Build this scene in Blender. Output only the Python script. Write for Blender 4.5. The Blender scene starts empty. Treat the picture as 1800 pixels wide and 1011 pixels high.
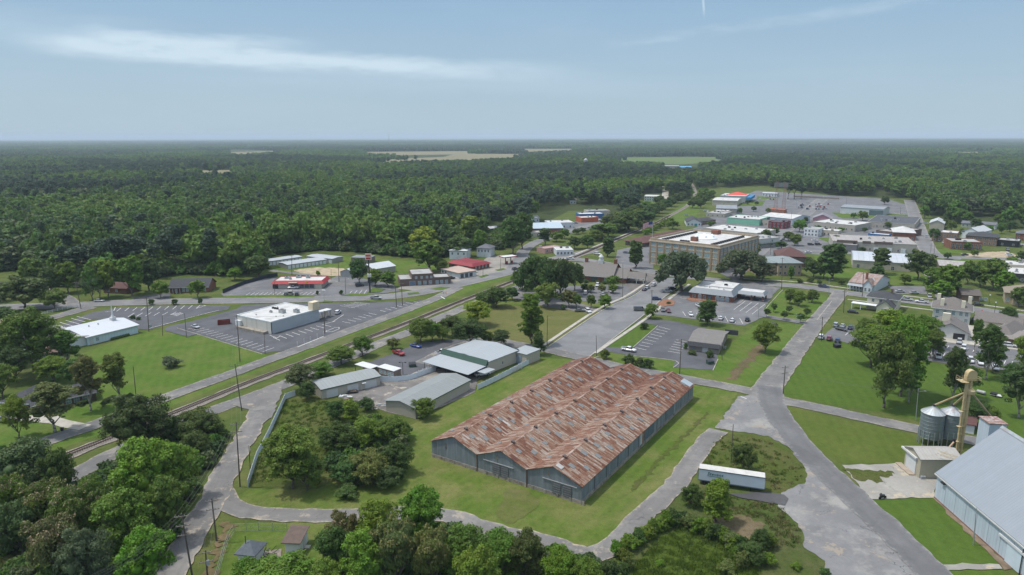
import bpy,math,random
import numpy as np
from mathutils import Matrix,Vector
from mathutils.geometry import tessellate_polygon
random.seed(7)
SC=bpy.context.scene
COL=SC.collection
PITCH=math.atan(265.5/1200);CP,SP=math.cos(PITCH),math.sin(PITCH);ROLL=.0022;HC=80.0
def ray(px,py):
 dx=(px-900)/1200;dv=(py-505.5)/1200
 a=dx-ROLL*dv;b=dv+ROLL*dx
 return(a,CP-b*SP,-SP-b*CP)
def G(px,py,z=0.0):
 d=ray(px,py);t=(z-HC)/d[2]
 return(d[0]*t,d[1]*t,z)
def TOP(bx,by,ty):
 g=G(bx,by);d=ray(bx,ty);return HC+d[2]/d[1]*g[1]
def PX(x,y,z):
 zc=y*CP-(z-HC)*SP;u=x/zc;v=-((z-HC)*CP+y*SP)/zc
 return 900+1200*(u+ROLL*v),505.5+1200*(v-ROLL*u)
def dist(p,q):return math.hypot(p[0]-q[0],p[1]-q[1])
class NT:
 def __init__(s,name):
  s.m=bpy.data.materials.new(name);s.m.use_nodes=True
  s.t=s.m.node_tree;s.b=s.t.nodes['Principled BSDF'];s.out=s.t.nodes['Material Output']
 def n(s,typ,**kw):
  x=s.t.nodes.new(typ)
  for k,v in kw.items():
   if k.startswith('i_'):x.inputs[k[2:].replace('_',' ')].default_value=v
   else:setattr(x,k,v)
  return x
 def l(s,a,b):s.t.links.new(a,b)
 def put(s,sock,v):
  if hasattr(v,'is_linked')or hasattr(v,'links'):s.l(v,sock)
  else:
   if isinstance(v,tuple)and len(v)==3 and sock.type=='RGBA':v=(*v,1)
   sock.default_value=v
 def pos(s,scale=None,obj=False):
  o=s.n('ShaderNodeTexCoord').outputs['Object']if obj else s.n('ShaderNodeNewGeometry').outputs['Position']
  if scale is not None:
   mp=s.n('ShaderNodeMapping');s.l(o,mp.inputs[0]);mp.inputs['Scale'].default_value=scale;return mp.outputs[0]
  return o
 def noise(s,vec,sc,det=3,rough=.55,lo=.3,hi=.7):
  x=s.n('ShaderNodeTexNoise');s.l(vec,x.inputs['Vector']);x.inputs['Scale'].default_value=sc
  x.inputs['Detail'].default_value=det;x.inputs['Roughness'].default_value=rough
  return s.rng(x.outputs['Fac'],lo,hi)
 def rng(s,v,lo,hi,a=0.,b=1.):
  r=s.n('ShaderNodeMapRange');s.put(r.inputs[0],v);r.inputs[1].default_value=lo;r.inputs[2].default_value=hi
  r.inputs[3].default_value=a;r.inputs[4].default_value=b;return r.outputs[0]
 def mix(s,f,a,b,mode='MIX'):
  x=s.n('ShaderNodeMix',data_type='RGBA',blend_type=mode)
  s.put(x.inputs[0],f);s.put(x.inputs[6],a);s.put(x.inputs[7],b);return x.outputs[2]
 def math(s,op,a,b=0.,c=None):
  x=s.n('ShaderNodeMath',operation=op);s.put(x.inputs[0],a);s.put(x.inputs[1],b)
  if c is not None:s.put(x.inputs[2],c)
  return x.outputs[0]
 def bump(s,h,st,d=.1):
  x=s.n('ShaderNodeBump');x.inputs['Strength'].default_value=st;x.inputs['Distance'].default_value=d
  s.put(x.inputs['Height'],h);s.l(x.outputs[0],s.b.inputs['Normal'])
 def fin(s,col,rough=.85,metal=0.,spec=.3):
  s.put(s.b.inputs['Base Color'],col);s.put(s.b.inputs['Roughness'],rough);s.b.inputs['Metallic'].default_value=metal
  s.b.inputs['Specular IOR Level'].default_value=spec;return s.m
def sc3(c,k):return tuple(min(1,v*k)for v in c)
_mc={}
def plain(name,col,rough=.8,var=.18,sc=.6,metal=0.,spec=.3,dirt=None,dsc=.25,obj=True):
 if name in _mc:return _mc[name]
 s=NT(name);p=s.pos(obj=obj)
 c=s.mix(s.noise(p,sc,4),sc3(col,1-var),sc3(col,1+var))
 if dirt:c=s.mix(s.noise(p,dsc,5,.65,.5,.75),c,dirt)
 _mc[name]=s.fin(c,rough,metal,spec);return _mc[name]
def ribbed(name,col,axis=0,period=.9,var=.12,rough=.55,metal=.2,dirt=None,amt=.35,lo=.52,hi=.72,stain=(1,1,.12),bst=.35):
 """sheet metal with seams across `axis` and weather streaks"""
 if name in _mc:return _mc[name]
 s=NT(name);p=s.pos(obj=True)
 sep=s.n('ShaderNodeSeparateXYZ');s.l(p,sep.inputs[0])
 fr=s.math('FRACT',s.math('MULTIPLY',sep.outputs[axis],1/period))
 seam=s.rng(s.math('ABSOLUTE',s.math('SUBTRACT',fr,.5)),.40,.5)
 pid=s.math('FLOOR',s.math('MULTIPLY',sep.outputs[axis],1/period))
 wn=s.n('ShaderNodeTexWhiteNoise',noise_dimensions='1D');s.l(pid,wn.inputs['W'])
 c=s.mix(wn.outputs['Value'],sc3(col,1-var),sc3(col,1+var))
 c=s.mix(s.noise(s.pos((.25,.25,.25),True),1.2,5,.6,.3,.7),c,sc3(col,1-var*1.3))
 if dirt:c=s.mix(s.math('MULTIPLY',s.noise(s.pos(stain,True),1.1,5,.65,lo,hi),amt),c,dirt)
 c=s.mix(s.math('MULTIPLY',seam,.35),c,sc3(col,.45))
 s.bump(seam,bst,.06);_mc[name]=s.fin(c,rough,metal,.35);return _mc[name]
def brick(name,col,mortar=(.35,.32,.28),var=.3):
 if name in _mc:return _mc[name]
 s=NT(name);p=s.pos(obj=True)
 n=s.noise(p,3.5,3,.7,.3,.7);c=s.mix(n,sc3(col,1-var),sc3(col,1+var))
 sep=s.n('ShaderNodeSeparateXYZ');s.l(p,sep.inputs[0])
 fr=s.math('FRACT',s.math('MULTIPLY',sep.outputs[2],1/.22))
 c=s.mix(s.rng(fr,.82,.95,0,.45),c,mortar)
 c=s.mix(s.noise(p,.35,4,.6,.5,.8),c,sc3(col,.6))
 _mc[name]=s.fin(c,.9,0,.2);return _mc[name]
def paint(name,col,rough=.3,metal=.0):
 if name in _mc:return _mc[name]
 s=NT(name);p=s.pos(obj=True)
 c=s.mix(s.noise(p,1.3,3),sc3(col,.9),sc3(col,1.08));s.b.inputs['Coat Weight'].default_value=.5
 _mc[name]=s.fin(c,rough,metal,.5);return _mc[name]
def grass(name,a,b,dry,dryamt=.35,mow=None,weeds=.0,bump=.5,dirtc=(.16,.12,.07),dirt=0.):
 s=NT(name);p=s.pos()
 c=s.mix(s.noise(p,.045,4,.6),a,b)
 c=s.mix(s.noise(p,.55,5,.7,.25,.75),c,sc3(a,.72))
 c=s.mix(s.math('MULTIPLY',s.noise(p,.085,6,.68,.42,.68),dryamt),c,dry)
 c=s.mix(s.math('MULTIPLY',s.noise(p,.21,5,.7,.48,.7),.45),c,sc3(a,.62))
 if mow:
  ang,per=mow
  mp=s.n('ShaderNodeMapping');s.l(p,mp.inputs[0]);mp.inputs['Rotation'].default_value=(0,0,-ang)
  sep=s.n('ShaderNodeSeparateXYZ');s.l(mp.outputs[0],sep.inputs[0])
  nz=s.n('ShaderNodeTexNoise');s.l(p,nz.inputs['Vector']);nz.inputs['Scale'].default_value=.05
  w=s.math('SINE',s.math('ADD',s.math('MULTIPLY',sep.outputs[0],6.283/per),s.math('MULTIPLY',nz.outputs['Fac'],6.)))
  c=s.mix(s.rng(w,-.6,.9,0,.13),c,sc3(b,1.3))
 if weeds:c=s.mix(s.math('MULTIPLY',s.noise(p,.9,5,.75,.5,.66),weeds),c,sc3(a,.42))
 if dirt:c=s.mix(s.math('MULTIPLY',s.noise(p,.06,7,.72,.58,.64),dirt),c,dirtc)
 fine=s.n('ShaderNodeTexNoise');s.l(p,fine.inputs['Vector']);fine.inputs['Scale'].default_value=2.6;fine.inputs['Detail'].default_value=4;fine.inputs['Roughness'].default_value=.8
 c=s.mix(s.rng(fine.outputs['Fac'],.25,.75,.0,.5),c,sc3(a,.55))
 s.bump(fine.outputs['Fac'],bump,.5)
 m=s.fin(c,.95,0,.1);return m
def asphalt(name,col,var=.15,patch=.4,patchc=None,crack=.5,worn=None,edge=None):
 s=NT(name);p=s.pos()
 c=s.mix(s.noise(p,.12,6,.65),sc3(col,1-var*1.3),sc3(col,1+var*1.3))
 vp=s.n('ShaderNodeTexVoronoi');s.l(s.mix(.12,p,s.n('ShaderNodeTexNoise').outputs['Color'],'ADD'),vp.inputs['Vector']);vp.inputs['Scale'].default_value=.11
 pr=s.n('ShaderNodeSeparateColor');s.l(vp.outputs['Color'],pr.inputs[0]);c=s.mix(s.rng(pr.outputs[0],.72,.8,0,.4),c,sc3(col,.78));c=s.mix(s.rng(pr.outputs[1],.8,.88,0,.35),c,sc3(col,1.25))
 c=s.mix(s.math('MULTIPLY',s.noise(p,.07,5,.7,.5,.62),patch),c,patchc or sc3(col,1.5))
 c=s.mix(s.math('MULTIPLY',s.noise(p,.9,5,.75,.5,.75),.35),c,sc3(col,.72))
 if worn:c=s.mix(s.math('MULTIPLY',s.noise(p,.16,8,.75,.56,.62),worn[1]),c,worn[0])
 if crack:
  nz=s.n('ShaderNodeTexNoise');s.l(p,nz.inputs['Vector']);nz.inputs['Scale'].default_value=.5;nz.inputs['Detail'].default_value=3
  wp=s.mix(1.,p,s.mix(1.,nz.outputs['Color'],(3.5,3.5,0),'MULTIPLY'),'ADD')
  v=s.n('ShaderNodeTexVoronoi',feature='DISTANCE_TO_EDGE');s.l(wp,v.inputs['Vector']);v.inputs['Scale'].default_value=.16
  k=s.rng(v.outputs['Distance'],.0,.011,1,0)
  k=s.math('MULTIPLY',k,s.noise(p,.13,4,.6,.47,.60))
  c=s.mix(s.math('MULTIPLY',k,crack),c,sc3(col,.35))
 if edge:
  uv=s.n('ShaderNodeUVMap');sep=s.n('ShaderNodeSeparateXYZ');s.l(uv.outputs[0],sep.inputs[0])
  u=s.math('ABSOLUTE',sep.outputs[0])
  nn=s.noise(p,.7,5,.7,.25,.75)
  e=s.rng(s.math('ADD',u,s.math('MULTIPLY',nn,.55)),1.12,1.42)
  c=s.mix(e,c,edge)
  tr=s.rng(s.math('ABSOLUTE',s.math('SUBTRACT',u,.48)),.0,.22,.16,0)
  c=s.mix(tr,c,sc3(col,.6))
 return s.fin(c,.92,0,.25)
class MB:
 def __init__(s):s.v=[];s.f=[];s.mi=[];s.uv=None
 def face(s,pts,m=0):
  i=len(s.v);s.v+=[tuple(p)for p in pts];s.f.append(tuple(range(i,i+len(pts))));s.mi.append(m)
 def box(s,x0,y0,z0,x1,y1,z1,m=0,M=None):
  i=len(s.v);c=[(x0,y0,z0),(x1,y0,z0),(x1,y1,z0),(x0,y1,z0),(x0,y0,z1),(x1,y0,z1),(x1,y1,z1),(x0,y1,z1)]
  if M:c=[tuple(M@Vector(p))for p in c]
  s.v+=c
  for q in((3,2,1,0),(4,5,6,7),(0,1,5,4),(1,2,6,5),(2,3,7,6),(3,0,4,7)):s.f.append(tuple(i+k for k in q));s.mi.append(m)
  return s
 def prism(s,poly,ax,a,b,m=0):
  """closed prism: 2-D outline extruded along axis ax between a and b"""
  def P(q,t):return(t,q[0],q[1])if ax==0 else((q[0],t,q[1])if ax==1 else(q[0],q[1],t))
  n=len(poly);i=len(s.v);s.v+=[P(q,a)for q in poly]+[P(q,b)for q in poly]
  s.f.append(tuple(i+k for k in range(n))[::-1]);s.f.append(tuple(i+n+k for k in range(n)));s.mi+=[m,m]
  for k in range(n):s.f.append((i+k,i+(k+1)%n,i+n+(k+1)%n,i+n+k));s.mi.append(m)
  return s
 def tube(s,p,q,r0,r1=None,n=6,m=0):
  r1=r0 if r1 is None else r1;p=Vector(p);q=Vector(q);d=(q-p).normalized()
  a=d.orthogonal().normalized();b=d.cross(a);i=len(s.v)
  for c,r in((p,r0),(q,r1)):
   for k in range(n):
    t=2*math.pi*k/n;s.v.append(tuple(c+a*math.cos(t)*r+b*math.sin(t)*r))
  for k in range(n):s.f.append((i+k,i+(k+1)%n,i+n+(k+1)%n,i+n+k));s.mi.append(m)
  s.f.append(tuple(i+k for k in range(n))[::-1]);s.f.append(tuple(i+n+k for k in range(n)));s.mi+=[m,m]
  return s
 def lathe(s,prof,cx=0,cy=0,n=20,m=0):
  i=len(s.v)
  for r,z in prof:
   for k in range(n):t=2*math.pi*k/n;s.v.append((cx+r*math.cos(t),cy+r*math.sin(t),z))
  for j in range(len(prof)-1):
   for k in range(n):s.f.append((i+j*n+k,i+j*n+(k+1)%n,i+(j+1)*n+(k+1)%n,i+(j+1)*n+k));s.mi.append(m)
  s.f.append(tuple(i+k for k in range(n))[::-1]);s.mi.append(m)
  j=i+(len(prof)-1)*n;s.f.append(tuple(j+k for k in range(n)));s.mi.append(m)
  return s
 def mesh(s,name,mats):
  me=bpy.data.meshes.new(name);me.from_pydata(s.v,[],s.f);
  for m in(mats if isinstance(mats,(list,tuple))else[mats]):me.materials.append(m)
  if any(s.mi):me.polygons.foreach_set('material_index',s.mi)
  me.update();return me
 def build(s,name,mats,parent=None,loc=None,smooth=False):
  me=s.mesh(name,mats)
  if smooth:me.shade_smooth()
  return link(name,me,parent,loc)
def link(name,me,parent=None,loc=None,rz=0.):
 o=bpy.data.objects.new(name,me);COL.objects.link(o)
 if parent:o.parent=parent
 if loc is not None:o.location=loc
 if rz:o.rotation_euler=(0,0,rz)
 return o
def tag(o,label,cat,group=None):
 o['label']=label;o['category']=cat
 if group:o['group']=group
 return o
def root(name,label,cat,loc=(0,0,0),rz=0.,group=None):
 o=bpy.data.objects.new(name,None);COL.objects.link(o);o.location=loc;o.rotation_euler=(0,0,rz);o.empty_display_size=.5
 return tag(o,label,cat,group)
def kind(o,k):o['kind']=k;return o
def dup(src,loc,rz=0.,scale=None,label=None,group=None,cat=None):
 r=src.copy();COL.objects.link(r);r.location=loc;r.rotation_euler=(0,0,rz)
 if scale is not None:r.scale=scale
 if label:r['label']=label
 if group:r['group']=group
 for ch in list(src.children):
  c=ch.copy();COL.objects.link(c);c.parent=r
  for g in list(ch.children):
   d=g.copy();COL.objects.link(d);d.parent=c
 return r
_zl=[0.0]
def nextz(base):_zl[0]+=.0006;return base+_zl[0]
def jit_poly(pts,step=1.6,amp=.18,seed=0):
 rnd=random.Random(seed+len(pts));out=[]
 for i in range(len(pts)):
  a,b=pts[i],pts[(i+1)%len(pts)];d=dist(a,b);n=max(1,min(60,int(d/step)))
  nx,ny=-(b[1]-a[1])/(d+1e-6),(b[0]-a[0])/(d+1e-6)
  for k in range(n):
   t=k/n;j=rnd.gauss(0,amp)if amp and k else 0
   out.append((a[0]+(b[0]-a[0])*t+nx*j,a[1]+(b[1]-a[1])*t+ny*j))
 return out
def patch(name,px,mat,z,amp=.18,step=1.6,smooth=0,world=False):
 pts=[p[:2]for p in px]if world else[G(*p)[:2]for p in px]
 for _ in range(smooth):
  q=[]
  for i in range(len(pts)):
   a,b=pts[i],pts[(i+1)%len(pts)]
   q+=[(a[0]*.75+b[0]*.25,a[1]*.75+b[1]*.25),(a[0]*.25+b[0]*.75,a[1]*.25+b[1]*.75)]
  pts=q
 pts=jit_poly(pts,step,amp,int(abs(pts[0][0]*7)))
 tris=tessellate_polygon([[Vector((p[0],p[1],0))for p in pts]])
 me=bpy.data.meshes.new(name);zz=nextz(z)
 fs=[]
 for t in tris:
  a,b,c=(pts[k]for k in t)
  fs.append(t if(b[0]-a[0])*(c[1]-a[1])-(b[1]-a[1])*(c[0]-a[0])>0 else t[::-1])
 me.from_pydata([(p[0],p[1],zz)for p in pts],[],fs);me.materials.append(mat);me.update()
 return kind(link(name,me),'structure')
def catmull(P,step=2.):
 out=[]
 for i in range(len(P)-1):
  p0=P[max(0,i-1)];p1=P[i];p2=P[i+1];p3=P[min(len(P)-1,i+2)]
  n=max(1,int(dist(p1,p2)/step))
  for k in range(n):
   t=k/n;t2=t*t;t3=t2*t
   out.append(tuple(.5*(2*p1[j]+(p2[j]-p0[j])*t+(2*p0[j]-5*p1[j]+4*p2[j]-p3[j])*t2+(3*p1[j]-p0[j]-3*p2[j]+p3[j])*t3)for j in(0,1)))
 out.append(tuple(P[-1][:2]));return out
def offset_line(line,off):
 out=[]
 for i,p in enumerate(line):
  a=line[max(0,i-1)];b=line[min(len(line)-1,i+1)];d=dist(a,b)+1e-9
  out.append((p[0]-(b[1]-a[1])/d*off,p[1]+(b[0]-a[0])/d*off))
 return out
def ribbon(name,px,w,mat,z,amp=.15,step=2.,world=False,th=0.):
 line=catmull([p[:2]for p in px]if world else[G(*p)[:2]for p in px],step)
 rnd=random.Random(len(line));zz=nextz(z);n=len(line)
 ws=w if isinstance(w,(list,tuple))else(w,w)
 L=[];R=[]
 for i in range(n):
  ww=ws[0]+(ws[1]-ws[0])*i/(n-1)
  L.append(offset_line(line[max(0,i-1):i+2],ww/2+rnd.gauss(0,amp))[1 if i else 0]);R.append(offset_line(line[max(0,i-1):i+2],-ww/2+rnd.gauss(0,amp))[1 if i else 0])
 v=[];uv=[]
 d=0
 for i in range(n):
  if i:d+=dist(line[i],line[i-1])
  v+=[(R[i][0],R[i][1],zz),(line[i][0],line[i][1],zz+th),(L[i][0],L[i][1],zz)];uv+=[(-1,d),(0,d),(1,d)]
 f=[]
 for i in range(n-1):
  a=i*3;f+=[(a,a+3,a+4,a+1),(a+1,a+4,a+5,a+2)]
 f=[q[::-1]for q in f]
 me=bpy.data.meshes.new(name);me.from_pydata(v,[],f);me.materials.append(mat)
 ul=me.uv_layers.new(name='UVMap')
 for lp in me.loops:ul.data[lp.index].uv=uv[lp.vertex_index]
 me.update()
 return kind(link(name,me),'structure'),line
class Bd:
 def __init__(s,name,label,cat,A,B,C,h,group=None):
  a=G(*A,h);b=G(*B,h);s.L=dist(a,b)
  ux,uy=(b[0]-a[0])/s.L,(b[1]-a[1])/s.L;s.ang=math.atan2(uy,ux)
  if isinstance(C,(int,float)):s.D=C
  else:
   c=G(*C,h);s.D=abs((c[0]-b[0])*(-uy)+(c[1]-b[1])*ux)
  s.r=root(name,label,cat,(a[0],a[1],0),s.ang,group);s.h=h;s.u=(ux,uy);s.a=a
 def __setitem__(s,k,v):s.r[k]=v
 def w(s,x,y,z=0):return(s.a[0]+s.u[0]*x-s.u[1]*y,s.a[1]+s.u[1]*x+s.u[0]*y,z)
 def box(s,part,mat,x0,y0,z0,x1,y1,z1,par=None):return MB().box(x0,y0,z0,x1,y1,z1).build(part,mat,par or s.r)
 def walls(s,mat,h=None,gable=None,rise=0,base=None,x0=0,y0=0,x1=None,y1=None,name='wall'):
  h=h or s.h;x1=s.L if x1 is None else x1;y1=s.D if y1 is None else y1;m=MB()
  if gable=='x':m.prism([(y0,0),(y1,0),(y1,h),((y0+y1)/2,h+rise),(y0,h)],0,x0,x1)
  elif gable=='y':m.prism([(x0,0),(x1,0),(x1,h),((x0+x1)/2,h+rise),(x0,h)],1,y0,y1)
  else:m.box(x0,y0,0,x1,y1,h)
  o=m.build(name,mat,s.r)
  if base:s.box('plinth',base,x0-.06,y0-.06,0,x1+.06,y1+.06,.55)
  return o
 def gable(s,mat,rise,ax='x',ov=.5,h=None,x0=0,y0=0,x1=None,y1=None,t=.16,name='roof',trim=None):
  h=(h or s.h)+.03;x1=s.L if x1 is None else x1;y1=s.D if y1 is None else y1
  p0,p1,q0,q1=(y0,y1,x0,x1)if ax=='x' else(x0,x1,y0,y1)
  mid=(p0+p1)/2;sl=rise/(mid-p0);e=sl*ov
  out=[(p0-ov,h-e),(mid,h+rise),(p1+ov,h-e),(p1+ov,h-e+t),(mid,h+rise+t),(p0-ov,h-e+t)]
  o=MB().prism(out,0 if ax=='x' else 1,q0-ov,q1+ov).build(name,mat,s.r)
  if trim:
   for pa in((p0-ov-.06),(p1+ov-.04)):
    m=MB()
    if ax=='x':m.box(q0-ov,pa,h-e-.1,q1+ov,pa+.1,h-e+t-.02)
    else:m.box(pa,q0-ov,h-e-.1,pa+.1,q1+ov,h-e+t-.02)
    m.build('gutter',trim,s.r)
  return o
 def hip(s,mat,rise,ov=.6,h=None,x0=0,y0=0,x1=None,y1=None,ax=None,name='roof',flat=0,trim=None):
  h=(h or s.h)+.03;x1=s.L if x1 is None else x1;y1=s.D if y1 is None else y1
  x0-=ov;y0-=ov;x1+=ov;y1+=ov;k=min(x1-x0,y1-y0)/2
  if flat:k=flat
  m=MB();b=[(x0,y0,h),(x1,y0,h),(x1,y1,h),(x0,y1,h)]
  lo=[(p[0],p[1],h-.18)for p in b]
  if flat:
   t=[(x0+k,y0+k,h+rise),(x1-k,y0+k,h+rise),(x1-k,y1-k,h+rise),(x0+k,y1-k,h+rise)]
   for i in range(4):j=(i+1)%4;m.face([b[i],b[j],t[j],t[i]]);m.face([lo[i],lo[j],b[j],b[i]])
   m.face(t)
  else:
   if x1-x0>=y1-y0:r0,r1=(x0+k,(y0+y1)/2,h+rise),(x1-k+.01,(y0+y1)/2,h+rise);m.face([b[0],b[1],r1,r0]);m.face([b[1],b[2],r1]);m.face([b[2],b[3],r0,r1]);m.face([b[3],b[0],r0])
   else:r0,r1=((x0+x1)/2,y0+k,h+rise),((x0+x1)/2,y1-k+.01,h+rise);m.face([b[0],b[1],r0]);m.face([b[1],b[2],r1,r0]);m.face([b[2],b[3],r1]);m.face([b[3],b[0],r0,r1])
   for i in range(4):j=(i+1)%4;m.face([lo[i],lo[j],b[j],b[i]])
  m.face(lo[::-1])
  o=m.build(name,mat,s.r)
  if trim:
   q=MB()
   q.box(x0-.06,y0-.08,h-.3,x1+.06,y0-.01,h-.01);q.box(x1+.01,y0,h-.3,x1+.08,y1,h-.01);q.box(x0-.08,y0,h-.3,x0-.01,y1,h-.01)
   q.build('fascia',trim,s.r)
  return o
 def flat(s,mat,par=.5,pmat=None,h=None,x0=0,y0=0,x1=None,y1=None,t=.3,name='roof'):
  h=h or s.h;x1=s.L if x1 is None else x1;y1=s.D if y1 is None else y1
  o=MB().box(x0+t,y0+t,h+.005,x1-t,y1-t,h+.08).build(name,mat,s.r)
  if par:
   m=MB();e=.05
   m.box(x0-e,y0-e,h-.1,x1+e,y0+t,h+par);m.box(x0-e,y1-t,h-.1,x1+e,y1+e,h+par)
   m.box(x0-e,y0+t,h-.1,x0+t,y1-t,h+par);m.box(x1-t,y0+t,h-.1,x1+e,y1-t,h+par)
   m.build('parapet',pmat or mat,s.r)
  return o
 def on(s,me,part,face,x,z,inset=0.,off=0.02,x0=0,y0=0,x1=None,y1=None):
  """put a part mesh (drawn facing -y about its bottom centre) on a wall"""
  x1=s.L if x1 is None else x1;y1=s.D if y1 is None else y1
  if face=='f':l,rz=(x,y0-off,z),0
  elif face=='r':l,rz=(x1+off,x,z),math.pi/2
  elif face=='l':l,rz=(x0-off,x,z),-math.pi/2
  else:l,rz=(x,y1+off,z),math.pi
  return link(part,me,s.r,l,rz)
 def wins(s,face,xs,z,w,h,glass=None,frame=None,mull=1,arch=False,part='window',**kw):
  me=win_mesh(w,h,glass or GLASS,frame or M_WHITE,mull,arch)
  for x in xs:s.on(me,part,face,x,z,**kw)
 def door(s,face,x,w,h,mat,z=0,part='door',**kw):
  k=('door',w,h,mat.name)
  if k not in _wm:
   m=MB();m.box(-w/2-.1,-.06,0,-w/2,.02,h+.1,1);m.box(w/2,-.06,0,w/2+.1,.02,h+.1,1);m.box(-w/2,-.06,h,w/2,.02,h+.1,1);m.box(-w/2,-.03,0,w/2,.02,h,0)
   if w>2.2:
    for i in range(1,6):m.box(-w/2+.05,-.045,h*i/6-.02,w/2-.05,-.031,h*i/6+.02,1)
   else:m.box(w/2-.2,-.07,1.,w/2-.12,-.031,1.1,1)
   _wm[k]=m.mesh('door',[mat,M_TRIM])
  return s.on(_wm[k],part,face,x,z,**kw)
_wm={}
def win_mesh(w,h,glass,frame,mull=1,arch=False):
 k=(round(w,2),round(h,2),glass.name,frame.name,mull,arch)
 if k in _wm:return _wm[k]
 m=MB();t=.09 if w>.7 else.06
 m.box(-w/2,-.02,0,w/2,.02,h,0)
 m.box(-w/2-t,-.06,-t,-w/2,.02,h+t,1);m.box(w/2,-.06,-t,w/2+t,.02,h+t,1);m.box(-w/2,-.06,h,w/2,.02,h+t,1);m.box(-w/2,-.09,-t,w/2,.02,0,1)
 for i in range(1,mull+1):x=-w/2+w*i/(mull+1);m.box(x-.03,-.045,0,x+.03,-.021,h,1)
 if h>1:m.box(-w/2,-.045,h*.5-.03,w/2,-.0215,h*.5+.03,1)
 if arch:m.prism([(w/2*math.cos(a),h+t+.001+w/2*math.sin(a))for a in[math.pi*i/8 for i in range(9)]],1,-.05,.02,1)
 _wm[k]=m.mesh('window',[glass,frame]);return _wm[k]
def ac_unit(par,x,y,z,sx=1.6,sy=1.3,sz=1.1,mat=None,part='air_conditioner'):
 m=MB();m.box(x-sx/2,y-sy/2,z+.12,x+sx/2,y+sy/2,z+sz);m.box(x-sx/2-.05,y-sy/2-.05,z,x+sx/2+.05,y+sy/2+.05,z+.12)
 m.lathe([(sx*.28,z+sz+.003),(sx*.28,z+sz+.12),(.1,z+sz+.15)],x,y,10,1)
 return m.build(part,[mat or M_ACGREY,M_DARK],par)
GLASS=plain('window_glass',(.06,.08,.10),.12,.3,.8,0,.8)
GLASS_PALE=plain('pale_window_glass',(.22,.30,.33),.2,.35,1.2,0,.7)
M_WHITE=plain('white_paint',(.54,.555,.55),.6,.06,.8,dirt=(.5,.49,.45),dsc=.5)
M_TRIM=plain('pale_trim',(.5,.5,.48),.6,.08)
M_DARK=plain('dark_metal',(.03,.03,.035),.5,.2)
M_ACGREY=plain('unit_grey',(.36,.37,.37),.55,.12,1.5)
M_GALV=plain('galvanised_steel',(.36,.39,.40),.45,.2,.8,.4,dirt=(.3,.2,.14),dsc=.4)
M_CONC=plain('concrete',(.36,.34,.30),.9,.14,.4,dirt=(.2,.18,.15),dsc=.3,obj=False)
M_SIDEWALK=plain('sidewalk_concrete',(.38,.36,.31),.9,.12,.4,dirt=(.2,.18,.13),dsc=.25,obj=False)
M_ROOFW=plain('white_membrane',(.49,.49,.475),.75,.10,.25,dirt=(.34,.33,.30),dsc=.2)
M_ROOFG=plain('grey_membrane',(.33,.33,.32),.8,.12,.25,dirt=(.2,.19,.17),dsc=.15)
M_SHING=plain('charcoal_shingles',(.055,.057,.062),.9,.2,2.5)
M_SHINGB=plain('brown_shingles',(.115,.10,.09),.9,.16,2.5,dirt=(.08,.07,.065),dsc=.2)
M_SHINGR=plain('maroon_shingles',(.105,.055,.05),.9,.16,2.5)
M_BRICK=brick('red_brick',(.20,.085,.055));M_BRICKB=brick('brown_brick',(.22,.145,.10));M_BRICKT=brick('tan_brick',(.37,.295,.21))
M_BRICKD=brick('dark_brick',(.14,.10,.085))
M_WALLW=plain('white_siding',(.62,.65,.66),.7,.07,.3,dirt=(.42,.44,.43),dsc=.3)
M_WALLC=plain('cream_siding',(.62,.58,.45),.75,.06,.4)
M_WALLB=plain('beige_stucco',(.46,.42,.34),.85,.1,.3,dirt=(.33,.3,.25),dsc=.25)
M_CONCB=plain('stained_block',(.38,.36,.31),.9,.14,.3,dirt=(.22,.2,.17),dsc=.3)
M_WOOD=plain('weathered_wood',(.22,.19,.16),.9,.25,2)
M_POLE=plain('pole_wood',(.10,.085,.07),.9,.25,1.5)
M_BARK=plain('bark',(.13,.11,.09),.95,.3,2)
M_BARKL=plain('pale_bark',(.26,.24,.21),.95,.25,2)
M_RED=plain('red_metal_roof',(.30,.03,.032),.5,.12,.5)
M_SOIL=plain('soil',(.17,.125,.085),.95,.3,.4,dirt=(.26,.21,.15),dsc=.15,obj=False)
M_DIRT=plain('pale_dirt',(.36,.29,.20),.95,.2,.3,dirt=(.16,.17,.06),dsc=.2,obj=False)
DRY=(.20,.175,.07)
G_BASE=grass('grass_ground',(.080,.122,.026),(.105,.145,.032),DRY,.6,None,.3,.5)
G_LAWN=grass('mown_lawn',(.080,.150,.020),(.108,.172,.028),DRY,.55,(.35,3.2),.2,.4)
G_BARN=grass('barn_lawn',(.094,.152,.024),(.130,.180,.034),(.235,.195,.09),.8,(-.58,2.6),.35,.45)
G_LUSH=grass('lush_lawn',(.074,.132,.020),(.095,.152,.026),(.12,.15,.03),.25,(-.2,3.),.15,.4)
G_OLIVE=grass('olive_field',(.125,.135,.040),(.15,.155,.05),(.2,.175,.08),.5,(.9,2.8),.12,.35)
G_ROUGH=grass('rough_meadow',(.095,.135,.026),(.125,.155,.034),(.17,.135,.07),.6,None,.75,.9)
G_WEED=grass('weedy_waste',(.085,.130,.028),(.115,.150,.038),(.19,.155,.09),.7,None,.7,.9)
G_MEAD=grass('tall_meadow',(.090,.145,.018),(.120,.170,.026),(.12,.13,.04),.35,None,.85,1.)
G_FIELDT=grass('tan_field',(.25,.215,.13),(.30,.26,.16),(.15,.17,.08),.8,None,0,.2)
G_FIELDG=grass('green_field',(.11,.17,.05),(.14,.195,.065),(.25,.24,.1),.3,None,0,.2)
G_WOOD=grass('woodland_floor',(.05,.075,.022),(.065,.09,.028),(.09,.075,.045),.5,None,.4,.6)
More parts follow.
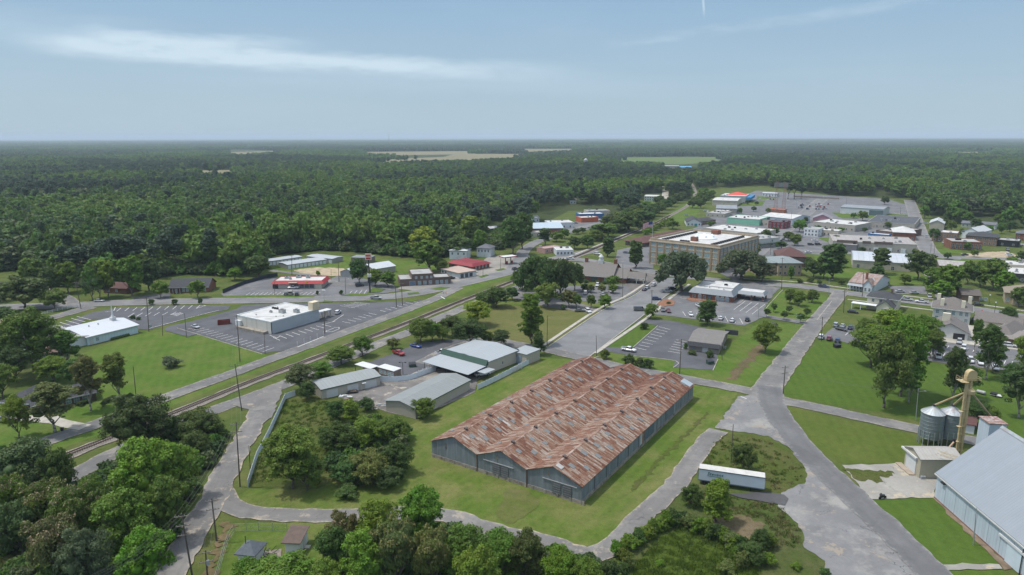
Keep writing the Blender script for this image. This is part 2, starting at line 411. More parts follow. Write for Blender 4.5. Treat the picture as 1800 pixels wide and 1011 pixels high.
AS_ROAD=asphalt('road_asphalt',(.165,.165,.166),.12,.35,(.27,.265,.25),.35,None,(.30,.28,.23))
AS_OLD=asphalt('old_asphalt',(.148,.146,.143),.15,.5,(.25,.24,.22),.75,((.36,.32,.26),.45),(.33,.29,.22))
AS_LANE=asphalt('lane_asphalt',(.155,.150,.144),.15,.5,(.26,.25,.23),.6,((.36,.31,.24),.6),(.38,.32,.23))
AS_LOT=asphalt('lot_asphalt',(.088,.090,.098),.16,.35,(.12,.12,.128),.4)
AS_LOTG=asphalt('grey_lot_asphalt',(.132,.134,.140),.14,.4,(.2,.2,.2),.4,((.3,.27,.22),.35))
AS_APRON=asphalt('apron_asphalt',(.175,.175,.175),.16,.8,(.29,.28,.255),1.,((.27,.235,.19),.9))
AS_YARD=asphalt('yard_paving',(.15,.14,.13),.3,.8,(.27,.25,.21),.6,((.38,.35,.28),.85))
AS_SLAB=asphalt('slab_concrete',(.26,.25,.225),.12,.5,(.38,.36,.31),.9,((.44,.37,.26),.8))
M_DARKPATCH=asphalt('dark_patch',(.075,.075,.078),.2,.3,(.1,.1,.1),.2)
M_LINE=plain('road_paint',(.70,.70,.68),.7,.1,.9,dirt=(.4,.4,.4),dsc=1.2,obj=False)
M_YLINE=plain('faded_yellow_paint',(.45,.36,.10),.7,.15,.9,dirt=(.25,.24,.2),dsc=.8,obj=False)
M_BALLAST=plain('ballast',(.225,.20,.172),.95,.3,2.2,dirt=(.18,.15,.125),dsc=.25,obj=False)
g=bpy.data.meshes.new('ground');R_=42000
g.from_pydata([(-R_,-3000,0),(R_,-3000,0),(R_,R_,0),(-R_,R_,0)],[],[(0,1,2,3)]);g.materials.append(G_BASE)
kind(link('ground',g),'structure')
Z1,Z2,Z3,Z4,Z5=.02,.05,.08,.12,.17
def P_(n,px,m,z=Z1,**k):return patch(n,px,m,z,**k)
P_('church_lawn',[(100,640),(161,615),(240,586),(262,582),(311,577),(461,622),(478,626),(300,688),(240,712),(189,722),(130,700),(60,660)],G_LAWN)
P_('front_garden',[(-40,800),(-40,745),(30,735),(120,700),(190,690),(240,712),(200,730),(80,768)],G_LAWN)
P_('verge',[(-40,845),(108,790),(300,715),(450,655),(560,612),(650,578),(728,550),(817,516),(905,484),(1000,450),(1000,444),(900,470),(810,503),(700,550),(600,590),(480,640),(300,704),(100,775),(-40,825)],G_LAWN)
P_('barn_yard_grass',[(402,880),(440,860),(560,860),(700,760),(880,660),(935,628),(1020,633),(1215,676),(1296,690),(1258,752),(1215,800),(1140,890),(1075,953),(1040,962),(960,950),(870,925),(780,897),(600,902),(440,896)],G_BARN,Z1)
P_('olive_field',[(860,596),(835,560),(868,535),(905,528),(1060,548),(964,608),(930,606)],G_OLIVE)
P_('lot_verge',[(1110,566),(1155,572),(1112,612),(1066,610)],G_LUSH,Z3)
P_('green',[(1262,620),(1330,570),(1430,570),(1385,628),(1345,672),(1310,680),(1200,662),(1100,642),(1050,620),(1060,613),(1187,634),(1252,652)],G_LAWN)
P_('paddock',[(1374,696),(1365,690),(1400,640),(1450,590),(1475,595),(1600,632),(1900,680),(1900,830),(1717,764),(1567,728),(1433,706)],G_LUSH)
P_('side_field',[(1366,708),(1433,727),(1533,748),(1613,766),(1700,790),(1700,830),(1583,814),(1487,816),(1433,790),(1387,745)],grass('side_field_grass',(.088,.128,.022),(.105,.145,.026),DRY,.35,(-.25,2.8),.2,.4))
P_('island',[(1262,763),(1317,764),(1350,770),(1387,790),(1413,822),(1417,846),(1373,867),(1344,866),(1226,830),(1238,800)],G_ROUGH)
P_('motorbike_lawn',[(1530,879),(1640,876),(1720,950),(1755,992),(1652,993)],G_LUSH)
P_('motorbike_lawn',[(1660,1002),(1760,1003),(1800,1040),(1700,1040)],G_LUSH)
P_('waste_ground',[(1226,850),(1300,872),(1375,888),(1390,912),(1410,935),(1413,965),(1450,990),(1445,1060),(1080,1060),(1090,975),(1150,905),(1200,855)],G_WEED)
P_('meadow',[(1200,925),(1255,935),(1300,960),(1330,985),(1340,1060),(1110,1060),(1110,1000),(1150,955)],G_MEAD,Z2)
P_('bare_earth',[(1252,908),(1300,905),(1345,922),(1340,938),(1322,952),(1290,935),(1255,925)],grass('scrub_soil',(.15,.125,.06),(.19,.155,.095),(.25,.19,.13),.8,None,.5,.6),Z3,amp=.4,step=1)
P_('vacant_lot',[(437,858),(474,768),(503,702),(545,700),(650,700),(680,730),(700,760),(570,855)],G_ROUGH,Z2)
P_('shed_yard',[(400,920),(600,918),(620,1011),(600,1080),(360,1080),(380,985)],G_BARN,Z2)
P_('woodland_floor',[(-300,870),(100,880),(215,820),(300,770),(390,750),(388,800),(355,850),(320,920),(285,990),(200,1120),(-500,1300)],G_WOOD,Z2)
P_('woodland_floor',[(600,950),(700,920),(790,930),(870,958),(960,985),(1085,1000),(1110,1080),(500,1120),(520,1020)],G_WOOD,Z3)
P_('sandy_clearing',[(-200,975),(20,975),(60,1011),(60,1100),(-300,1100)],G_WEED,Z3)
P_('storage_grass',[(476,470),(600,450),(760,462),(770,478),(700,492),(640,482),(560,482),(480,476)],G_LAWN)
P_('bank_lawn',[(1345,556),(1343,543),(1370,512),(1440,516),(1466,528),(1435,560),(1395,566)],G_LAWN,Z2)
P_('civic_lawn',[(868,535),(905,500),(960,485),(1040,520),(1090,530),(1060,548)],G_BARN)
P_('sandy_patch',[(515,475),(560,470),(600,472),(640,480),(600,486),(540,484)],M_DIRT,Z3,amp=.8)
P_('sandy_patch',[(-60,572),(-60,552),(40,548),(75,552),(50,568)],M_DIRT,Z3,amp=.8)
P_('town_paving',[(1180,420),(1240,392),(1270,358),(1330,335),(1560,350),(1610,365),(1625,400),(1610,445),(1480,447),(1400,440),(1320,465),(1300,497),(1268,482)],AS_LOTG,Z1,amp=.3,step=4)
for px in([(1180,372),(1220,348),(1236,352),(1222,385),(1190,395)],[(1540,374),(1600,378),(1600,384),(1480,384),(1462,374)],[(1160,348),(1125,352),(1115,366),(1160,362)],[(1440,418),(1458,418),(1450,440),(1430,440)],[(1645,440),(1690,430),(1690,446),(1640,445)],[(1560,480),(1625,484),(1625,500),(1560,502)],[(1260,355),(1345,353),(1340,362),(1270,363)],[(1330,345),(1440,352),(1440,356),(1330,350)],[(1430,446),(1480,450),(1560,500),(1440,492)],[(1640,455),(1800,452),(1800,458),(1640,461)]):
 P_('town_grass',px,G_LAWN,Z3,amp=.5,step=4)
P_('sandy_patch',[(1690,446),(1770,442),(1795,452),(1700,455)],M_DIRT,Z3,amp=.8)
for n,px,m in(('tan_field',[(622,267.5),(830,265.8),(836,271),(640,274)],G_FIELDT),('tan_field',[(800,270.5),(926,271),(921,278),(790,284),(640,287),(640,281),(780,276)],G_FIELDT),('tan_field',[(905,262),(1010,262),(1024,265.5),(930,268)],G_FIELDT),('green_field',[(1074,277),(1282,276),(1287,284),(1200,289),(1180,289),(1092,285)],G_FIELDG),('green_field',[(58,340),(210,335),(292,333),(294,338),(170,343),(63,345)],G_FIELDG),('tan_field',[(335,300),(410,299),(406,306),(342,306)],G_FIELDT),('tan_field',[(385,268),(500,265),(500,268.5),(398,273)],G_FIELDT),('green_field',[(1588,309),(1810,311),(1810,317),(1598,313)],G_FIELDG),('tan_field',[(1658,267.5),(1765,266.8),(1760,270),(1662,271)],G_FIELDT)):
 patch(n,px,m,Z2,amp=0)
P_('church_parking',[(60,600),(95,577),(160,550),(210,541),(330,538),(405,538),(400,545),(345,555),(262,580),(235,578),(205,560),(150,562),(120,590)],AS_LOT,Z3)
P_('store_parking',[(311,576),(345,563),(405,552),(425,537),(480,535),(590,533),(660,532),(740,528),(745,532),(700,546),(617,582),(560,602),(500,617),(461,621)],AS_LOT,Z3)
P_('restaurant_parking',[(388,517),(405,503),(440,492),(480,489),(575,494),(590,486),(640,490),(690,500),(703,512),(640,520),(560,521),(395,522)],AS_LOTG,Z3)
P_('station_forecourt',[(696,508),(705,504),(762,500),(800,484),(845,462),(860,450),(925,447),(935,452),(905,470),(850,487),(780,503),(740,512)],asphalt('forecourt_concrete',(.23,.215,.19),.1,.5,(.33,.3,.26),.4),Z3)
P_('yard_parking',[(640,640),(680,626),(735,604),(790,598),(850,594),(900,604),(935,622),(870,640),(780,640),(735,655),(705,668),(660,660)],AS_LOT,Z3)
P_('yard',[(600,700),(652,668),(700,668),(765,640),(800,636),(900,640),(840,668),(835,690),(730,735),(680,725),(650,712)],AS_YARD,Z3)
P_('bank_parking',[(1142,552),(1160,528),(1190,514),(1310,500),(1372,506),(1361,516),(1343,543),(1345,556),(1309,573),(1240,564),(1170,555)],AS_LOTG,Z3)
P_('office_parking',[(1122,562),(1178,564),(1240,577),(1262,630),(1253,651),(1183,646),(1187,634),(1100,624),(1052,616),(1066,610),(1112,612),(1157,572),(1113,567)],AS_LOT,Z3)
P_('civic_parking',[(1000,525),(960,512),(1000,503),(1110,500),(1150,492),(1110,520),(1080,534),(1040,532)],AS_LOTG,Z3)
P_('gravel_parking',[(900,524),(880,515),(905,508),(960,518),(1062,545),(1040,551),(960,540)],AS_OLD,Z3)
P_('civic_forecourt',[(1100,500),(1090,490),(1130,476),(1165,480),(1150,500),(1110,515)],asphalt('dark_forecourt',(.13,.12,.11),.2,.5,(.2,.19,.17),.3),Z3)
P_('rear_parking',[(1440,596),(1462,578),(1500,572),(1640,585),(1900,618),(1900,665),(1700,645),(1600,630),(1475,600)],AS_LOTG,Z3)
P_('rear_drive',[(1640,600),(1640,585),(1700,572),(1900,592),(1900,630),(1760,612)],M_SIDEWALK,Z4)
P_('street_parking',[(1560,503),(1625,504),(1630,518),(1575,517)],AS_LOTG,Z3)
P_('school_yard',[(1120,432),(1145,428),(1150,460),(1145,482),(1080,470),(1085,440)],AS_LOTG,Z2)
P_('shop_parking',[(960,400),(1060,380),(1100,385),(1040,403),(990,412)],AS_LOTG,Z3)
P_('court_parking',[(1395,420),(1440,420),(1470,432),(1440,448),(1400,445)],AS_LOTG,Z3)
P_('supermarket_parking',[(1390,356),(1475,355),(1480,372),(1600,378),(1590,366),(1480,350),(1400,345),(1330,352)],AS_LOTG,Z3,step=4)
P_('west_lot',[(205,533),(255,520),(300,515),(298,533)],AS_LOT,Z3)
P_('apron',[(1296,698),(1345,688),(1366,712),(1387,757),(1433,800),(1477,837),(1533,887),(1657,1011),(1720,1075),(1430,1075),(1450,987),(1413,963),(1410,933),(1390,910),(1367,890),(1373,867),(1417,847),(1413,820),(1387,787),(1350,767),(1317,762),(1257,753)],AS_APRON,Z3,amp=.28,step=1.2)
P_('barn_slab',[(1480,818),(1583,815),(1593,820),(1620,842),(1647,843),(1641,876),(1530,878)],AS_SLAB,Z3)
P_('weed_patch',[(1490,824),(1560,828),(1580,836),(1540,842),(1560,850),(1500,842)],G_ROUGH,Z4,amp=.6,step=.8)
P_('warehouse_slab',[(1648,994),(1756,993),(1762,1001),(1655,1003)],AS_SLAB,Z4)
P_('bare_earth',[(1640,876),(1650,876),(1780,1000),(1765,1003),(1740,975)],M_SOIL,Z3,amp=.25)
P_('bare_earth',[(392,915),(410,922),(385,985),(370,1040),(345,1040),(378,960)],grass('earth_bank',(.15,.13,.06),(.19,.15,.08),(.26,.18,.11),.9,None,.5,.6),Z4,amp=.7,step=.8)
P_('wheel_rut',[(1108,860),(1150,812),(1200,765),(1245,722),(1249,724),(1206,768),(1158,816),(1112,866)],grass('rut_grass',(.09,.12,.024),(.11,.135,.03),(.12,.09,.05),.8,None,.6,.5),Z2,amp=.35,step=.8)
P_('worn_grass',[(892,862),(925,860),(955,880),(930,905),(895,925),(870,905)],grass('worn_patch',(.115,.145,.034),(.13,.15,.042),(.2,.16,.09),.8,None,.3,.4),Z2,amp=.8,step=1.4,smooth=1)
P_('drainage_ditch',[(1340,600),(1352,604),(1320,640),(1290,668),(1276,668),(1305,632)],grass('ditch_grass',(.12,.11,.05),(.14,.12,.06),(.22,.15,.10),.95,None,.5,.6),Z2,amp=.7,step=1.5)
_,RL_HWY=ribbon('highway',[(-260,560),(-120,552),(0,541),(120,537),(200,533),(330,530),(480,528),(600,525),(690,521),(760,510),(830,494),(880,482),(940,464),(1010,448),(1045,440)],12.5,AS_ROAD,Z4,amp=.08)
ribbon('side_road',[(-260,640),(-80,606),(0,583),(98,557),(160,540)],8,AS_OLD,Z4)
ribbon('side_road',[(130,536),(115,523),(75,509),(40,500)],6,AS_OLD,Z4)
ribbon('curving_road',[(900,474),(915,452),(925,437),(945,425),(975,415),(1010,403),(1060,392),(1110,381),(1150,369)],9,AS_ROAD,Z4)
ribbon('main_street',[(975,458),(1020,457),(1100,470),(1180,483),(1300,497),(1400,503),(1480,514),(1560,525),(1640,535),(1700,542),(1800,557),(1960,585)],11,AS_ROAD,Z4)
patch('wide_street',[(964,610),(1061,545),(1114,520),(1155,489),(1204,490),(1164,526),(1136,551),(1036,628)],asphalt('street_asphalt',(.165,.168,.172),.1,.4,(.235,.235,.23),.35),Z4,amp=.05)
ribbon('lower_street',[(740,640),(800,612),(860,598),(900,604),(964,616),(1025,630),(1100,647),(1219,669),(1317,688),(1374,704),(1433,716),(1533,738),(1613,755),(1717,777),(1850,806),(2000,840)],6.4,AS_OLD,Z4)
ribbon('trackside_street',[(-300,985),(0,892),(140,830),(196,800),(300,755),(380,720),(440,699),(500,676),(560,650),(628,622),(672,602),(714,586),(783,555),(883,514),(917,503),(1000,475),(1020,462)],6.5,AS_OLD,Z3)
ribbon('frontage_street',[(-300,880),(0,806),(81,776),(189,739),(276,705),(414,655),(450,641),(540,609),(617,581),(672,561),(720,543),(770,523),(805,506)],6.6,AS_OLD,Z4)
ribbon('cross_street',[(1478,513),(1466,530),(1440,560),(1415,592),(1389,628),(1365,660),(1343,692)],(7,9),AS_OLD,Z5)
ribbon('warehouse_road',[(1352,680),(1358,712),(1385,755),(1430,808),(1500,874),(1560,930),(1640,1009),(1730,1100),(1800,1170)],(8,6.6),asphalt('dark_strip_asphalt',(.125,.125,.127),.12,.3,(.2,.2,.2),.4,None,(.24,.235,.22)),Z5)
ribbon('back_lane',[(1262,757),(1240,780),(1222,803),(1183,856),(1137,900),(1086,952),(1067,967),(1040,977),(1000,967),(962,953),(872,935),(833,922),(787,907),(700,903),(600,907),(506,906),(438,900),(401,886),(388,862)],5.2,AS_LANE,Z4,amp=.22)
ribbon('lane',[(472,690),(455,727),(435,764),(411,805),(388,845),(376,876),(355,913),(327,960),(303,1004),(270,1070),(230,1150)],(6.5,6.),AS_LANE,Z5,amp=.25)
patch('lane',[(405,712),(500,668),(495,690),(478,735),(452,745),(440,722)],AS_LANE,Z5,amp=.2)
ribbon('bank_drive',[(1330,553),(1365,560),(1400,566),(1432,572)],5,AS_LOTG,Z5)
patch('trailer_dark_patch',[(1280,869),(1344,866),(1378,871),(1386,878),(1380,890),(1300,876)],M_DARKPATCH,Z5,amp=.1)  # dark ground patch along the near side of the trailer
ribbon('far_road',[(1168,350),(1170,335),(1167,322),(1163,312)],9,M_SIDEWALK,Z4)
ribbon('driveway',[(75,720),(85,733),(110,745),(150,752)],4,M_SIDEWALK,Z4);ribbon('driveway',[(-40,738),(20,735),(60,737),(100,741)],3.5,M_SIDEWALK,Z3)
ribbon('storage_drive',[(476,476),(510,480),(560,487),(600,500),(640,500),(690,502)],4.5,AS_OLD,Z4)
ribbon('downtown_street',[(1268,480),(1320,450),(1350,425),(1385,400),(1420,372),(1445,350)],14,AS_ROAD,Z4)
ribbon('downtown_street',[(1690,455),(1640,448),(1622,420),(1612,395),(1605,370),(1598,352)],12,AS_ROAD,Z4)
ribbon('downtown_street',[(1400,440),(1500,446),(1640,451),(1800,457),(1960,463)],10,AS_ROAD,Z4)
ribbon('downtown_street',[(1690,428),(1740,426),(1800,430),(1960,436)],10,AS_ROAD,Z4)
ribbon('side_street',[(1660,530),(1648,505),(1640,490),(1622,470)],6,AS_ROAD,Z5)
ribbon('church_drive',[(340,590),(300,578),(345,566),(420,545)],4.5,AS_LOT,Z4)
for px in([(700,507),(1,1)],):pass
for px in([(756,509),(775,505),(792,506),(775,511)],[(716,516),(735,514),(738,517),(718,519)],[(715,529),(728,526),(735,529),(722,532)],[(841,487),(855,483),(860,485),(846,489)],[(870,475),(885,472),(890,474),(876,477)],[(645,516),(655,507),(678,509),(668,514)],[(566,532),(570,529),(585,530),(582,533)],[(643,531),(650,528),(662,530),(660,532)],[(395,521),(480,519),(555,520),(550,523),(395,524)],[(598,521),(620,517),(660,517),(640,521)]):
 patch('grass_verge',px,G_LAWN,Z5+.04,amp=.1,step=1)
def slab(name,px,w,h=.13,mat=None):
 line=catmull([G(*p)[:2]for p in px],2.5);L=offset_line(line,w/2);R=offset_line(line,-w/2);m=MB();z=Z5+h
 for i in range(len(line)-1):
  m.face([(*R[i],z),(*R[i+1],z),(*L[i+1],z),(*L[i],z)][::1]);m.face([(*R[i],0),(*R[i+1],0),(*R[i+1],z),(*R[i],z)]);m.face([(*L[i+1],0),(*L[i],0),(*L[i],z),(*L[i+1],z)])
 return kind(m.build(name,mat or M_SIDEWALK),'structure')
slab('kerb',[(964,610),(1061,545),(1114,520),(1155,489)],.35);slab('kerb',[(1036,628),(1136,551),(1164,526),(1198,502)],.35)
slab('sidewalk',[(955,608),(1050,545),(1100,521),(1140,495)],1.5,.08);slab('sidewalk',[(1046,622),(1146,553),(1174,528),(1212,500)],1.5,.08)
slab('sidewalk',[(990,456),(1060,428),(1100,412),(1150,394)],1.5,.08)
slab('sidewalk',[(1300,490),(1400,496),(1480,506),(1560,517),(1700,533),(1800,547)],1.4,.08)
slab('sidewalk',[(1490,527),(1540,533),(1640,546),(1700,552)],1.3,.08)
slab('kerb',[(1036,628),(1030,634),(1052,628)],.3)
for px in([(1376,510),(1368,518),(1346,544),(1349,556)],[(1349,556),(1400,562),(1433,565)],[(1462,530),(1436,563)],[(1253,652),(1262,632)],[(1183,647),(1188,635),(1100,625)],[(1113,611),(1156,573)],[(1195,524),(1285,537),(1312,521)],[(395,525),(480,523),(555,523)],[(311,577),(461,623)]):slab('kerb',px,.22,.06)
def seg(m,p,q,w,z=None):
 z=z or Z5+.03;L=dist(p,q)+1e-6;nx,ny=-(q[1]-p[1])/L*w/2,(q[0]-p[0])/L*w/2
 m.face([(p[0]+nx,p[1]+ny,z),(p[0]-nx,p[1]-ny,z),(q[0]-nx,q[1]-ny,z),(q[0]+nx,q[1]+ny,z)])
def bays(m,a0,a1,b0,b1,n,w=.16):
 A,B,C,D=(G(*p)for p in(a0,a1,b0,b1))
 for i in range(n):
  t=i/(n-1);seg(m,(A[0]+(C[0]-A[0])*t,A[1]+(C[1]-A[1])*t),(B[0]+(D[0]-B[0])*t,B[1]+(D[1]-B[1])*t),w)
def poly_line(m,px,w=.16):
 for a,b in zip(px,px[1:]):seg(m,G(*a),G(*b),w)
m=MB()
bays(m,(205,548),(213,542),(345,543),(352,537),11,.22);bays(m,(225,558),(236,551),(300,554),(310,549),6,.22)
bays(m,(135,557),(160,563),(95,571),(118,578),5,.22);poly_line(m,(((185,549),(200,547),(203,541))),.22);poly_line(m,[(262,578),(300,568),(345,556),(385,546)],.2);poly_line(m,[(345,543),(362,538),(352,537)],.2)
bays(m,(300,553),(312,556),(315,550),(322,552),5,.22)
kind(m.build('church_parking_markings',M_LINE),'structure')
m=MB()
bays(m,(330,579),(352,575),(462,619),(482,612),16,.2)
bays(m,(480,594),(492,599),(566,571),(582,575),9,.2);poly_line(m,[(474,590),(487,595),(492,592)],.2)
bays(m,(602,566),(616,569),(648,551),(662,554),6,.2);bays(m,(668,546),(678,549),(722,530),(735,532),7,.2);bays(m,(598,538),(624,542),(622,532),(650,535),5,.2)
poly_line(m,[(584,567),(604,554)],.2);poly_line(m,[(574,583),(588,577),(596,576),(596,579),(584,584),(573,584),(574,582)],.2);poly_line(m,[(572,570),(590,565)],.2)
kind(m.build('store_parking_markings',M_LINE),'structure')
m=MB();bays(m,(432,520),(440,515),(555,519),(563,514),17,.18);bays(m,(615,516),(619,512),(640,517),(645,510),4,.2);poly_line(m,[(500,511),(532,511)],.25)
kind(m.build('restaurant_parking_markings',M_LINE),'structure')
m=MB();bays(m,(1117,612),(1136,616),(1158,575),(1178,580),9,.2);bays(m,(1174,618),(1196,622),(1188,598),(1208,602),6,.2)
kind(m.build('office_parking_markings',M_LINE),'structure')
m=MB();bays(m,(1200,548),(1205,556),(1300,560),(1306,570),9,.16)
bays(m,(1310,530),(1290,545),(1345,535),(1322,553),4,.16);kind(m.build('bank_parking_markings',M_LINE),'structure')
m=MB();bays(m,(1490,586),(1486,590),(1760,620),(1757,625),26,.2);bays(m,(1500,600),(1497,605),(1780,636),(1777,642),26,.2)
for i in range(40):
 random.seed(i);x=random.uniform(1385,1600);y=random.uniform(352,366)if x<1480 else random.uniform(374,378);p=G(x,y);seg(m,p,(p[0]+random.uniform(-1,1),p[1]+9),.3)
kind(m.build('far_parking_markings',M_LINE),'structure')
m=MB()
for i in range(len(RL_HWY)-1):
 p,q=RL_HWY[i],RL_HWY[i+1]
 for o in(-.12,.12):a,b=offset_line([p,q],o);seg(m,a,b,.1,Z4+.035)
kind(m.build('highway_centre_line',M_YLINE),'structure')
m=MB()
for o in(5.7,-5.7):
 L=offset_line(RL_HWY,o)
 for i in range(int(len(L)*.52),len(L)-1):seg(m,L[i],L[i+1],.14,Z4+.035)
seg(m,G(782,526),G(775,522),.5);seg(m,G(1440,568),G(1448,571),.3);seg(m,G(1302,698),G(1312,702),.3)
kind(m.build('highway_edge_line',M_LINE),'structure')
TRK=[(-300,970),(-40,868),(108,806),(303,729),(450,669),(561,628),(655,592),(728,564),(817,528),(905,494),(960,472),(1020,449),(1078,424),(1151,393),(1180,378),(1208,362),(1220,347),(1221,333),(1213,319)]
tl=catmull([G(*p)[:2]for p in TRK],3.)
rt=root('railway_track','single railway track on pale ballast running diagonally through the town','railway track',(0,0,0))
ob,_=ribbon('ballast',TRK,4.7,M_BALLAST,Z4,amp=.2,step=3.);del ob['kind'];ob.parent=rt
m=MB();L=[offset_line(tl,o)for o in(1.9,1.35,-1.35,-1.9)]
for i in range(len(tl)-1):
 zz=[Z4+.01,Z4+.32,Z4+.32,Z4+.01]
 for k in range(3):m.face([(*L[k+1][i],zz[k+1]),(*L[k+1][i+1],zz[k+1]),(*L[k][i+1],zz[k]),(*L[k][i],zz[k])])
m.build('ballast_shoulder',M_BALLAST,rt)
m=MB();dd=0;nxt=0;z=Z4+.32
for i in range(len(tl)-1):
 p,q=tl[i],tl[i+1];d=dist(p,q);ux,uy=(q[0]-p[0])/d,(q[1]-p[1])/d
 if p[1]>700:break
 while nxt<dd+d:
  t=nxt-dd;c=(p[0]+ux*t,p[1]+uy*t);M4=Matrix.Translation((c[0],c[1],z))@Matrix.Rotation(math.atan2(uy,ux),4,'Z')
  m.box(-.12,-1.25,0,.12,1.25,.1,0,M4);nxt+=.62
 dd+=d
m.build('sleepers',plain('sleeper_wood',(.07,.055,.045),.9,.35,1.5,obj=False),rt)
for o in(-.72,.72):
 R=offset_line(tl,o);R0=offset_line(tl,o-.06);R1=offset_line(tl,o+.06);m=MB();zt=Z4+.56
 for i in range(len(tl)-1):
  m.face([(*R0[i],zt),(*R0[i+1],zt),(*R1[i+1],zt),(*R1[i],zt)]);m.face([(*R0[i],z),(*R0[i+1],z),(*R0[i+1],zt),(*R0[i],zt)]);m.face([(*R1[i+1],z),(*R1[i],z),(*R1[i],zt),(*R1[i+1],zt)])
 m.build('rail',plain('rail_steel',(.12,.085,.07),.5,.2,1,.3,obj=False),rt)
def foliage_mat(name,c0=None,tw=.45):
 s=NT(name)
 oi=s.n('ShaderNodeObjectInfo');geo=s.n('ShaderNodeNewGeometry')
 base=c0 if c0 else oi.outputs['Color']
 r=geo.outputs['Random Per Island']
 n=s.noise(s.pos(obj=True),.45,3,.6,.3,.7)
 k=s.math('ADD',s.math('MULTIPLY',r,.45),s.math('MULTIPLY',n,.5))
 hv=s.n('ShaderNodeHueSaturation');s.put(hv.inputs['Color'],base)
 s.l(s.rng(s.math('ADD',s.math('MULTIPLY',oi.outputs['Random'],.5),s.math('MULTIPLY',n,.5)),0,1,.475,.525),hv.inputs['Hue'])
 s.l(s.rng(k,0,1,.66,1.42),hv.inputs['Value']);hv.inputs['Saturation'].default_value=1.04
 s.fin(hv.outputs[0],.62,0,.28)
 tr=s.n('ShaderNodeBsdfTranslucent');s.l(s.mix(.5,hv.outputs[0],(.14,.2,.02)),tr.inputs['Color'])
 mx=s.n('ShaderNodeMixShader');mx.inputs[0].default_value=tw*.6;s.l(s.b.outputs[0],mx.inputs[1]);s.l(tr.outputs[0],mx.inputs[2]);s.l(mx.outputs[0],s.out.inputs[0])
 return s.m
M_FOL=foliage_mat('foliage');M_PINK=foliage_mat('mimosa_blossom',(.30,.235,.15,1));M_CREAM=foliage_mat('cream_blossom',(.20,.185,.07,1))
M_CORE=foliage_mat('inner_foliage')
def icos():
 import bmesh
 b=bmesh.new();bmesh.ops.create_icosphere(b,subdivisions=1,radius=1)
 v=np.array([x.co[:]for x in b.verts]);f=np.array([[y.index for y in x.verts]for x in b.faces]);b.free();return v,f
ICO=icos()
def crown_mesh(name,seed,R,z0,z1,prof,nl,lr,nleaf,ls,sub=10,squash=.8,blossom=None,gaps=.0,core=.66,droop=0.,flat=0.,subr=.42):
 rg=np.random.default_rng(seed)
 C=[];Rr=[]
 for i in range(nl):
  t=(i+.5)/nl if i else.85
  t=t**.85;pr=prof(t);a=i*2.39996+rg.uniform(-.5,.5)
  rr=lr*R*rg.uniform(.75,1.3)
  rad=max(0,R*pr-rr*.75)*math.sqrt(rg.uniform(.45,1.0))if rg.random()>.12 else 0
  z=z0+rr*squash*.7+(z1-z0-rr*squash*1.6)*t
  C.append((rad*math.cos(a),rad*math.sin(a),z));Rr.append(rr)
 C=np.array(C);Rr=np.array(Rr)
 w=Rr**2/np.sum(Rr**2);SCn=[];SR=[]
 for i in range(nl):
  d=rg.normal(size=(sub,3));d/=np.linalg.norm(d,axis=1)[:,None];d[:,2]=np.abs(d[:,2])*np.where(rg.random(sub)<.78,1,-1)
  rad=rg.uniform(.5,1.12,(sub,1))
  SCn.append(C[i]+d*Rr[i]*rad*np.array([1,1,squash]));SR.append(Rr[i]*subr*rg.uniform(.35,1.25,sub))
 SCn=np.concatenate(SCn);SR=np.concatenate(SR)
 if gaps:keep=rg.random(len(SR))>gaps;SCn=SCn[keep];SR=SR[keep]
 ws=SR**2/np.sum(SR**2);idx=rg.choice(len(SR),nleaf,p=ws)
 d=rg.normal(size=(nleaf,3));d/=np.linalg.norm(d,axis=1)[:,None]
 low=d[:,2]<-.2;d[low&(rg.random(nleaf)<.6),2]*=-1
 P=SCn[idx]+d*SR[idx][:,None]*rg.uniform(.55,1.12,(nleaf,1))*np.array([1,1,.82])
 if droop:rr2=np.hypot(P[:,0],P[:,1])/R;P[:,2]-=droop*rr2**2*R
 P[:,2]=np.maximum(P[:,2],.15)
 N=d+rg.normal(scale=.55,size=(nleaf,3))+np.array([0,0,.35]);N/=np.linalg.norm(N,axis=1)[:,None]
 T=np.cross(N,rg.normal(size=(nleaf,3)));T/=np.linalg.norm(T,axis=1)[:,None]+1e-9;B=np.cross(N,T)
 s1=(ls*rg.uniform(.55,1.35,nleaf))[:,None];s2=s1*rg.uniform(.45,.85,(nleaf,1))
 q=np.stack([P-T*s1*.5,P-B*s2*.5,P+T*s1*.5+N*s1*.1,P+B*s2*.5],1).reshape(-1,3)
 V=[q];F4=np.arange(nleaf*4).reshape(-1,4);F3=[]
 off=nleaf*4
 iv,jf=ICO
 if core:
  for c,r in zip(C,Rr):
   V.append(iv*np.array([r,r,r*squash])*core*rg.uniform(.85,1.15,(len(iv),1))+c-(np.array([0,0,droop*(np.hypot(c[0],c[1])/R)**2*R])if droop else 0));F3.append(jf+off);off+=len(iv)
 V=np.concatenate(V);nf=nleaf+sum(len(x)for x in F3)
 me=bpy.data.meshes.new(name);me.vertices.add(len(V));me.vertices.foreach_set('co',V.astype(np.float32).ravel())
 loops=np.concatenate([F4.ravel()]+[x.ravel()for x in F3]);ls_=np.concatenate([np.arange(nleaf)*4]+([nleaf*4+np.arange(sum(len(x)for x in F3))*3]if F3 else[]))
 lt=np.concatenate([np.full(nleaf,4)]+([np.full(nf-nleaf,3)]if F3 else[]))
 me.loops.add(len(loops));me.loops.foreach_set('vertex_index',loops.astype(np.int32))
 me.polygons.add(nf);me.polygons.foreach_set('loop_start',ls_.astype(np.int32))
 try:me.polygons.foreach_set('loop_total',lt.astype(np.int32))
 except Exception:pass
 me.materials.append(M_FOL)
 mi=np.zeros(nf,np.int32)
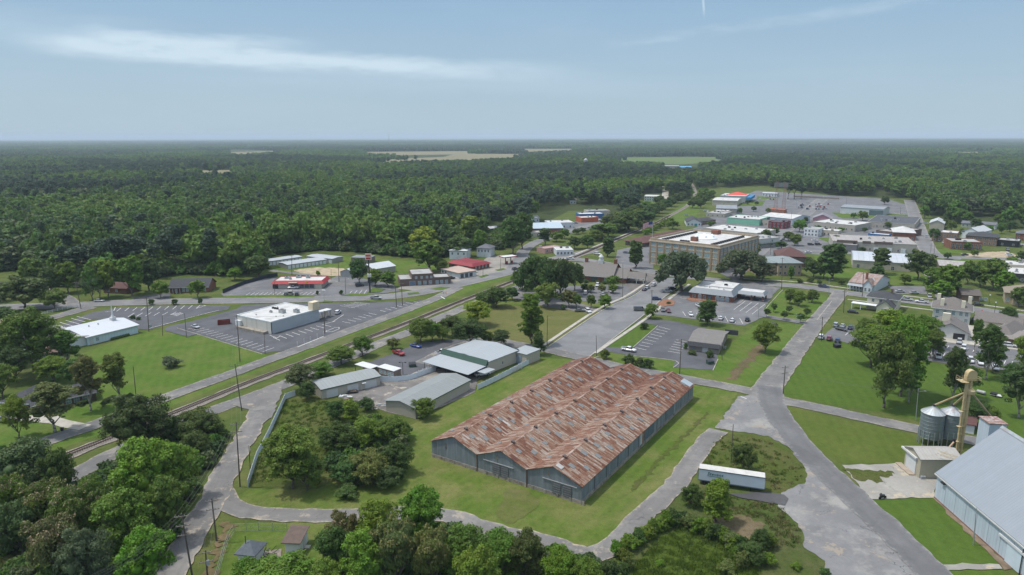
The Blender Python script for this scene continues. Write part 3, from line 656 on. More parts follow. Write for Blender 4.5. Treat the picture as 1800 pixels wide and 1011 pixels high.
 if blossom:
  me.materials.append(blossom[0]);top=(d[:,2]>.25)&(rg.random(nleaf)<blossom[1])&(P[:,2]>z0+(z1-z0)*.45)
  cl=rg.random(len(SR))<.6;top&=cl[idx];mi[:nleaf][top]=1
 me.polygons.foreach_set('material_index',mi)
 me.update(calc_edges=True);me.validate();return me
def trunk_mesh(name,seed,R,zc,zt,r,mat,limbs=5,lean=.0):
 rg=random.Random(seed);m=MB()
 p=Vector((0,0,-.2));n=4;pts=[p]
 for k in range(1,n+1):pts.append(Vector((rg.uniform(-.15,.15)*k+lean*k,rg.uniform(-.15,.15)*k,zc*1.15*k/n)))
 for k in range(n):m.tube(pts[k],pts[k+1],r*(1.25 if k==0 else 1-.14*k),r*(1-.14*(k+1)),7)
 for i in range(limbs):
  a=i*2.4+rg.uniform(0,.5);s=pts[rg.randint(2,n)];ee=Vector((math.cos(a)*R*.62,math.sin(a)*R*.62,zc+(zt-zc)*rg.uniform(.25,.75)))
  mid=s.lerp(ee,.5)+Vector((0,0,-.06*R));m.tube(s,mid,r*.5,r*.33,5);m.tube(mid,ee,r*.33,r*.1,5)
 m.tube(pts[-1],(0,0,zt*.85),r*.45,r*.12,5)
 me=m.mesh(name,mat);me.shade_smooth();return me
dome=lambda t:math.sqrt(max(0,1-(abs(t-.38)/.66)**2.2))
egg=lambda t:math.sqrt(max(0.02,1-((t-.45)/.58)**2))
cone=lambda t:1-.82*t
umb=lambda t:.55+.5*t if t<.8 else 1-(t-.8)*2
wild=lambda t:.55+.45*math.sin(t*7)**2 if t<.85 else.45
KINDS={'oak':(5.,11,2.2,dome,15,.40,.82,{}),'oak2':(5.,11.5,1.6,egg,17,.36,.85,{}),'tall':(3.6,15,3.2,wild,17,.44,1.05,dict(gaps=.12)),'pine':(3.2,17,8.,egg,12,.42,.62,dict(gaps=.15)),'live':(9.,11,2.6,dome,26,.27,.72,dict(droop=.12)),'mimosa':(5.5,8,2.2,umb,16,.34,.5,{}),'round':(2.,4.2,1.1,egg,9,.5,.95,{}),'bush':(1.8,2.4,.0,dome,9,.45,.8,{}),'cone':(3.4,11,.8,cone,16,.42,.95,{}),'column':(2.9,15,1.2,egg,18,.48,1.1,{}),'shaggy':(5.4,10,1.0,egg,20,.36,.8,dict(gaps=.12))}
LOD={'n':(17000,.37,17),'m':(4800,.72,11),'f':(1150,1.25,8)}
_tm={}
def tree_meshes(k,lod,var=0):
 key=(k,lod,var)
 if key in _tm:return _tm[key]
 R,H,z0,prof,nl,lr,sq,ex=KINDS[k];n,ls,sub=LOD[lod];ex=dict(ex);seed=hash((len(k),ord(k[0]),ord(k[-1]),var))%9999
 if k in('round','bush'):n=int(n*.3);ls*=.62
 if k=='live':n=int(n*1.9)
 if k=='pine':n=int(n*.7);ls*=.8
 if k=='mimosa':ex['blossom']=(M_PINK if var==0 else M_CREAM,.6 if var else.36)
 if lod=='f':ex.pop('gaps',None);nl=max(6,int(nl*.6));lr*=1.2
 cm=crown_mesh('crown',seed+7,R,z0,H,prof,nl,lr,n,ls,sub,sq,core=.5 if lod=='n' else.66,**ex)
 tr={'tall':.26,'live':.62,'pine':.22,'round':.1,'bush':.06,'cone':.25}.get(k,.28)
 tm=trunk_mesh('trunk',seed,R,z0+.8,H,tr,M_BARKL if k=='tall' else M_BARK,3 if lod=='f' else 6)
 _tm[key]=(cm,tm);return _tm[key]
TONE=dict(live=(.078,.108,.046,1),dark=(.064,.110,.026,1),mid=(.100,.165,.026,1),green=(.110,.192,.022,1),bright=(.150,.222,.028,1),yellow=(.215,.275,.030,1),lime=(.140,.228,.030,1),pine=(.062,.100,.040,1),grey=(.105,.130,.080,1),olive=(.125,.150,.045,1),blue=(.070,.120,.044,1))
NTREE=[0]
def tree(bx,by,ty,w,k,tone,label,group=None,cat='tree',name=None,var=0,xy=None,hh=None,ww=None,lod=None):
 if xy:x,y=xy;h=hh;wd=ww
 else:
  x,y,_=G(bx,by);h=TOP(bx,by,ty);zc=y*CP-(h*.5-HC)*SP;wd=w*zc/1200
 lod=lod or('n' if y<300 else 'm')
 cm,tm=tree_meshes(k,lod,var);R,H=KINDS[k][:2]
 rg=random.Random(int(x*13+y*7));NTREE[0]+=1
 r=root(name or{'pine':'pine_tree','bush':'bush','live':'oak_tree','oak':'oak_tree','oak2':'broadleaf_tree','mimosa':'mimosa_tree'}.get(k,'tree'),label,cat,(x,y,0),rg.uniform(0,6.28),group)
 s=wd/2/R;r.scale=(s,s,h/H)
 if k!='bush':link('trunk',tm,r)
 c=link('crown' if k!='bush' else 'foliage',cm,r);c.color=tuple(min(1,v*rg.uniform(.88,1.14))for v in TONE[tone][:3])+(1,)
 return r
T=tree
for i,a in enumerate([(163,528,470,34,'oak2','mid'),(176,524,462,34,'oak2','dark'),(191,523,458,44,'oak2','bright'),(120,515,462,46,'oak2','green'),(90,518,470,44,'oak2','dark'),(232,520,452,56,'oak2','mid'),(262,512,455,50,'oak2','dark'),(60,505,455,48,'oak2','mid')]):
 T(*a,['trunk showing tree first of the three by the highway shoulder at left','dark middle tree of the three by the highway shoulder','bright tree of the three by the highway shoulder','green tree behind the leaning roadside pole','dark tree over the side road junction','big round tree right of the brick cottage','dark tree left of the brick office','tree behind the corner oak at the wood edge'][i])
T(97,760,672,76,'tall','olive','thin leafy yard tree between the brick ranch house and its silver car driveway')
for a in[(160,722,625,52,'tall','olive','loose tree in front of the brick ranch house beside the field'),(210,706,620,50,'tall','mid','upright tree at the right end of the ranch house lawn'),(60,655,545,105,'oak2','mid','large spreading tree behind the white church annex'),(118,650,580,55,'tall','mid','slim tree against the church annex wall'),(20,640,575,70,'oak','dark','dark tree between the two houses at the church edge'),(95,672,628,60,'oak2','green','low round tree over the ranch house back yard'),(30,672,610,60,'oak2','dark','dark backyard tree shading the ranch house wing'),(135,676,632,50,'oak','dark','small dark tree at the corner of the church field'),(5,700,640,60,'oak2','mid','tree over the left end of the ranch house roof'),(34,770,697,50,'oak2','bright','small bright tree on the front lawn by the curved driveway'),(45,544,487,82,'oak','dark','wide dark oak on the sandy corner by the road'),(97,544,510,42,'oak','mid','smaller low tree beside the wide corner oak'),(5,572,540,50,'oak','dark','dark round tree at the road bend near the church'),(0,530,500,40,'oak2','mid','tree behind the corner oak across the road'),(283,524,495,30,'oak','mid','left of the two small street trees before the brick office'),(348,524,493,30,'oak','green','right of the two small street trees before the brick office'),(413,493,471,26,'oak','green','small round tree by the dark fence near the restaurant'),(455,488,450,48,'oak2','dark','tall dark tree by the dark screen fence next to the storage units'),(632,498,455,40,'oak2','dark','dark bushy tree growing against the grey gabled warehouse'),(660,503,473,34,'oak2','green','second tree in the clump beside the tall sign pole'),(682,505,478,32,'oak2','mid','right tree of the clump beside the tall sign pole'),(755,478,424,60,'oak2','green','large green tree behind the two storey brick shop'),(745,452,400,60,'oak2','yellow','yellow green tree crowning the woods behind the shops'),(775,480,455,26,'oak','mid','small tree beside the beige flat roofed shop'),(828,440,377,40,'tall','bright','tall bright tree behind the red roofed store'),(808,452,415,50,'oak','dark','grey green tree before the white house behind the red store'),(845,448,405,30,'oak2','green','narrow tree left of the grey roofed house'),(868,432,412,22,'cone','bright','small conical bright tree right of the grey roofed house'),(902,448,382,54,'oak2','dark','tall dark tree standing above the gas canopy'),(918,438,374,44,'oak2','dark','dark tree right behind the gas station grass'),(958,432,400,28,'tall','dark','small dark tree at the bend of the curving road'),(978,425,408,26,'oak','mid','low tree beside the pink flat building'),(992,420,402,20,'oak','mid','little tree by the shop parking'),(1013,412,402,16,'oak','dark','tiny dark tree on the grass island of the curving road'),(1024,410,400,14,'oak','dark','second tiny tree on the grass island of the curving road'),(1060,420,393,50,'oak','mid','rounded live oak on the grass north of the tracks'),(1010,438,416,26,'oak','dark','low dark tree left of the white roofed station building'),(1033,437,415,24,'oak','dark','low dark tree behind the white roofed station building'),(1104,408,372,60,'live','dark','dark live oak in the row north of the tracks'),(1078,405,375,46,'oak','dark','dark oak left in the row north of the tracks'),(1130,398,370,46,'oak','dark','dark oak right in the row north of the tracks'),(1068,452,417,30,'cone','dark','dark magnolia behind the brown roofed civic building'),(1117,472,423,36,'cone','dark','pointed dark magnolia between civic building and brick school'),(1150,462,440,20,'oak','mid','small tree at the left corner of the brick school'),(1165,470,446,22,'oak','green','small round tree before the left half of the brick school'),(1197,512,443,98,'live','live','huge mossy live oak in front of the brick school'),(1303,492,440,92,'live','live','huge live oak at the right corner of the brick school'),(1340,495,462,44,'oak','live','lower oak at the right edge of the huge school oak'),(1320,450,430,34,'oak','mid','tree along the street right of the brick school'),(945,524,450,84,'live','dark','broad dark live oak left of the brown roofed civic building'),(985,520,455,62,'live','dark','dark live oak joined to the civic building grove'),(918,510,470,40,'live','dark','outer live oak of the grove beside the highway'),(1010,512,462,36,'oak','dark','dark oak touching the left end of the civic building'),(963,540,498,50,'oak','mid','round tree on the grey lot edge below the grove'),(1000,540,510,30,'oak','olive','first small tree on the lot median'),(1013,541,517,20,'oak','mid','slim second tree on the lot median'),(1039,541,518,18,'oak','mid','third small tree on the lot median'),(1063,543,518,24,'oak','green','fourth tree on the lot median by the wide street'),(1028,513,499,16,'oak','dark','crape myrtle left of the lot facing the civic building'),(1038,515,500,16,'oak','olive','crape myrtle in the middle of the civic lot'),(1058,515,501,16,'oak','olive','crape myrtle beside the parked cars of the civic lot'),(1077,516,500,18,'oak','green','crape myrtle at the right end of the civic lot'),(1077,506,485,28,'oak','mid','tree before the low wing of the civic building'),(934,606,514,44,'column','green','tall columnar tree at the corner of the olive field'),(946,624,583,30,'cone','dark','dense dark rounded tree below the columnar tree'),(838,572,530,58,'oak2','yellow','yellow green tree beside the railway'),(872,540,505,52,'oak2','dark','dark tangle of trees beside the tracks above the yellow tree'),(900,528,505,26,'oak','dark','small dark tree at the right end of the track thicket'),(850,535,514,36,'oak2','dark','dark tree left in the thicket by the tracks'),(740,603,560,50,'oak','mid','left tree of the row above the metal roofed shop'),(760,600,566,36,'oak','green','second tree of the row above the metal roofed shop'),(778,600,574,26,'oak','mid','small third tree of the row above the metal roofed shop'),(795,592,556,44,'oak','dark','fourth tree of the row above the metal roofed shop'),(826,608,562,64,'oak','dark','wide dark tree right behind the metal roofed shop'),(880,608,580,36,'oak2','dark','dark tree by the right corner of the metal roofed shop'),(858,606,583,24,'oak','mid','low tree behind the metal roofed shop ridge'),(691,614,595,26,'oak','olive','small tree beside the red pickup'),(637,626,591,40,'oak','mid','round tree between the tracks and the trackside street'),(600,640,610,52,'oak','mid','low spreading tree behind the left storage shed'),(530,688,640,56,'oak2','olive','loose grey green tree at the end of the left storage shed'),(562,662,638,50,'oak2','mid','low leafy tree behind the left storage shed roof'),(540,702,672,34,'shaggy','dark','dark shrubby tree against the left storage shed wall'),(1243,571,526,46,'cone','dark','big magnolia tree behind the small brown office'),(1144,560,534,28,'oak2','mid','round tree at the edge of the bank parking'),(1236,527,524,1,'oak','mid',''),(1345,620,566,50,'oak2','green','round bright tree alone on the green by the diagonal street'),(1388,534,508,24,'oak2','mid','left tree of the clump on the bank lawn'),(1404,538,512,26,'oak2','mid','middle tree of the clump on the bank lawn'),(1427,532,509,26,'oak2','mid','right tree of the clump on the bank lawn'),(1348,558,543,14,'round','dark','first clipped ball tree, nearest the bank parking'),(1360,549,534,14,'round','dark','second clipped ball tree, behind the first'),(1378,563,547,15,'round','dark','clipped ball tree in the middle of the front three'),(1386,552,538,15,'round','dark','rear clipped ball tree of the five by the bank drive'),(1407,568,551,16,'round','dark','clipped ball tree nearest the diagonal street at left'),(1418,559,542,17,'round','dark','largest clipped ball tree beside the diagonal street'),(1462,492,428,60,'cone','dark','tall dark magnolia left of the old white house'),(1430,488,458,36,'oak','dark','dark tree beside the tan two storey library'),(1390,490,468,16,'cone','green','small cone tree against the tan library wall'),(1448,490,445,34,'oak2','dark','dark tree behind the tall magnolia'),(1545,482,435,36,'tall','dark','dark tree with two masses before the long beige hall'),(1540,492,468,30,'oak2','dark','low dark tree behind the old white house'),(1613,492,441,52,'oak','dark','large dark oak on the grass right of the beige hall'),(1640,512,470,46,'oak2','mid','left tree of the grove beyond the main street'),(1670,522,468,52,'oak2','green','middle tree of the grove beyond the main street'),(1655,528,495,40,'oak2','green','front tree of the grove beyond the main street'),(1745,510,457,56,'oak2','mid','large tree beside the beige gabled house'),(1765,520,478,40,'oak2','green','bright tree touching the beige gabled house'),(1722,505,465,36,'oak2','dark','dark tree behind the low brown house'),(1700,500,460,34,'oak2','mid','tree between the rusty roof and the low brown house'),(1553,717,585,84,'oak2','mid','big pale trunked tree in the middle of the paddock'),(1583,697,560,88,'oak2','green','tallest tree of the paddock grove with a thick dark trunk'),(1597,708,640,36,'tall','mid','slim tree right of the big paddock pair'),(1530,645,575,80,'oak2','mid','broad tree over the rear parking cars'),(1560,620,545,80,'oak2','bright','bright tree before the cream house'),(1622,612,555,60,'oak2','green','tree between the cream house and the rear parking'),(1520,600,560,44,'oak2','mid','tree at the left end of the rear parking row'),(1640,632,580,40,'oak2','mid','leafy tree before the garage gable'),(1672,712,610,40,'tall','dark','tall narrow tree left of the grain elevator head'),(1690,700,640,56,'oak2','dark','dark tree behind the grain elevator leg'),(1732,668,570,46,'tall','dark','tall ragged tree before the rear parking vans'),(1745,655,600,40,'oak2','dark','dark tree filling the right of the ragged tall tree'),(1712,620,560,22,'tall','mid','very slim tree beside the garage'),(1790,735,640,60,'tall','dark','dark tree at the far right of the paddock'),(1800,650,590,50,'oak2','green','tree at the right end of the rear parking'),(1715,752,705,50,'oak2','dark','dark tree behind the little red roofed shed'),(1738,745,715,40,'oak2','mid','low tree beside the rusty topped tower'),(1775,690,640,40,'oak2','dark','dark tree behind the utility trailer'),(1250,720,719,1,'oak','mid',''),(515,858,752,104,'oak2','lime','bright airy tree inside the white fence corner'),(540,862,800,70,'oak2','mid','darker tree in front of the bright fence corner tree'),(618,750,702,36,'cone','bright','pointed bright sapling behind the thicket'),(590,740,705,40,'shaggy','dark','dark shrubby tree left of the bright sapling'),(645,722,700,34,'shaggy','dark','dark shrub tree by the long shed end'),(745,735,700,46,'shaggy','mid','shrubby tree against the long shed side'),(600,800,745,70,'shaggy','dark','dark shaggy tree at the left of the central thicket'),(645,790,735,75,'shaggy','green','green shaggy tree at the top of the central thicket'),(690,780,735,66,'shaggy','mid','shaggy tree at the upper right of the central thicket'),(700,830,778,60,'shaggy','dark','shaggy tree at the right edge of the central thicket'),(650,848,795,80,'shaggy','olive','olive shaggy tree in the middle of the central thicket'),(610,852,812,60,'shaggy','dark','dark shaggy tree at the front of the central thicket'),(680,855,822,60,'shaggy','dark','low dark tree at the front right of the thicket'),(575,790,750,36,'shaggy','dark','small dark tree behind the bright fence corner tree'),(1258,918,843,66,'cone','green','leafy magnolia like tree in front of the semi trailer'),(1215,890,852,40,'shaggy','dark','dark shrub tree by the rear of the semi trailer'),(1306,828,780,46,'shaggy','dark','lone bushy tree on the grass island by the pole'),(1335,968,930,36,'shaggy','dark','dark shrubby tree beside the bare earth'),(1320,990,955,50,'shaggy','dark','low dark shrub tree at the corner of the meadow'),(248,800,694,112,'shaggy','dark','big dark tree over the railway by the poles'),(300,785,735,60,'shaggy','dark','dark tree right of the big tree over the railway'),(350,778,722,88,'shaggy','dark','rounded dark tree at the corner above the lane'),(345,810,760,60,'shaggy','dark','low dark tree along the brown lane bank'),(262,905,772,116,'oak2','lime','tall bright green tree in the left foreground wood'),(322,878,782,70,'oak2','lime','bright tree beside the lane in the left wood'),(300,950,840,80,'oak2','mid','tree at the lane edge of the left wood'),(225,985,865,110,'oak2','mid','broad tree at the front of the left wood'),(265,1040,930,100,'oak2','green','bright tree at the bottom of the left wood by the wires'),(50,875,775,120,'shaggy','blue','wide dark tree at the left edge below the tracks'),(110,880,790,60,'shaggy','dark','dark tree where the trackside street disappears'),(-10,870,780,80,'shaggy','dark','dark tree cut by the left frame below the tracks'),(165,905,840,60,'shaggy','mid','dark low tree behind the mimosas'),(85,945,850,90,'mimosa','mid','mimosa tree with dull pink blossom behind the others'),(140,965,862,95,'mimosa','mid','mimosa tree with dull pink blossom in the middle'),(100,1020,915,100,'mimosa','olive','mimosa tree in front with heavy pink blossom'),(20,930,840,70,'mimosa','mid','mimosa tree near the left edge'),(40,975,880,90,'shaggy','blue','dark tree between the mimosas at left'),(155,1040,930,90,'shaggy','grey','grey green tree at the bottom between mimosa and wires'),(745,972,860,92,'oak2','green','tallest green tree of the bottom middle wood'),(665,985,882,90,'oak2','green','green tree left of the tallest in the bottom wood'),(605,985,905,60,'mimosa','olive','mimosa tree by the brown roofed shed'),(590,1030,930,76,'oak2','dark','dark tree beside the brown roofed shed'),(640,1050,935,90,'oak2','bright','bright low tree at the bottom middle'),(700,1040,915,100,'mimosa','olive','cream flowered tree at the bottom middle'),(760,1045,930,90,'mimosa','olive','second cream flowered tree beside the tallest tree'),(815,1030,925,90,'oak2','mid','round tree right of the tallest green tree'),(880,1035,935,90,'oak2','mid','tree in the bottom wood below the lane bend'),(925,1040,935,80,'oak2','dark','dark tree in the bottom wood right of the lane bend'),(985,1060,965,80,'oak2','green','tree at the bottom right of the middle wood'),(1030,1075,985,70,'oak2','mid','low tree closing the middle wood at right'),(1068,1040,985,50,'shaggy','dark','dark shrub tree where the lane meets the meadow'),(840,1080,965,90,'oak2','bright','bright tree on the bottom edge of the middle wood'),(500,1060,985,130,'oak2','green','round green tree in front of the hipped shed'),(440,1050,985,70,'oak2','green','green tree hiding the hipped shed corner'),(575,1065,985,70,'oak2','bright','pale bright tree on the bottom edge between sheds and wood'),]:
 if a[3]<2:continue
 v=1 if a[4]=='mimosa' and 'cream' in a[6]else 0
 tree(*a,var=v)
def bush(bx,by,ty,w,tone,label,group=None,k='bush'):return tree(bx,by,ty,w,k,tone,label,group,'bush')
for a in[(300,645,627,34,'grey','large round grey bush alone in the church field'),(182,714,705,9,'dark','small clipped bush on the ranch house lawn'),(612,873,855,44,'dark','low brownish bush in front of the central thicket'),(1132,579,567,16,'dark','round bush on the strip beside the office parking'),(1063,631,614,20,'mid','round bush at the wide street corner'),(1105,642,624,24,'dark','left shrub of the three by the lower street'),(1124,645,629,18,'dark','middle shrub of the three by the lower street'),(1139,648,631,20,'dark','right shrub of the three by the lower street'),(1205,614,602,8,'green','small green shrub at the left corner of the brown office'),(1217,624,616,16,'dark','reddish dark shrub before the brown office'),(1247,629,616,14,'dark','rounded shrub right of the office door'),(266,536,526,11,'dark','first small crape myrtle on the highway verge'),(307,536,526,12,'dark','second small crape myrtle on the highway verge'),(352,535,524,9,'dark','third small crape myrtle on the highway verge'),(234,561,554,10,'dark','dark shrub on the church parking island'),(244,563,557,8,'mid','small shrub beside the dark one on the church island'),(558,519,511,6,'dark','dark clipped shrub at the restaurant exit'),(600,518,510,8,'dark','dark shrub across the restaurant drive'),(559,485,476,9,'green','small shrub on the sandy patch'),(990,545,535,10,'dark','low shrub under the median trees'),(1175,535,530,9,'olive','small palm like plant on the mulch island'),(1478,500,490,14,'dark','shrub left of the old white house porch'),(1509,505,495,10,'dark','shrub before the old white house porch'),(1545,503,494,18,'dark','shrub at the right of the old white house'),(1557,501,493,12,'dark','small round shrub at the far corner of the old white house'),(1425,497,488,14,'dark','shrub along the library sidewalk at right'),(1405,497,490,12,'dark','shrub along the library sidewalk at left'),(1440,500,492,10,'dark','third shrub along the library sidewalk'),(1400,1000,990,20,'green','small bright bush at the meadow bottom'),(1160,995,985,16,'bright','small bright bush in the middle of the meadow'),(1450,1011,1000,20,'dark','low weed bush at the asphalt edge')]:
 bush(*a)
rg=random.Random(3)
for i,(x,y)in enumerate([(1085,968),(1096,962),(1110,955),(1122,947),(1135,940),(1145,930),(1158,925),(1170,918),(1182,915),(1196,912),(1215,922),(1228,928),(1242,933),(1254,940),(1268,943),(1280,950),(1292,955),(1303,960),(1100,980),(1105,995),(1095,1010),(1290,975),(1300,990),(1280,1000),(1345,985),(1350,955)]):
 bush(x+rg.uniform(-3,3),y+8,y-12-rg.uniform(0,8),26+rg.uniform(-4,12),rg.choice(['mid','dark','olive','green']),'scrubby bush in the overgrown hedgerow around the tall meadow','hedgerow bushes round the meadow')
for i,(x,y)in enumerate([(92,722),(104,718),(117,713),(130,708),(142,713),(152,709),(190,707),(200,703),(215,702),(228,700)]):bush(x,y,y-8,16,'dark','low clipped shrub in the row along the ranch house front','foundation shrubs of the ranch house')
for i,(x,y)in enumerate([(1021,495),(1030,497),(1050,498),(1062,499),(1072,500)]):bush(x,y,y-5,11,'dark','low hedge shrub along the front wall of the civic building','hedge shrubs at the civic building')
for i in range(7):x=1178-i*7;bush(x,391+i*3.6,382+i*3.4,16,'green','leafy shrub in the green strip beside the railway','shrubs beside the railway')
NHAND=NTREE[0]
WOODLINE=[(-400,500),(0,478),(60,472),(100,503),(170,506),(285,490),(300,480),(380,484),(440,484),(466,466),(474,450),(560,440),(640,444),(700,450),(760,455),(800,446),(850,432),(880,440),(925,420),(940,404),(960,394),(1000,374),(1060,372),(1090,390),(1130,386),(1160,366),(1178,354),(1212,352),(1235,330),(1265,332),(1335,326),(1360,330),(1420,337),(1475,345),(1560,352),(1600,352),(1616,366),(1640,387),(1700,398),(1760,402),(1800,404),(2300,440)]
def lineat(L,x):
 if x<=L[0][0]:return L[0][1]
 for a,b in zip(L,L[1:]):
  if x<=b[0]:return a[1]+(b[1]-a[1])*(x-a[0])/(b[0]-a[0])
 return L[-1][1]
CLEAR=[[(622,266.5),(830,265),(836,270.5),(640,273)],[(805,270),(926,270),(922,277),(790,282),(660,285.5),(650,281),(780,275.5)],[(900,261.5),(1010,261),(1026,265),(930,268)],[(1074,276),(1282,275),(1287,283),(1200,287),(1092,284)],[(58,336),(210,333),(292,331),(294,336),(170,341),(63,344)],[(335,299),(412,298),(406,305),(342,305)],[(380,267),(500,264),(500,268),(398,272)],[(1586,308),(1830,310),(1830,316),(1596,312)],[(1655,266.8),(1768,266),(1762,269.5),(1660,270.5)],[(1163,309),(1170,309),(1176,348),(1163,350)],[(1209,318),(1216,315),(1226,336),(1227,350),(1202,368),(1205,360),(1216,345)],[(1165,284),(1225,284),(1230,296),(1170,297)],[(758,388),(820,388),(820,404),(758,400)],[(855,390),(912,390),(912,408),(860,406)],[(1125,340),(1170,340),(1165,366),(1118,370)],[(925,375),(950,372),(952,384),(925,384)],[(985,362),(1075,362),(1110,385),(1000,412),(925,430),(930,395)],[(1690,380),(1800,384),(1800,400),(1690,398)],[(60,480),(-60,484),(-60,498),(60,500)],[(735,343),(752,343),(752,352),(735,352)],[(605,350),(622,350),(622,358),(605,358)],[(840,425),(870,425),(870,452),(838,452)],[(1535,330),(1552,338),(1560,352),(1535,352)],[(1430,343),(1600,349),(1600,366),(1430,360)],[(275,484),(380,484),(380,515),(275,518)],[(1630,378),(1664,380),(1664,396),(1630,396)],[(1688,388),(1752,390),(1752,402),(1688,404)],[(1015,364),(1080,362),(1080,388),(1015,390)],[(1063,392),(1110,392),(1110,400),(1063,400)]]
def inpoly(x,y,P):
 c=False;j=len(P)-1
 for i in range(len(P)):
  if(P[i][1]>y)!=(P[j][1]>y)and x<(P[j][0]-P[i][0])*(y-P[i][1])/(P[j][1]-P[i][1])+P[i][0]:c=not c
  j=i
 return c
WROOF=[(700,346),(596,409),(865,346),(1008,353),(640,331),(420,353),(250,396),(905,350),(1450,305),(345,420),(520,420),(790,362),(1260,312),(1690,350)]
CLEAR+=[[(x-8,y-5),(x+8,y-5),(x+8,y+1.5),(x-8,y+1.5)]for x,y in WROOF]
CLB=[(min(p[0]for p in P),max(p[0]for p in P),min(p[1]for p in P),max(p[1]for p in P))for P in CLEAR]
def blocked(x,y,h):
 for z in(0,h*.55,h*.92):
  px,py=PX(x,y,z)
  for P,b in zip(CLEAR,CLB):
   if b[0]<=px<=b[1]and b[2]<=py<=b[3]and inpoly(px,py,P):return True
 return False
patch('woodland_floor',[(p[0],p[1]-3)for p in WOODLINE[:-1]]+[(2100,400),(2500,262),(900,250),(-700,262),(-600,480)],G_WOOD,.012-_zl[0],amp=0)
HED=[(1030,430,17),(1048,424,20),(1066,416,24),(1082,409,25),(1098,403,26),(1112,397,26),(1126,391,25),(1138,385,24),(1148,380,22),(1158,375,20),(1168,369,18),(1178,363,17),(1187,357,17),(1196,353,16),(1205,349,16),(1090,395,22),(1106,388,22),(1122,382,22),(1138,374,20),(1070,400,20),(1232,352,17),(1238,345,15),(1246,352,13),(1226,358,14),(1158,360,16)]
STR=[(1405,408,386,26,'green'),(1386,424,408,24,'dark'),(1397,432,412,26,'mid'),(1373,438,424,22,'dark'),(1347,424,404,20,'dark'),(1362,414,400,16,'dark'),(1182,403,388,24,'mid'),(1249,398,389,18,'mid'),(1217,366,350,20,'dark'),(1231,366,351,18,'dark'),(1313,360,352,9,'dark'),(1330,361,354,8,'dark'),(1385,350,322,18,'pine'),(1396,350,320,20,'pine'),(1408,350,328,16,'pine'),(1516,388,371,20,'mid'),(1437,408,396,12,'dark'),(1478,408,400,14,'mid'),(1520,408,400,12,'dark'),(1642,424,402,22,'dark'),(1690,418,402,12,'mid'),(1760,411,392,18,'mid'),(1796,460,442,20,'dark'),(1728,476,458,26,'mid'),(1777,468,452,20,'green'),(1692,484,466,22,'mid'),(1330,436,424,18,'mid'),(1420,470,452,22,'dark'),(1475,450,436,18,'mid'),(1620,470,455,16,'mid'),(1660,400,386,18,'dark'),(1240,358,345,18,'dark'),(1252,345,334,14,'mid'),(1790,540,505,36,'mid'),(1770,575,540,30,'dark'),(1600,600,570,26,'green'),(1480,470,452,20,'dark'),(1350,375,366,10,'mid'),(1555,360,345,16,'dark'),(1700,440,426,14,'mid'),(1640,470,456,18,'green'),(1672,406,388,18,'mid'),(1715,402,384,20,'dark'),(1738,412,396,16,'green'),(1775,408,388,22,'dark'),(1625,384,362,20,'green'),(1668,392,372,20,'dark'),(1700,392,372,20,'mid'),(1755,396,376,22,'mid'),(1712,452,438,14,'mid'),(1665,456,444,14,'dark'),(1740,490,466,26,'dark'),(1790,478,458,22,'mid'),(1590,500,482,22,'mid'),(1470,430,414,18,'mid'),(1515,445,434,14,'dark'),(1560,402,390,14,'mid'),(1455,402,391,13,'dark'),(1500,384,374,12,'mid'),(1415,392,381,12,'dark'),(1300,376,366,12,'mid'),(1325,372,363,10,'dark'),(1268,360,350,12,'mid')]
for x,y,h in HED:tree(x+rg.uniform(-3,3),y,y-h,h*1.5,'shaggy',rg.choice(['dark','mid','dark','green']),'dense dark tree in the hedge line beside the railway embankment','trees of the railway hedge')
for x,y,ty,w_,tn in STR:tree(x,y,ty,w_,'pine' if tn=='pine' else rg.choice(['oak','oak2']),tn,'small street tree scattered among the downtown roofs and lots','street trees downtown',name='tree')
NHAND=NTREE[0]
rg=random.Random(11);WOOD=[]
def density(x,y):return.5+.5*math.sin(x*.011+1.3*math.sin(y*.006))*math.cos(y*.008+x*.004)
y=370.
while y<2300:
 sp=(9.2 if y<700 else 10.8)if y<1200 else 13;hw=y*.86+60;x=-hw
 while x<hw:
  X=x+rg.uniform(-.42,.42)*sp;Y=y+rg.uniform(-.42,.42)*sp;x+=sp
  px,py=PX(X,Y,0)
  if py>lineat(WOODLINE,px)+0:continue
  dn=density(X,Y);h=rg.uniform(12.5,20)*(1+.25*dn)
  if blocked(X,Y,h):continue
  WOOD.append((X,Y,h,dn,rg.random()))
 y+=sp
def wood_kind(X,Y,dn,r):
 big=math.sin(X*.0061+1.7*math.sin(Y*.0031)+2)*math.cos(Y*.0049+X*.0017)+.35*math.sin(X*.023)*math.sin(Y*.019)
 if(big>.22 and r>.14)or r>.93:return 'pine','pine'
 n2=math.sin(X*.017+5+math.sin(Y*.01))*math.sin(Y*.013+2)
 tone='bright' if(n2>.42 and r<.7)or r<.05 else('green' if n2>.05 else('mid' if r<.55 else('dark' if r<.82 else 'olive')))
 return('oak' if r<.4 else('oak2' if r<.8 else 'tall')),tone
WOOD.sort(key=lambda t:math.hypot(t[0],t[1])+(0 if 0<PX(t[0],t[1],8)[0]<1800 else 1e6))
NEARW=max(0,298-NHAND)
LAB={'pine':'dark pine in the front rows of the big wood beyond the highway','oak':'round crowned tree in the front rows of the big wood beyond the highway','oak2':'egg shaped leafy tree in the front rows of the wood beyond the highway','tall':'uneven tall leafy tree in the front rows of the wood beyond the highway'}
for X,Y,h,dn,r in WOOD[:NEARW]:
 k,tn=wood_kind(X,Y,dn,r)
 tree(0,0,0,0,k,tn,LAB[k],'trees in the front of the big wood',xy=(X,Y),hh=h*(1.12 if k=='pine' else 1),ww=(8.5 if k=='pine' else 14)*rg.uniform(.75,1.25),lod='m')
_fm={}
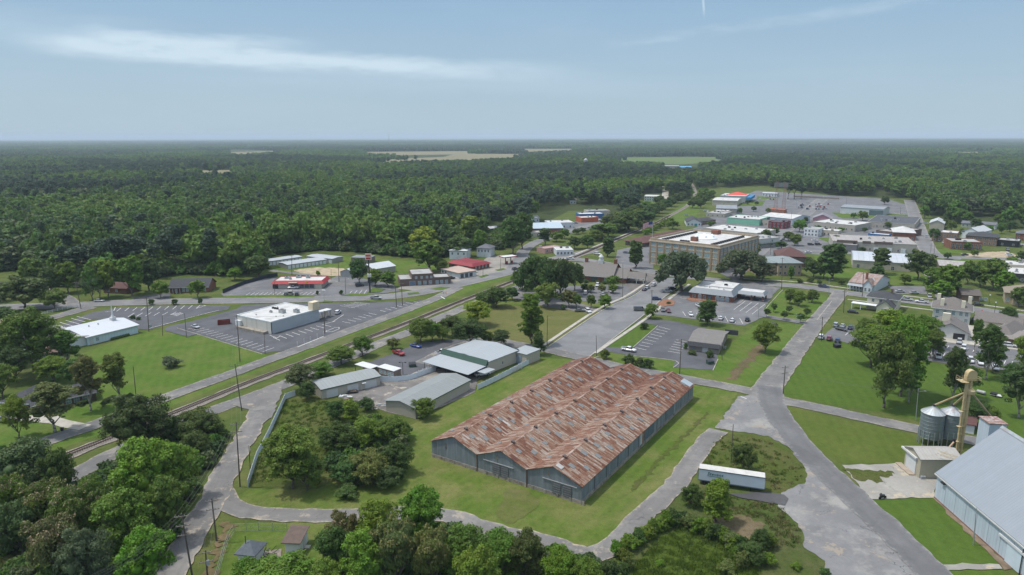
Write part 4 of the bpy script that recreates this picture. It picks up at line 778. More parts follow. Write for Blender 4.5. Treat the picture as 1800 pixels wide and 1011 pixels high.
def toned(me,tn,col=None):
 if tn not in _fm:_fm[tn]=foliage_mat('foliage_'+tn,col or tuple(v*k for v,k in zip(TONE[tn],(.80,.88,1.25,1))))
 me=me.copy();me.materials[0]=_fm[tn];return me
def proto(k,tn,lod='f'):
 cm,tm=tree_meshes(k,lod);R,H=KINDS[k][:2]
 return bpy.data.objects.new('tree_crown',toned(cm,tn)),R,H
PC=bpy.data.collections.new('wood_tree_kinds');plist=[]
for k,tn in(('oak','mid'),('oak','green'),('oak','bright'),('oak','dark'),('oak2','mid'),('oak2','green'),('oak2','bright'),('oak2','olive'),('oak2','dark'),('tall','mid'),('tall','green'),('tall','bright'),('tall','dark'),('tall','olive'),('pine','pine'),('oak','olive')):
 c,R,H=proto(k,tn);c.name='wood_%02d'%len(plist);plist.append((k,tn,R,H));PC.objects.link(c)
def gn_instances(name,pts,idx,scl,rot,coll,label=None):
 me=bpy.data.meshes.new(name);me.from_pydata(pts,[],[])
 for nm,ty,dat in(('idx','INT',idx),('rz','FLOAT',rot)):
  at=me.attributes.new(nm,ty,'POINT');at.data.foreach_set('value',dat)
 at=me.attributes.new('scl','FLOAT_VECTOR','POINT');at.data.foreach_set('vector',[c for s in scl for c in s])
 o=link(name,me);kind(o,'stuff')
 if label:o['label']=label
 ng=bpy.data.node_groups.new(name+'_scatter','GeometryNodeTree')
 ng.interface.new_socket('Geometry',in_out='INPUT',socket_type='NodeSocketGeometry');ng.interface.new_socket('Geometry',in_out='OUTPUT',socket_type='NodeSocketGeometry')
 N=ng.nodes;gi=N.new('NodeGroupInput');go=N.new('NodeGroupOutput')
 ci=N.new('GeometryNodeCollectionInfo');ci.inputs['Collection'].default_value=coll;ci.inputs['Separate Children'].default_value=True;ci.inputs['Reset Children'].default_value=True
 ip=N.new('GeometryNodeInstanceOnPoints');ip.inputs['Pick Instance'].default_value=True
 def attr(nm,ty):a=N.new('GeometryNodeInputNamedAttribute');a.data_type=ty;a.inputs['Name'].default_value=nm;return a.outputs['Attribute']
 cx=N.new('ShaderNodeCombineXYZ');l=ng.links.new
 m2p=N.new('GeometryNodeMeshToPoints')
 l(gi.outputs[0],m2p.inputs['Mesh']);l(m2p.outputs[0],ip.inputs['Points']);l(ci.outputs[0],ip.inputs['Instance']);l(attr('idx','INT'),ip.inputs['Instance Index'])
 l(attr('rz','FLOAT'),cx.inputs[2]);l(cx.outputs[0],ip.inputs['Rotation']);l(attr('scl','FLOAT_VECTOR'),ip.inputs['Scale']);l(ip.outputs[0],go.inputs[0])
 md=o.modifiers.new('scatter','NODES');md.node_group=ng
 return o
pid={(p[0],p[1]):i for i,p in enumerate(plist)}
pts=[];idx=[];scl=[];rot=[]
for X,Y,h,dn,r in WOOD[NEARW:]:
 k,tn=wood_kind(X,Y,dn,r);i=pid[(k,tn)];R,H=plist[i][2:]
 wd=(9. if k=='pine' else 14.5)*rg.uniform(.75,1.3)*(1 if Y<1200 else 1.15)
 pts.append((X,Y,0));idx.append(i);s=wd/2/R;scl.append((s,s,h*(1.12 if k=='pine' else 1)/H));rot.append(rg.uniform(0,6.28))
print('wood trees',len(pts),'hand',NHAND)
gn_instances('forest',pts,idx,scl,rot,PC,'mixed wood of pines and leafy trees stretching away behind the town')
CC=bpy.data.collections.new('canopy_clump_kinds')
for i,tn in enumerate(('dark','pine','mid','pine','green')):
 rr=np.random.default_rng(40+i);vs=[];n0=0;nt=30
 for t in range(nt):
  cx,cy=rr.uniform(-38,38,2);hh=rr.uniform(11,20);R=rr.uniform(5,8.);n=60
  d=rr.normal(size=(n,3));d/=np.linalg.norm(d,axis=1)[:,None];d[:,2]=np.abs(d[:,2])*.9
  P=np.array([cx,cy,hh-R])+d*np.array([R,R,R])*rr.uniform(.7,1.05,(n,1));N=d+rr.normal(scale=.4,size=(n,3));N/=np.linalg.norm(N,axis=1)[:,None]
  Tt=np.cross(N,rr.normal(size=(n,3)));Tt/=np.linalg.norm(Tt,axis=1)[:,None];B=np.cross(N,Tt);s=rr.uniform(1.3,2.6,(n,1))
  vs.append(np.stack([P-Tt*s,P-B*s*.8,P+Tt*s,P+B*s*.8],1).reshape(-1,3))
  hw=R*.8;vs.append(np.array([[cx-hw,cy,hh-R*.5],[cx,cy-hw,hh-R*.5],[cx,cy-hw,0],[cx-hw,cy,0],[cx+hw,cy,hh-R*.5],[cx,cy+hw,hh-R*.5],[cx,cy+hw,0],[cx+hw,cy,0],[cx+hw,cy,hh-R*.5],[cx,cy-hw,hh-R*.5],[cx,cy-hw,0],[cx+hw,cy,0],[cx-hw,cy,hh-R*.5],[cx,cy+hw,hh-R*.5],[cx,cy+hw,0],[cx-hw,cy,0]]))
 V=np.concatenate(vs);me=bpy.data.meshes.new('canopy_clump');me.from_pydata(V.tolist(),[],[tuple(range(k,k+4))for k in range(0,len(V),4)]);me.materials.append(M_FOL)
 c=bpy.data.objects.new('clump_%d'%i,toned(me,tn));CC.objects.link(c)
pts=[];idx=[];scl=[];rot=[]
y=2250.
while y<14000:
 sp=62 if y<5000 else(90 if y<8500 else 150);hw=y*.84+100;x=-hw;sc=sp/62
 while x<hw:
  X=x+rg.uniform(-.3,.3)*sp;Y=y+rg.uniform(-.3,.3)*sp;x+=sp
  if blocked(X,Y,15):continue
  if(math.sin(X*.0021+2)*math.sin(Y*.0013+X*.0004)>.86):continue
  pts.append((X,Y,0));idx.append(rg.choice((0,1,3,1,0)if math.sin(X*.002)*math.sin(Y*.0017)<.1 else(2,2,4,0)));scl.append((sc*1.15,sc*1.15,rg.uniform(.85,1.15)));rot.append(rg.uniform(0,6.28))
 y+=sp
print('clumps',len(pts))
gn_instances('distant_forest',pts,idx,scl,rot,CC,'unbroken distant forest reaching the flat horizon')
UC=bpy.data.collections.new('undergrowth_kinds')
for i,tn in enumerate(('dark','mid','olive','green')):
 cm,_=tree_meshes('bush','m',i%2);c=bpy.data.objects.new('under_%d'%i,toned(cm,tn));UC.objects.link(c)
UP=[[(p[0],p[1])for p in WOODLINE[1:20]]+[(925,400),(850,420),(760,440),(640,430),(480,438),(440,470),(300,465),(170,485),(60,455),(0,460)],[(-250,880),(100,885),(160,845),(215,815),(300,765),(385,748),(392,775),(350,850),(318,915),(285,975),(210,1100),(-100,1100),(40,985),(-250,960)],[(600,950),(690,925),(790,935),(865,962),(960,985),(1070,1000),(1095,1080),(540,1100),(560,1020)],[(575,800),(600,755),(690,745),(720,790),(700,850),(600,858)]]
pts=[];idx=[];scl=[];rot=[]
for P in UP:
 W=[G(*p)[:2]for p in P];x0=min(p[0]for p in W);x1=max(p[0]for p in W);y0=min(p[1]for p in W);y1=max(p[1]for p in W)
 n=int((x1-x0)*(y1-y0)/(5 if y0<300 else 9));kk=1 if y0<300 else 2.2
 for _ in range(n):
  X,Y=rg.uniform(x0,x1),rg.uniform(y0,y1)
  if inpoly(X,Y,W):s=rg.uniform(.6,1.5)*kk;pts.append((X,Y,-.1));idx.append(rg.randrange(4));scl.append((s,s,s*rg.uniform(.7,1.3)));rot.append(rg.uniform(0,6.28))
gn_instances('undergrowth',pts,idx,scl,rot,UC,'tangled green undergrowth filling the thickets and the wood floor')
GC=bpy.data.collections.new('tuft_kinds')
for i,c0 in enumerate(((.085,.135,.018,1),(.06,.10,.018,1),(.15,.13,.06,1))):
 m=MB();r2=random.Random(i)
 for b in range(26):
  a=r2.uniform(0,6.28);rr=r2.uniform(0,.45);hh=r2.uniform(.25,.6);x,y=rr*math.cos(a),rr*math.sin(a);dx,dy=r2.uniform(-.2,.2),r2.uniform(-.2,.2);wx,wy=.05*math.sin(a),.05*math.cos(a)
  m.face([(x-wx,y-wy,0),(x+wx,y+wy,0),(x+dx,y+dy,hh)])
 c=bpy.data.objects.new('tuft_%d'%i,toned(m.mesh('grass_tuft',M_FOL),'tuft%d'%i,c0));GC.objects.link(c)
pts=[];idx=[];scl=[];rot=[]
for P,dn,ch in([[(1200,925),(1255,935),(1300,960),(1330,985),(1340,1060),(1110,1060),(1110,1000),(1150,955)],1.6,(0,0,1)],[[(1240,862),(1300,876),(1372,890),(1385,912),(1405,935),(1405,962),(1340,965),(1345,925),(1300,905),(1250,905),(1200,880)],.8,(1,2,2)],[[(440,855),(476,770),(503,706),(640,705),(600,800),(560,850)],.6,(0,1)],[[(1240,800),(1265,766),(1350,774),(1410,822),(1412,845),(1370,862),(1344,860),(1240,828)],.35,(0,1,2)],[[(-60,980),(20,978),(55,1011),(50,1060),(-60,1060)],1.,(1,2)]):
 W=[G(*p)[:2]for p in P];x0=min(p[0]for p in W);x1=max(p[0]for p in W);y0=min(p[1]for p in W);y1=max(p[1]for p in W)
 for _ in range(int((x1-x0)*(y1-y0)*dn)):
  X,Y=rg.uniform(x0,x1),rg.uniform(y0,y1)
  if inpoly(X,Y,W):s=rg.uniform(.7,1.6);pts.append((X,Y,0));idx.append(rg.choice(ch));scl.append((s*1.4,s*1.4,s*.8));rot.append(rg.uniform(0,6.28))
print('tufts',len(pts))
gn_instances('tall_grass',pts,idx,scl,rot,GC,'tall tufted grass and weeds of the meadow and waste ground')
HALF=math.pi/2
def rust_mat(name,flip):
 """corrugated sheets laid down the slope, each with its own rust, from bare zinc to deep brown"""
 s=NT(name);p=s.pos(obj=True);sep=s.n('ShaderNodeSeparateXYZ');s.l(p,sep.inputs[0])
 X,Y=sep.outputs[0],sep.outputs[1]
 nz=s.n('ShaderNodeTexNoise');s.l(p,nz.inputs['Vector']);nz.inputs['Scale'].default_value=.5;nz.inputs['Detail'].default_value=3
 yy=s.math('MULTIPLY',Y,1/.62);row=s.math('FLOOR',s.math('ADD',s.math('MULTIPLY',X,1/2.35),s.math('MULTIPLY',s.math('FLOOR',s.math('MULTIPLY',yy,.5)),.37)))
 cmb=s.n('ShaderNodeCombineXYZ');s.l(s.math('FLOOR',yy),cmb.inputs[0]);s.l(row,cmb.inputs[1])
 wn=s.n('ShaderNodeTexWhiteNoise',noise_dimensions='2D');s.l(cmb.outputs[0],wn.inputs['Vector'])
 big=s.noise(p,.07,5,.65,.3,.7);mid=s.noise(s.pos((.20,3.4,.20),True),2.0,6,.75,.36,.64);fine=s.noise(s.pos((.35,7.,.35),True),1.6,4,.7,.35,.65)
 v=s.math('ADD',s.math('MULTIPLY',wn.outputs['Value'],.46),s.math('ADD',s.math('MULTIPLY',mid,.62),s.math('MULTIPLY',fine,.46)))
 v=s.math('ADD',v,s.math('MULTIPLY',big,.26));v=s.math('ADD',v,s.rng(Y,40,76,0,.22));v=s.math('SUBTRACT',v,.13)
 cr=s.n('ShaderNodeValToRGB');s.l(s.rng(v,.36,1.22),cr.inputs[0]);e=cr.color_ramp.elements
 e[0].position=.0;e[0].color=(0.360,0.335,0.300,1);e[1].position=1.;e[1].color=(.07,.028,.02,1)
 for pos_,c in((.22,(0.295,0.245,0.195,1)),(.36,(0.250,0.160,0.108,1)),(.50,(0.205,0.094,0.050,1)),(.66,(0.155,0.060,0.030,1)),(.80,(.12,.045,.03,1))):q=e.new(pos_);q.color=c
 c=cr.outputs[0]
 fr=s.math('ABSOLUTE',s.math('SUBTRACT',s.math('FRACT',yy),.5));c=s.mix(s.rng(fr,.42,.5,0,.5),c,(.07,.035,.025))
 fx=s.math('ABSOLUTE',s.math('SUBTRACT',s.math('FRACT',s.math('ADD',s.math('MULTIPLY',X,1/2.35),s.math('MULTIPLY',s.math('FLOOR',s.math('MULTIPLY',yy,.5)),.37))),.5));c=s.mix(s.rng(fx,.46,.5,0,.45),c,(.08,.04,.03))
 w=s.math('SINE',s.math('MULTIPLY',Y,6.283/.155));s.bump(s.math('ADD',s.math('MULTIPLY',w,.3),wn.outputs['Value']),.5,.06)
 return s.fin(c,.72,.12,.3)
M_RUST=rust_mat('rusted_roof_sheets',0)
def old_tin(name,axis,col=(.25,.285,.325)):
 s=NT(name);p=s.pos(obj=True);sep=s.n('ShaderNodeSeparateXYZ');s.l(p,sep.inputs[0]);A=sep.outputs[axis]
 pid_=s.math('FLOOR',s.math('MULTIPLY',A,1/.75));wn=s.n('ShaderNodeTexWhiteNoise',noise_dimensions='1D');s.l(pid_,wn.inputs['W'])
 c=s.mix(wn.outputs['Value'],sc3(col,.82),sc3(col,1.2))
 c=s.mix(s.noise(s.pos((.5,.5,.12),True),1.5,6,.7,.35,.7),c,sc3(col,.75))
 c=s.mix(s.math('MULTIPLY',s.noise(s.pos((1.4,1.4,.10),True),.8,6,.75,.56,.72),.7),c,(.13,.085,.06))
 c=s.mix(s.math('MULTIPLY',s.noise(p,.12,3,.5,.6,.7),.3),c,(.26,.27,.27))
 fr=s.math('ABSOLUTE',s.math('SUBTRACT',s.math('FRACT',s.math('MULTIPLY',A,1/.75)),.5));c=s.mix(s.rng(fr,.44,.5,0,.4),c,sc3(col,.45))
 s.bump(s.math('SINE',s.math('MULTIPLY',A,6.283/.15)),.35,.03)
 return s.fin(c,.6,.35,.3)
TIN0,TIN1=old_tin('old_tin_front',0),old_tin('old_tin_side',1)
M_CONCOLD=plain('old_plinth_concrete',(.28,.25,.21),.95,.25,.8,dirt=(.13,.10,.08),dsc=.5)
b=Bd('rusty_warehouse','huge three gabled warehouse with a rust streaked tin roof and grey tin walls','warehouse',(759.7,803),(1021.7,887),75.2,0)
BL,BD,EV,RG=b.L,b.D,4.5,7.3;bay=BL/3
m=MB();out=[(0,.9),(BL,.9),(BL,EV)]
for i in(2,1,0):out+=[((i+.5)*bay,RG),(i*bay,EV)]
m.prism(out,1,0,.2);m.build('front_wall',TIN0,b.r);MB().prism(out,1,BD-.2,BD).build('rear_wall',TIN0,b.r)
MB().box(BL-.2,.2,.9,BL,BD-.2,EV).build('side_wall',TIN1,b.r);MB().box(0,.2,.9,.2,BD-.2,EV).build('side_wall',TIN1,b.r)
m=MB();m.box(-.05,-.08,0,BL+.08,.25,.9);m.box(BL-.25,.25,0,BL+.08,BD,.9);m.box(-.05,.25,0,.25,BD,.9);m.box(.25,BD-.25,0,BL-.25,BD+.05,.9)
for i in range(14):m.box(i*3.3+.2,-.2,0,i*3.3+.7,-.08,.95)
m.build('plinth',M_CONCOLD,b.r)
roofs=[]
for i in range(3):
 x0,x1=i*bay,(i+1)*bay;xm=(x0+x1)/2;ov=.35;e=.17 if i==0 else 0;e2=.17 if i==2 else 0
 pr=[(x0-(ov if i==0 else 0),EV+.03-e),(xm,RG+.03),(x1+(ov if i==2 else 0),EV+.03-e2),(x1+(ov if i==2 else 0),EV+.13-e2),(xm,RG+.13),(x0-(ov if i==0 else 0),EV+.13-e)]
 rf=MB().prism(pr,1,-.35,BD+.35).build('roof',M_RUST,b.r);roofs.append(rf)
 MB().prism([(xm-.28,RG+.07),(xm,RG+.19),(xm+.28,RG+.07),(xm,RG+.12)],1,-.4,BD+.4).build('ridge_cap',plain('rusty_ridge',(.25,.15,.11),.8,.35,.6,dirt=(.42,.36,.31),dsc=.3),rf)
sk=plain('faded_skylight',(.165,.182,.185),.85,.18,.8,dirt=(.2,.15,.12),dsc=.8)
rs=random.Random(5);sl_=(RG-EV)/(bay/2);sme={}
for i in range(3):
 for side in(1,-1):
  for j in range(11):
   for kx in((.36,.70)if j%2==0 else(.30,.66)):
    if side==-1 and(kx<.4 or j%2):continue
    y=4+j*6.5+(2.2 if kx>.5 else 0)+rs.uniform(-.5,.5);xx=(i+.5)*bay+side*bay/2*kx;z=RG-(RG-EV)*kx+.15
    if 'a' not in sme:
     q=MB();q.box(-.75,-.6,-.02,.75,.6,.06);sme['a']=q.mesh('skylight',sk)
    o=link('skylight',sme['a'],roofs[i],(xx,y,z));o.rotation_euler=(0,math.atan(sl_)*side,0);o.scale=(rs.uniform(.85,1.15),rs.uniform(.85,1.1),1)
 for j in range(7):
  q=MB();q.box(-.5,-.5,-.35,.5,.5,.5);q.prism([(-.75,.5),(0,.85),(.75,.5)],1,-.7,.7);q.box(-.8,-.6,-.45,.8,.6,-.3)
  me=sme.setdefault('v',q.mesh('ridge_vent',plain('dark_rusty_vent',(.11,.095,.09),.8,.3,1,dirt=(.2,.1,.07),dsc=.8)))
  link('ridge_vent',me,roofs[i],((i+.5)*bay,5+j*10.6,RG+.2)).scale=(.62,.62,.6)
q=MB();q.box(0,-1.6,-.02,3.3,1.5,.04);o=q.build('new_roof_sheet',plain('new_zinc',(.36,.41,.44),.55,.05,.4,.3),roofs[2],(BL-3.2,BD-1.4,EV+.14+3.2*sl_));o.rotation_euler=(0,math.atan(sl_),0)
q=MB();q.box(0,-.7,-.02,1.6,.7,.03);o=q.build('pale_roof_sheet',plain('pale_zinc',(.38,.37,.35),.6,.1,.6),roofs[2],(2.52*bay,1.,RG+.15));o.rotation_euler=(0,math.atan(sl_),0)
q=MB();q.box(0,-.3,-.02,4.2,.3,.03);o=q.build('pale_roof_sheet',bpy.data.materials['pale_zinc'],roofs[0],(.62*bay,17,RG-.12*(RG-EV)*2+.15));o.rotation_euler=(0,math.atan(sl_),0)
slat=ribbed('door_boards',(.12,.125,.13),2,.45,.2,.85,0,(.2,.19,.18),.5)
for i,xs in((1,(bay+4.6,bay+7.0)),(2,(2*bay+6.9,2*bay+9.6))):
 for k,x in enumerate(xs):
  dw=2.2;dr=MB().box(x,-.16,.75,x+dw,-.06,3.6).build('sliding_door',slat,b.r)
  q=MB();[q.box(x+.06,-.19,.9+.55*r_,x+dw-.06,-.165,.98+.55*r_)for r_ in range(5)];q.build('door_rail',plain('rail_grey',(.2,.21,.22),.8,.2),dr)
 MB().box(xs[0]-2.6,-.2,3.66,xs[1]+3.6,-.05,3.82).build('door_track',plain('track_zinc',(.3,.31,.31),.6,.2),b.r)
for x in(bay,2*bay):MB().tube((x,-.1,0),(x,-.1,EV),.14,n=6).build('downpipe',plain('brown_pipe',(.12,.08,.06),.8,.3),b.r)
MB().box(2*bay+5.6,-.06,4.7,2*bay+6.0,-.02,5.9).build('gable_vent',M_WOOD,b.r);MB().box(bay+5.6,-.06,4.9,bay+6.2,-.02,5.7).build('gable_vent',M_WOOD,b.r);MB().box(.3*bay,-.05,3.5,.3*bay+.6,-.02,4.9).build('rust_stained_sheet',plain('stain_tin',(.14,.12,.11),.8,.2),b.r)
for y,w_,mt in((36,6.5,plain('blue_grey_sheet',(.10,.135,.165),.6,.12,1)),(22.5,.1,TIN1),(52,5.5,plain('blue_tin',(.13,.16,.185),.6,.12,1))):
 if w_>1:MB().box(BL+.01,y,1.1,BL+.07,y+w_,EV-.12).build('patched_panel',mt,b.r)
MB().box(BL+.01,33.,.95,BL+.07,34.4,EV-.2).build('pale_door',plain('pale_door_grey',(.42,.44,.43),.7,.1),b.r);MB().box(BL+.01,34.6,.95,BL+.06,35.8,EV-.2).build('rusty_panel',plain('rusty_panel',(.24,.13,.07),.8,.35,1.2),b.r)
for i in range(1,12):MB().tube((BL+.06,i*6.4,.3),(BL+.06,i*6.4,EV-.1),.05,n=4).build('wall_post',plain('post_dark',(.08,.09,.1),.8,.2),b.r)
b=Bd('store_building','large white flat roofed store with grey side wall in the dark parking lot','store',(415.4,554.5),(476,567),(562.5,544),5.1)
MB().box(0,0,0,b.L,.3,5.1).build('end_wall',ribbed('cream_panel',(.55,.54,.48),0,6.5,.03,.8,0),b.r)
MB().box(b.L-.3,.3,0,b.L,b.D,5.1).build('side_wall',plain('grey_store_wall',(.38,.41,.43),.85,.06,.25,dirt=(.32,.34,.35),dsc=.2),b.r)
MB().box(0,.3,0,.3,b.D,5.1).build('rear_wall',M_WALLW,b.r);MB().box(.3,b.D-.3,0,b.L-.3,b.D,5.1).build('front_wall',M_WALLW,b.r)
b.flat(M_ROOFW,.35,M_WALLW,5.1,t=.35)
MB().box(b.L*.45-.08,-.06,0,b.L*.45+.08,-.001,5.1).build('downpipe',M_TRIM,b.r);MB().box(b.L-.02,-.05,0,b.L+.06,.3,5.1).build('corner_trim',M_DARK,b.r)
for x,y,sx in((.62,.50,3.4),(.84,.64,3.0),(.40,.42,1.6),(.32,.18,.6),(.75,.28,.5),(.2,.7,.7),(.86,.35,.6)):ac_unit(b.r,b.L*x,b.D*y,5.2,sx*.75,sx*.55,min(1.6,sx*.5),M_GALV,'rooftop_unit' if sx>1 else 'roof_vent')
for k in range(3):ac_unit(b.r,b.L*.18+k*1.4,b.D*.62,5.2,.8,.8,.7,M_DARK,'condenser')
MB().box(b.L-2.6,b.D-3.6,5.12,b.L+.35,b.D+.3,8.8).build('sign_tower',plain('cream_tower',(.60,.52,.36),.85,.05),b.r)
q=MB().box(b.L-3,b.D+.02,3.1,b.L+.2,b.D+7.5,3.55);cn=q.build('entrance_canopy',M_WHITE,b.r)
for x,y in((b.L-2.6,b.D+7),(b.L-.3,b.D+7),(b.L-2.6,b.D+4),(b.L-.3,b.D+4)):b.box('canopy_column',M_WALLB,x-.2,y-.2,0,x+.2,y+.2,3.1)
b.box('shopfront',GLASS,1,b.D,.3,b.L-1,b.D+.06,2.9)
MB().box(b.L*.1,-2.3,0,b.L*.9,-.02,1.1).build('loading_dock',M_CONCOLD,b.r);MB().box(.5,-1.2,1.1,3.5,-.02,3.4).build('rear_lean_to',M_WALLW,b.r)
MB().box(-2.6,1.2,0,-.02,5,3.2).build('rear_lobby',M_GALV,b.r)
RW=ribbed('white_metal_roof',(.52,.545,.57),0,.9,.03,.5,.1)
b=Bd('church','long white church with a pale metal roof and a small white steeple','church',(152,593),(241.5,571.5),21,3.4)
b.walls(ribbed('church_wall',(.55,.66,.70),0,1.2,.03,.7,0),3.4,'x',1.5);b.gable(RW,1.5,'x',.6,trim=M_WHITE)
b.wins('f',[4,26],1.,1.1,1.3,GLASS_PALE);b.door('f',1.6,1,2.2,M_WHITE)
q=MB();q.box(-.9,-.9,0,.9,.9,1.8);q.box(-1.2,-1.2,0,1.2,1.2,.3);q.build('steeple_base',M_WHITE,b.r,(b.L-4,b.D*.5,4.6));MB().lathe([(.75,0),(.35,.9),(.3,3),(.04,5.6)],n=8).build('spire',M_WHITE,b.r,(b.L-4,b.D*.5,6.4))
for i in range(12):MB().lathe([(.5,0),(.6,.5),(.2,1)],n=7).build('wall_shrub',M_FOL,b.r,(b.L*(.45+.03*i),-.6,0)).color=TONE['dark']
for x in(.3,.48):MB().lathe([(.2,0),(.25,.6),(.3,.8)],n=8).build('roof_vent',M_GALV,b.r,(b.L*x,b.D*.45,4.7))
b=Bd('church_annex','low church annex with dull grey roof behind trees at its left end','building',(133,594),(151.5,590),26,3.6)
b.r.location=b.w(-15,-1);b.L+=15;b.walls(M_WALLW,3.6,'y',.9);b.gable(plain('grey_roof',(.30,.29,.28),.85,.12,.3,dirt=(.22,.2,.19)),.9,'y',.5)
b=Bd('ranch_house','long brick ranch house with charcoal shingle roof by the curved driveway','house',(57,712),(168,688),9.5,2.8)
b.walls(M_BRICKD,2.8,'x',2.0);b.gable(M_SHING,2.0,'x',.7,trim=M_WHITE)
b.wins('f',[b.L*.30,b.L*.42,b.L*.55,b.L*.68,b.L*.82],.8,1.3,1.4,GLASS_PALE,M_WHITE,1);b.door('f',b.L*.2,1,2.1,M_WHITE)
for x in(.25,.5,.68):MB().tube((0,0,0),(0,0,.6),.12,n=6).build('roof_vent',M_WHITE,b.r,(b.L*x,b.D*.35,4.2))
b=Bd('ranch_house_wing','hipped garage wing behind the ranch house at the left','house',(4,706),(50,708),12,2.8)
b.walls(M_BRICKD,2.8);b.hip(M_SHING,2.4,.8,trim=M_WHITE);b.door('f',b.L*.4,4.5,2.2,M_WHITE)
b=Bd('blue_house','small pale blue house at the left edge behind the corner oak','house',(-22,505),(8,505),8,3)
b.walls(plain('blue_siding',(.36,.48,.56),.8,.06),3,'x',1.8);b.gable(M_SHING,1.8,'x',.5);b.wins('f',[3,7],.9,1.1,1.3,GLASS_PALE)
b=Bd('hidden_house','pale house half hidden by trees beside the church annex','house',(62,622),(100,618),9,3)
b.walls(M_WALLW,3,'x',2);b.gable(plain('reddish_shingles',(.2,.13,.11),.9,.2,2),2,'x',.5);b.wins('f',[3,8],.9,1,1.2,GLASS_PALE)
b=Bd('brick_cottage','small red brick cottage under the trees across the highway','house',(181,505),(222,507),9,3)
b.walls(M_BRICK,3,'x',2);b.gable(M_SHINGR,2,'x',.6);b.wins('f',[3,8],.9,1.2,1.3,GLASS_PALE)
b=Bd('brick_office','brick office with dark shingle roof and white columned porch','office',(297,505),(366,503.5),12,3.1)
b.walls(M_BRICK,3.1,'x',3.2);b.gable(M_SHING,3.2,'x',.6,trim=M_WHITE);b.wins('f',[b.L*k for k in(.36,.46,.56,.66,.78,.9)],.5,1.1,1.9,GLASS_PALE,M_WHITE)
MB().box(.6,-2.4,2.7,6.4,-.02,3.0).build('porch_roof',M_SHING,b.r)
for x in(.9,2.6,4.3,6.1):MB().tube((x,-2.2,0),(x,-2.2,2.7),.14,n=8).build('porch_column',M_WHITE,b.r)
b.door('f',3.5,1.2,2.2,M_WHITE)
def storage(lab,A,B,C,h,n,slope=.4,face='f'):
 b=Bd('storage_units',lab,'storage building',A,B,C,h);wl=ribbed('storage_wall',(.30,.31,.30),0,1.2,.05,.7,.1)
 b.walls(wl,h,'x',slope);b.gable(ribbed('storage_roof',(.42,.45,.47),0,.6,.04,.5,.2),slope,'x',.25)
 for i in range(n):b.door('f',b.L*(i+.5)/n,b.L/n*.72,h*.78,M_WALLW,part='roller_door')
 return b
storage('left row of low grey storage units at the wood edge',(472,460),(530.5,451.5),9,2.7,9);storage('front row of grey storage units with a line of pale roller doors',(505,466),(573.6,456.5),(562,452),2.7,10);storage('rear row of grey storage units beside the wood',(539,450.5),(584,455.5),(601,451.3),2.9,6)
b=Bd('restaurant','small fast food restaurant with bright red sloping fascia and white roof','restaurant',(480,499),(566.5,498.5),13,2.7)
b.walls(plain('restaurant_wall',(.45,.42,.37),.8,.08),2.9);
q=MB();e=1.1
def mans(q,x0,y0,x1,y1,h0,h1,e,i):
 o0=[(x0-e,y0-e),(x1+e,y0-e),(x1+e,y1+e),(x0-e,y1+e)];o1=[(x0+i,y0+i),(x1-i,y0+i),(x1-i,y1-i),(x0+i,y1-i)]
 for k in range(4):
  j=(k+1)%4;q.face([(*o0[k],h0),(*o0[j],h0),(*o1[j],h1),(*o1[k],h1)]);q.face([(*o1[j],h1),(*o1[k],h1),(*o1[k],h1-.5),(*o1[j],h1-.5)][::-1]);
 q.face([(*p,h0-.02)for p in o0][::-1])
mans(q,0,0,b.L,b.D,2.7,4.4,e,.35);q.build('red_fascia',plain('red_paint',(.36,.026,.032),.45,.08),b.r)
b.box('roof',M_ROOFW,.36,.36,3.5,b.L-.36,b.D-.36,3.95)
for x,y,s_ in((.2,.6,2.2),(.42,.75,2.4),(.62,.7,2.),(.3,.4,1.2)):ac_unit(b.r,b.L*x,b.D*y,3.96,s_,s_*.8,1.1,M_GALV,'rooftop_unit')
b.wins('f',[b.L*k for k in(.58,.68,.78)],.5,2.2,2.,GLASS,M_DARK,1);b.box('entrance_bay',M_WALLB,b.L*.86,-.9,0,b.L*.99,-.01,2.68);b.box('brown_end_panel',M_DARK,-.3,-.08,0,b.L*.1,-.005,2.6);b.box('drive_through_window',GLASS,b.L*.36,-.07,0,b.L*.52,-.005,2.3)
MB().box(b.L*.33,-1.9,3.35,b.L*.5,-.62,3.55).build('pale_awning',M_WALLB,b.r)
lt=[((0,1.1),.12),((1.1,1.5),.12),((1.5,2),.12)]
MB().box(b.L*.655,-.62,3.3,b.L*.70,-.50,4.0).build('yellow_sign',plain('sign_yellow',(.7,.45,.03),.5,.05),b.r)
def words(par,txt,size,loc,rot,mat,part='lettering',ext=.02,shear=0.,space=1.):
 cu=bpy.data.curves.new('lettering','FONT');cu.body=txt;cu.size=size;cu.extrude=ext;cu.align_x='CENTER';cu.shear=shear;cu.space_character=space;cu.offset=size*.012
 to=bpy.data.objects.new('t',cu);COL.objects.link(to);dg=bpy.context.evaluated_depsgraph_get();me=bpy.data.meshes.new_from_object(to.evaluated_get(dg));bpy.data.objects.remove(to)
 me.materials.clear();me.materials.append(mat);o=link(part,me,par,loc);o.rotation_euler=rot;return o
b=Bd('gabled_warehouse','grey block warehouse with pale metal gable roof near the storage units','warehouse',(657,473.5),(695,467.5),(683,460),3.6)
b.walls(M_CONCB,3.6,'x',2);b.gable(ribbed('pale_metal',(.50,.53,.55),0,.9,.05,.5,.2),2,'x',.4)
b=Bd('gabled_shed','low metal shed with gable end half hidden by the dark bushy tree','shed',(598,477.5),(622,479),20,3.2)
b.walls(ribbed('shed_grey',(.36,.37,.36),0,.9,.06,.7,.1),3.2,'y',1.7);b.gable(bpy.data.materials['pale_metal'],1.7,'y',.3)
b=Bd('dark_shed','dark open sided shed behind the pale gabled warehouse','shed',(617,452),(650,453),9,4)
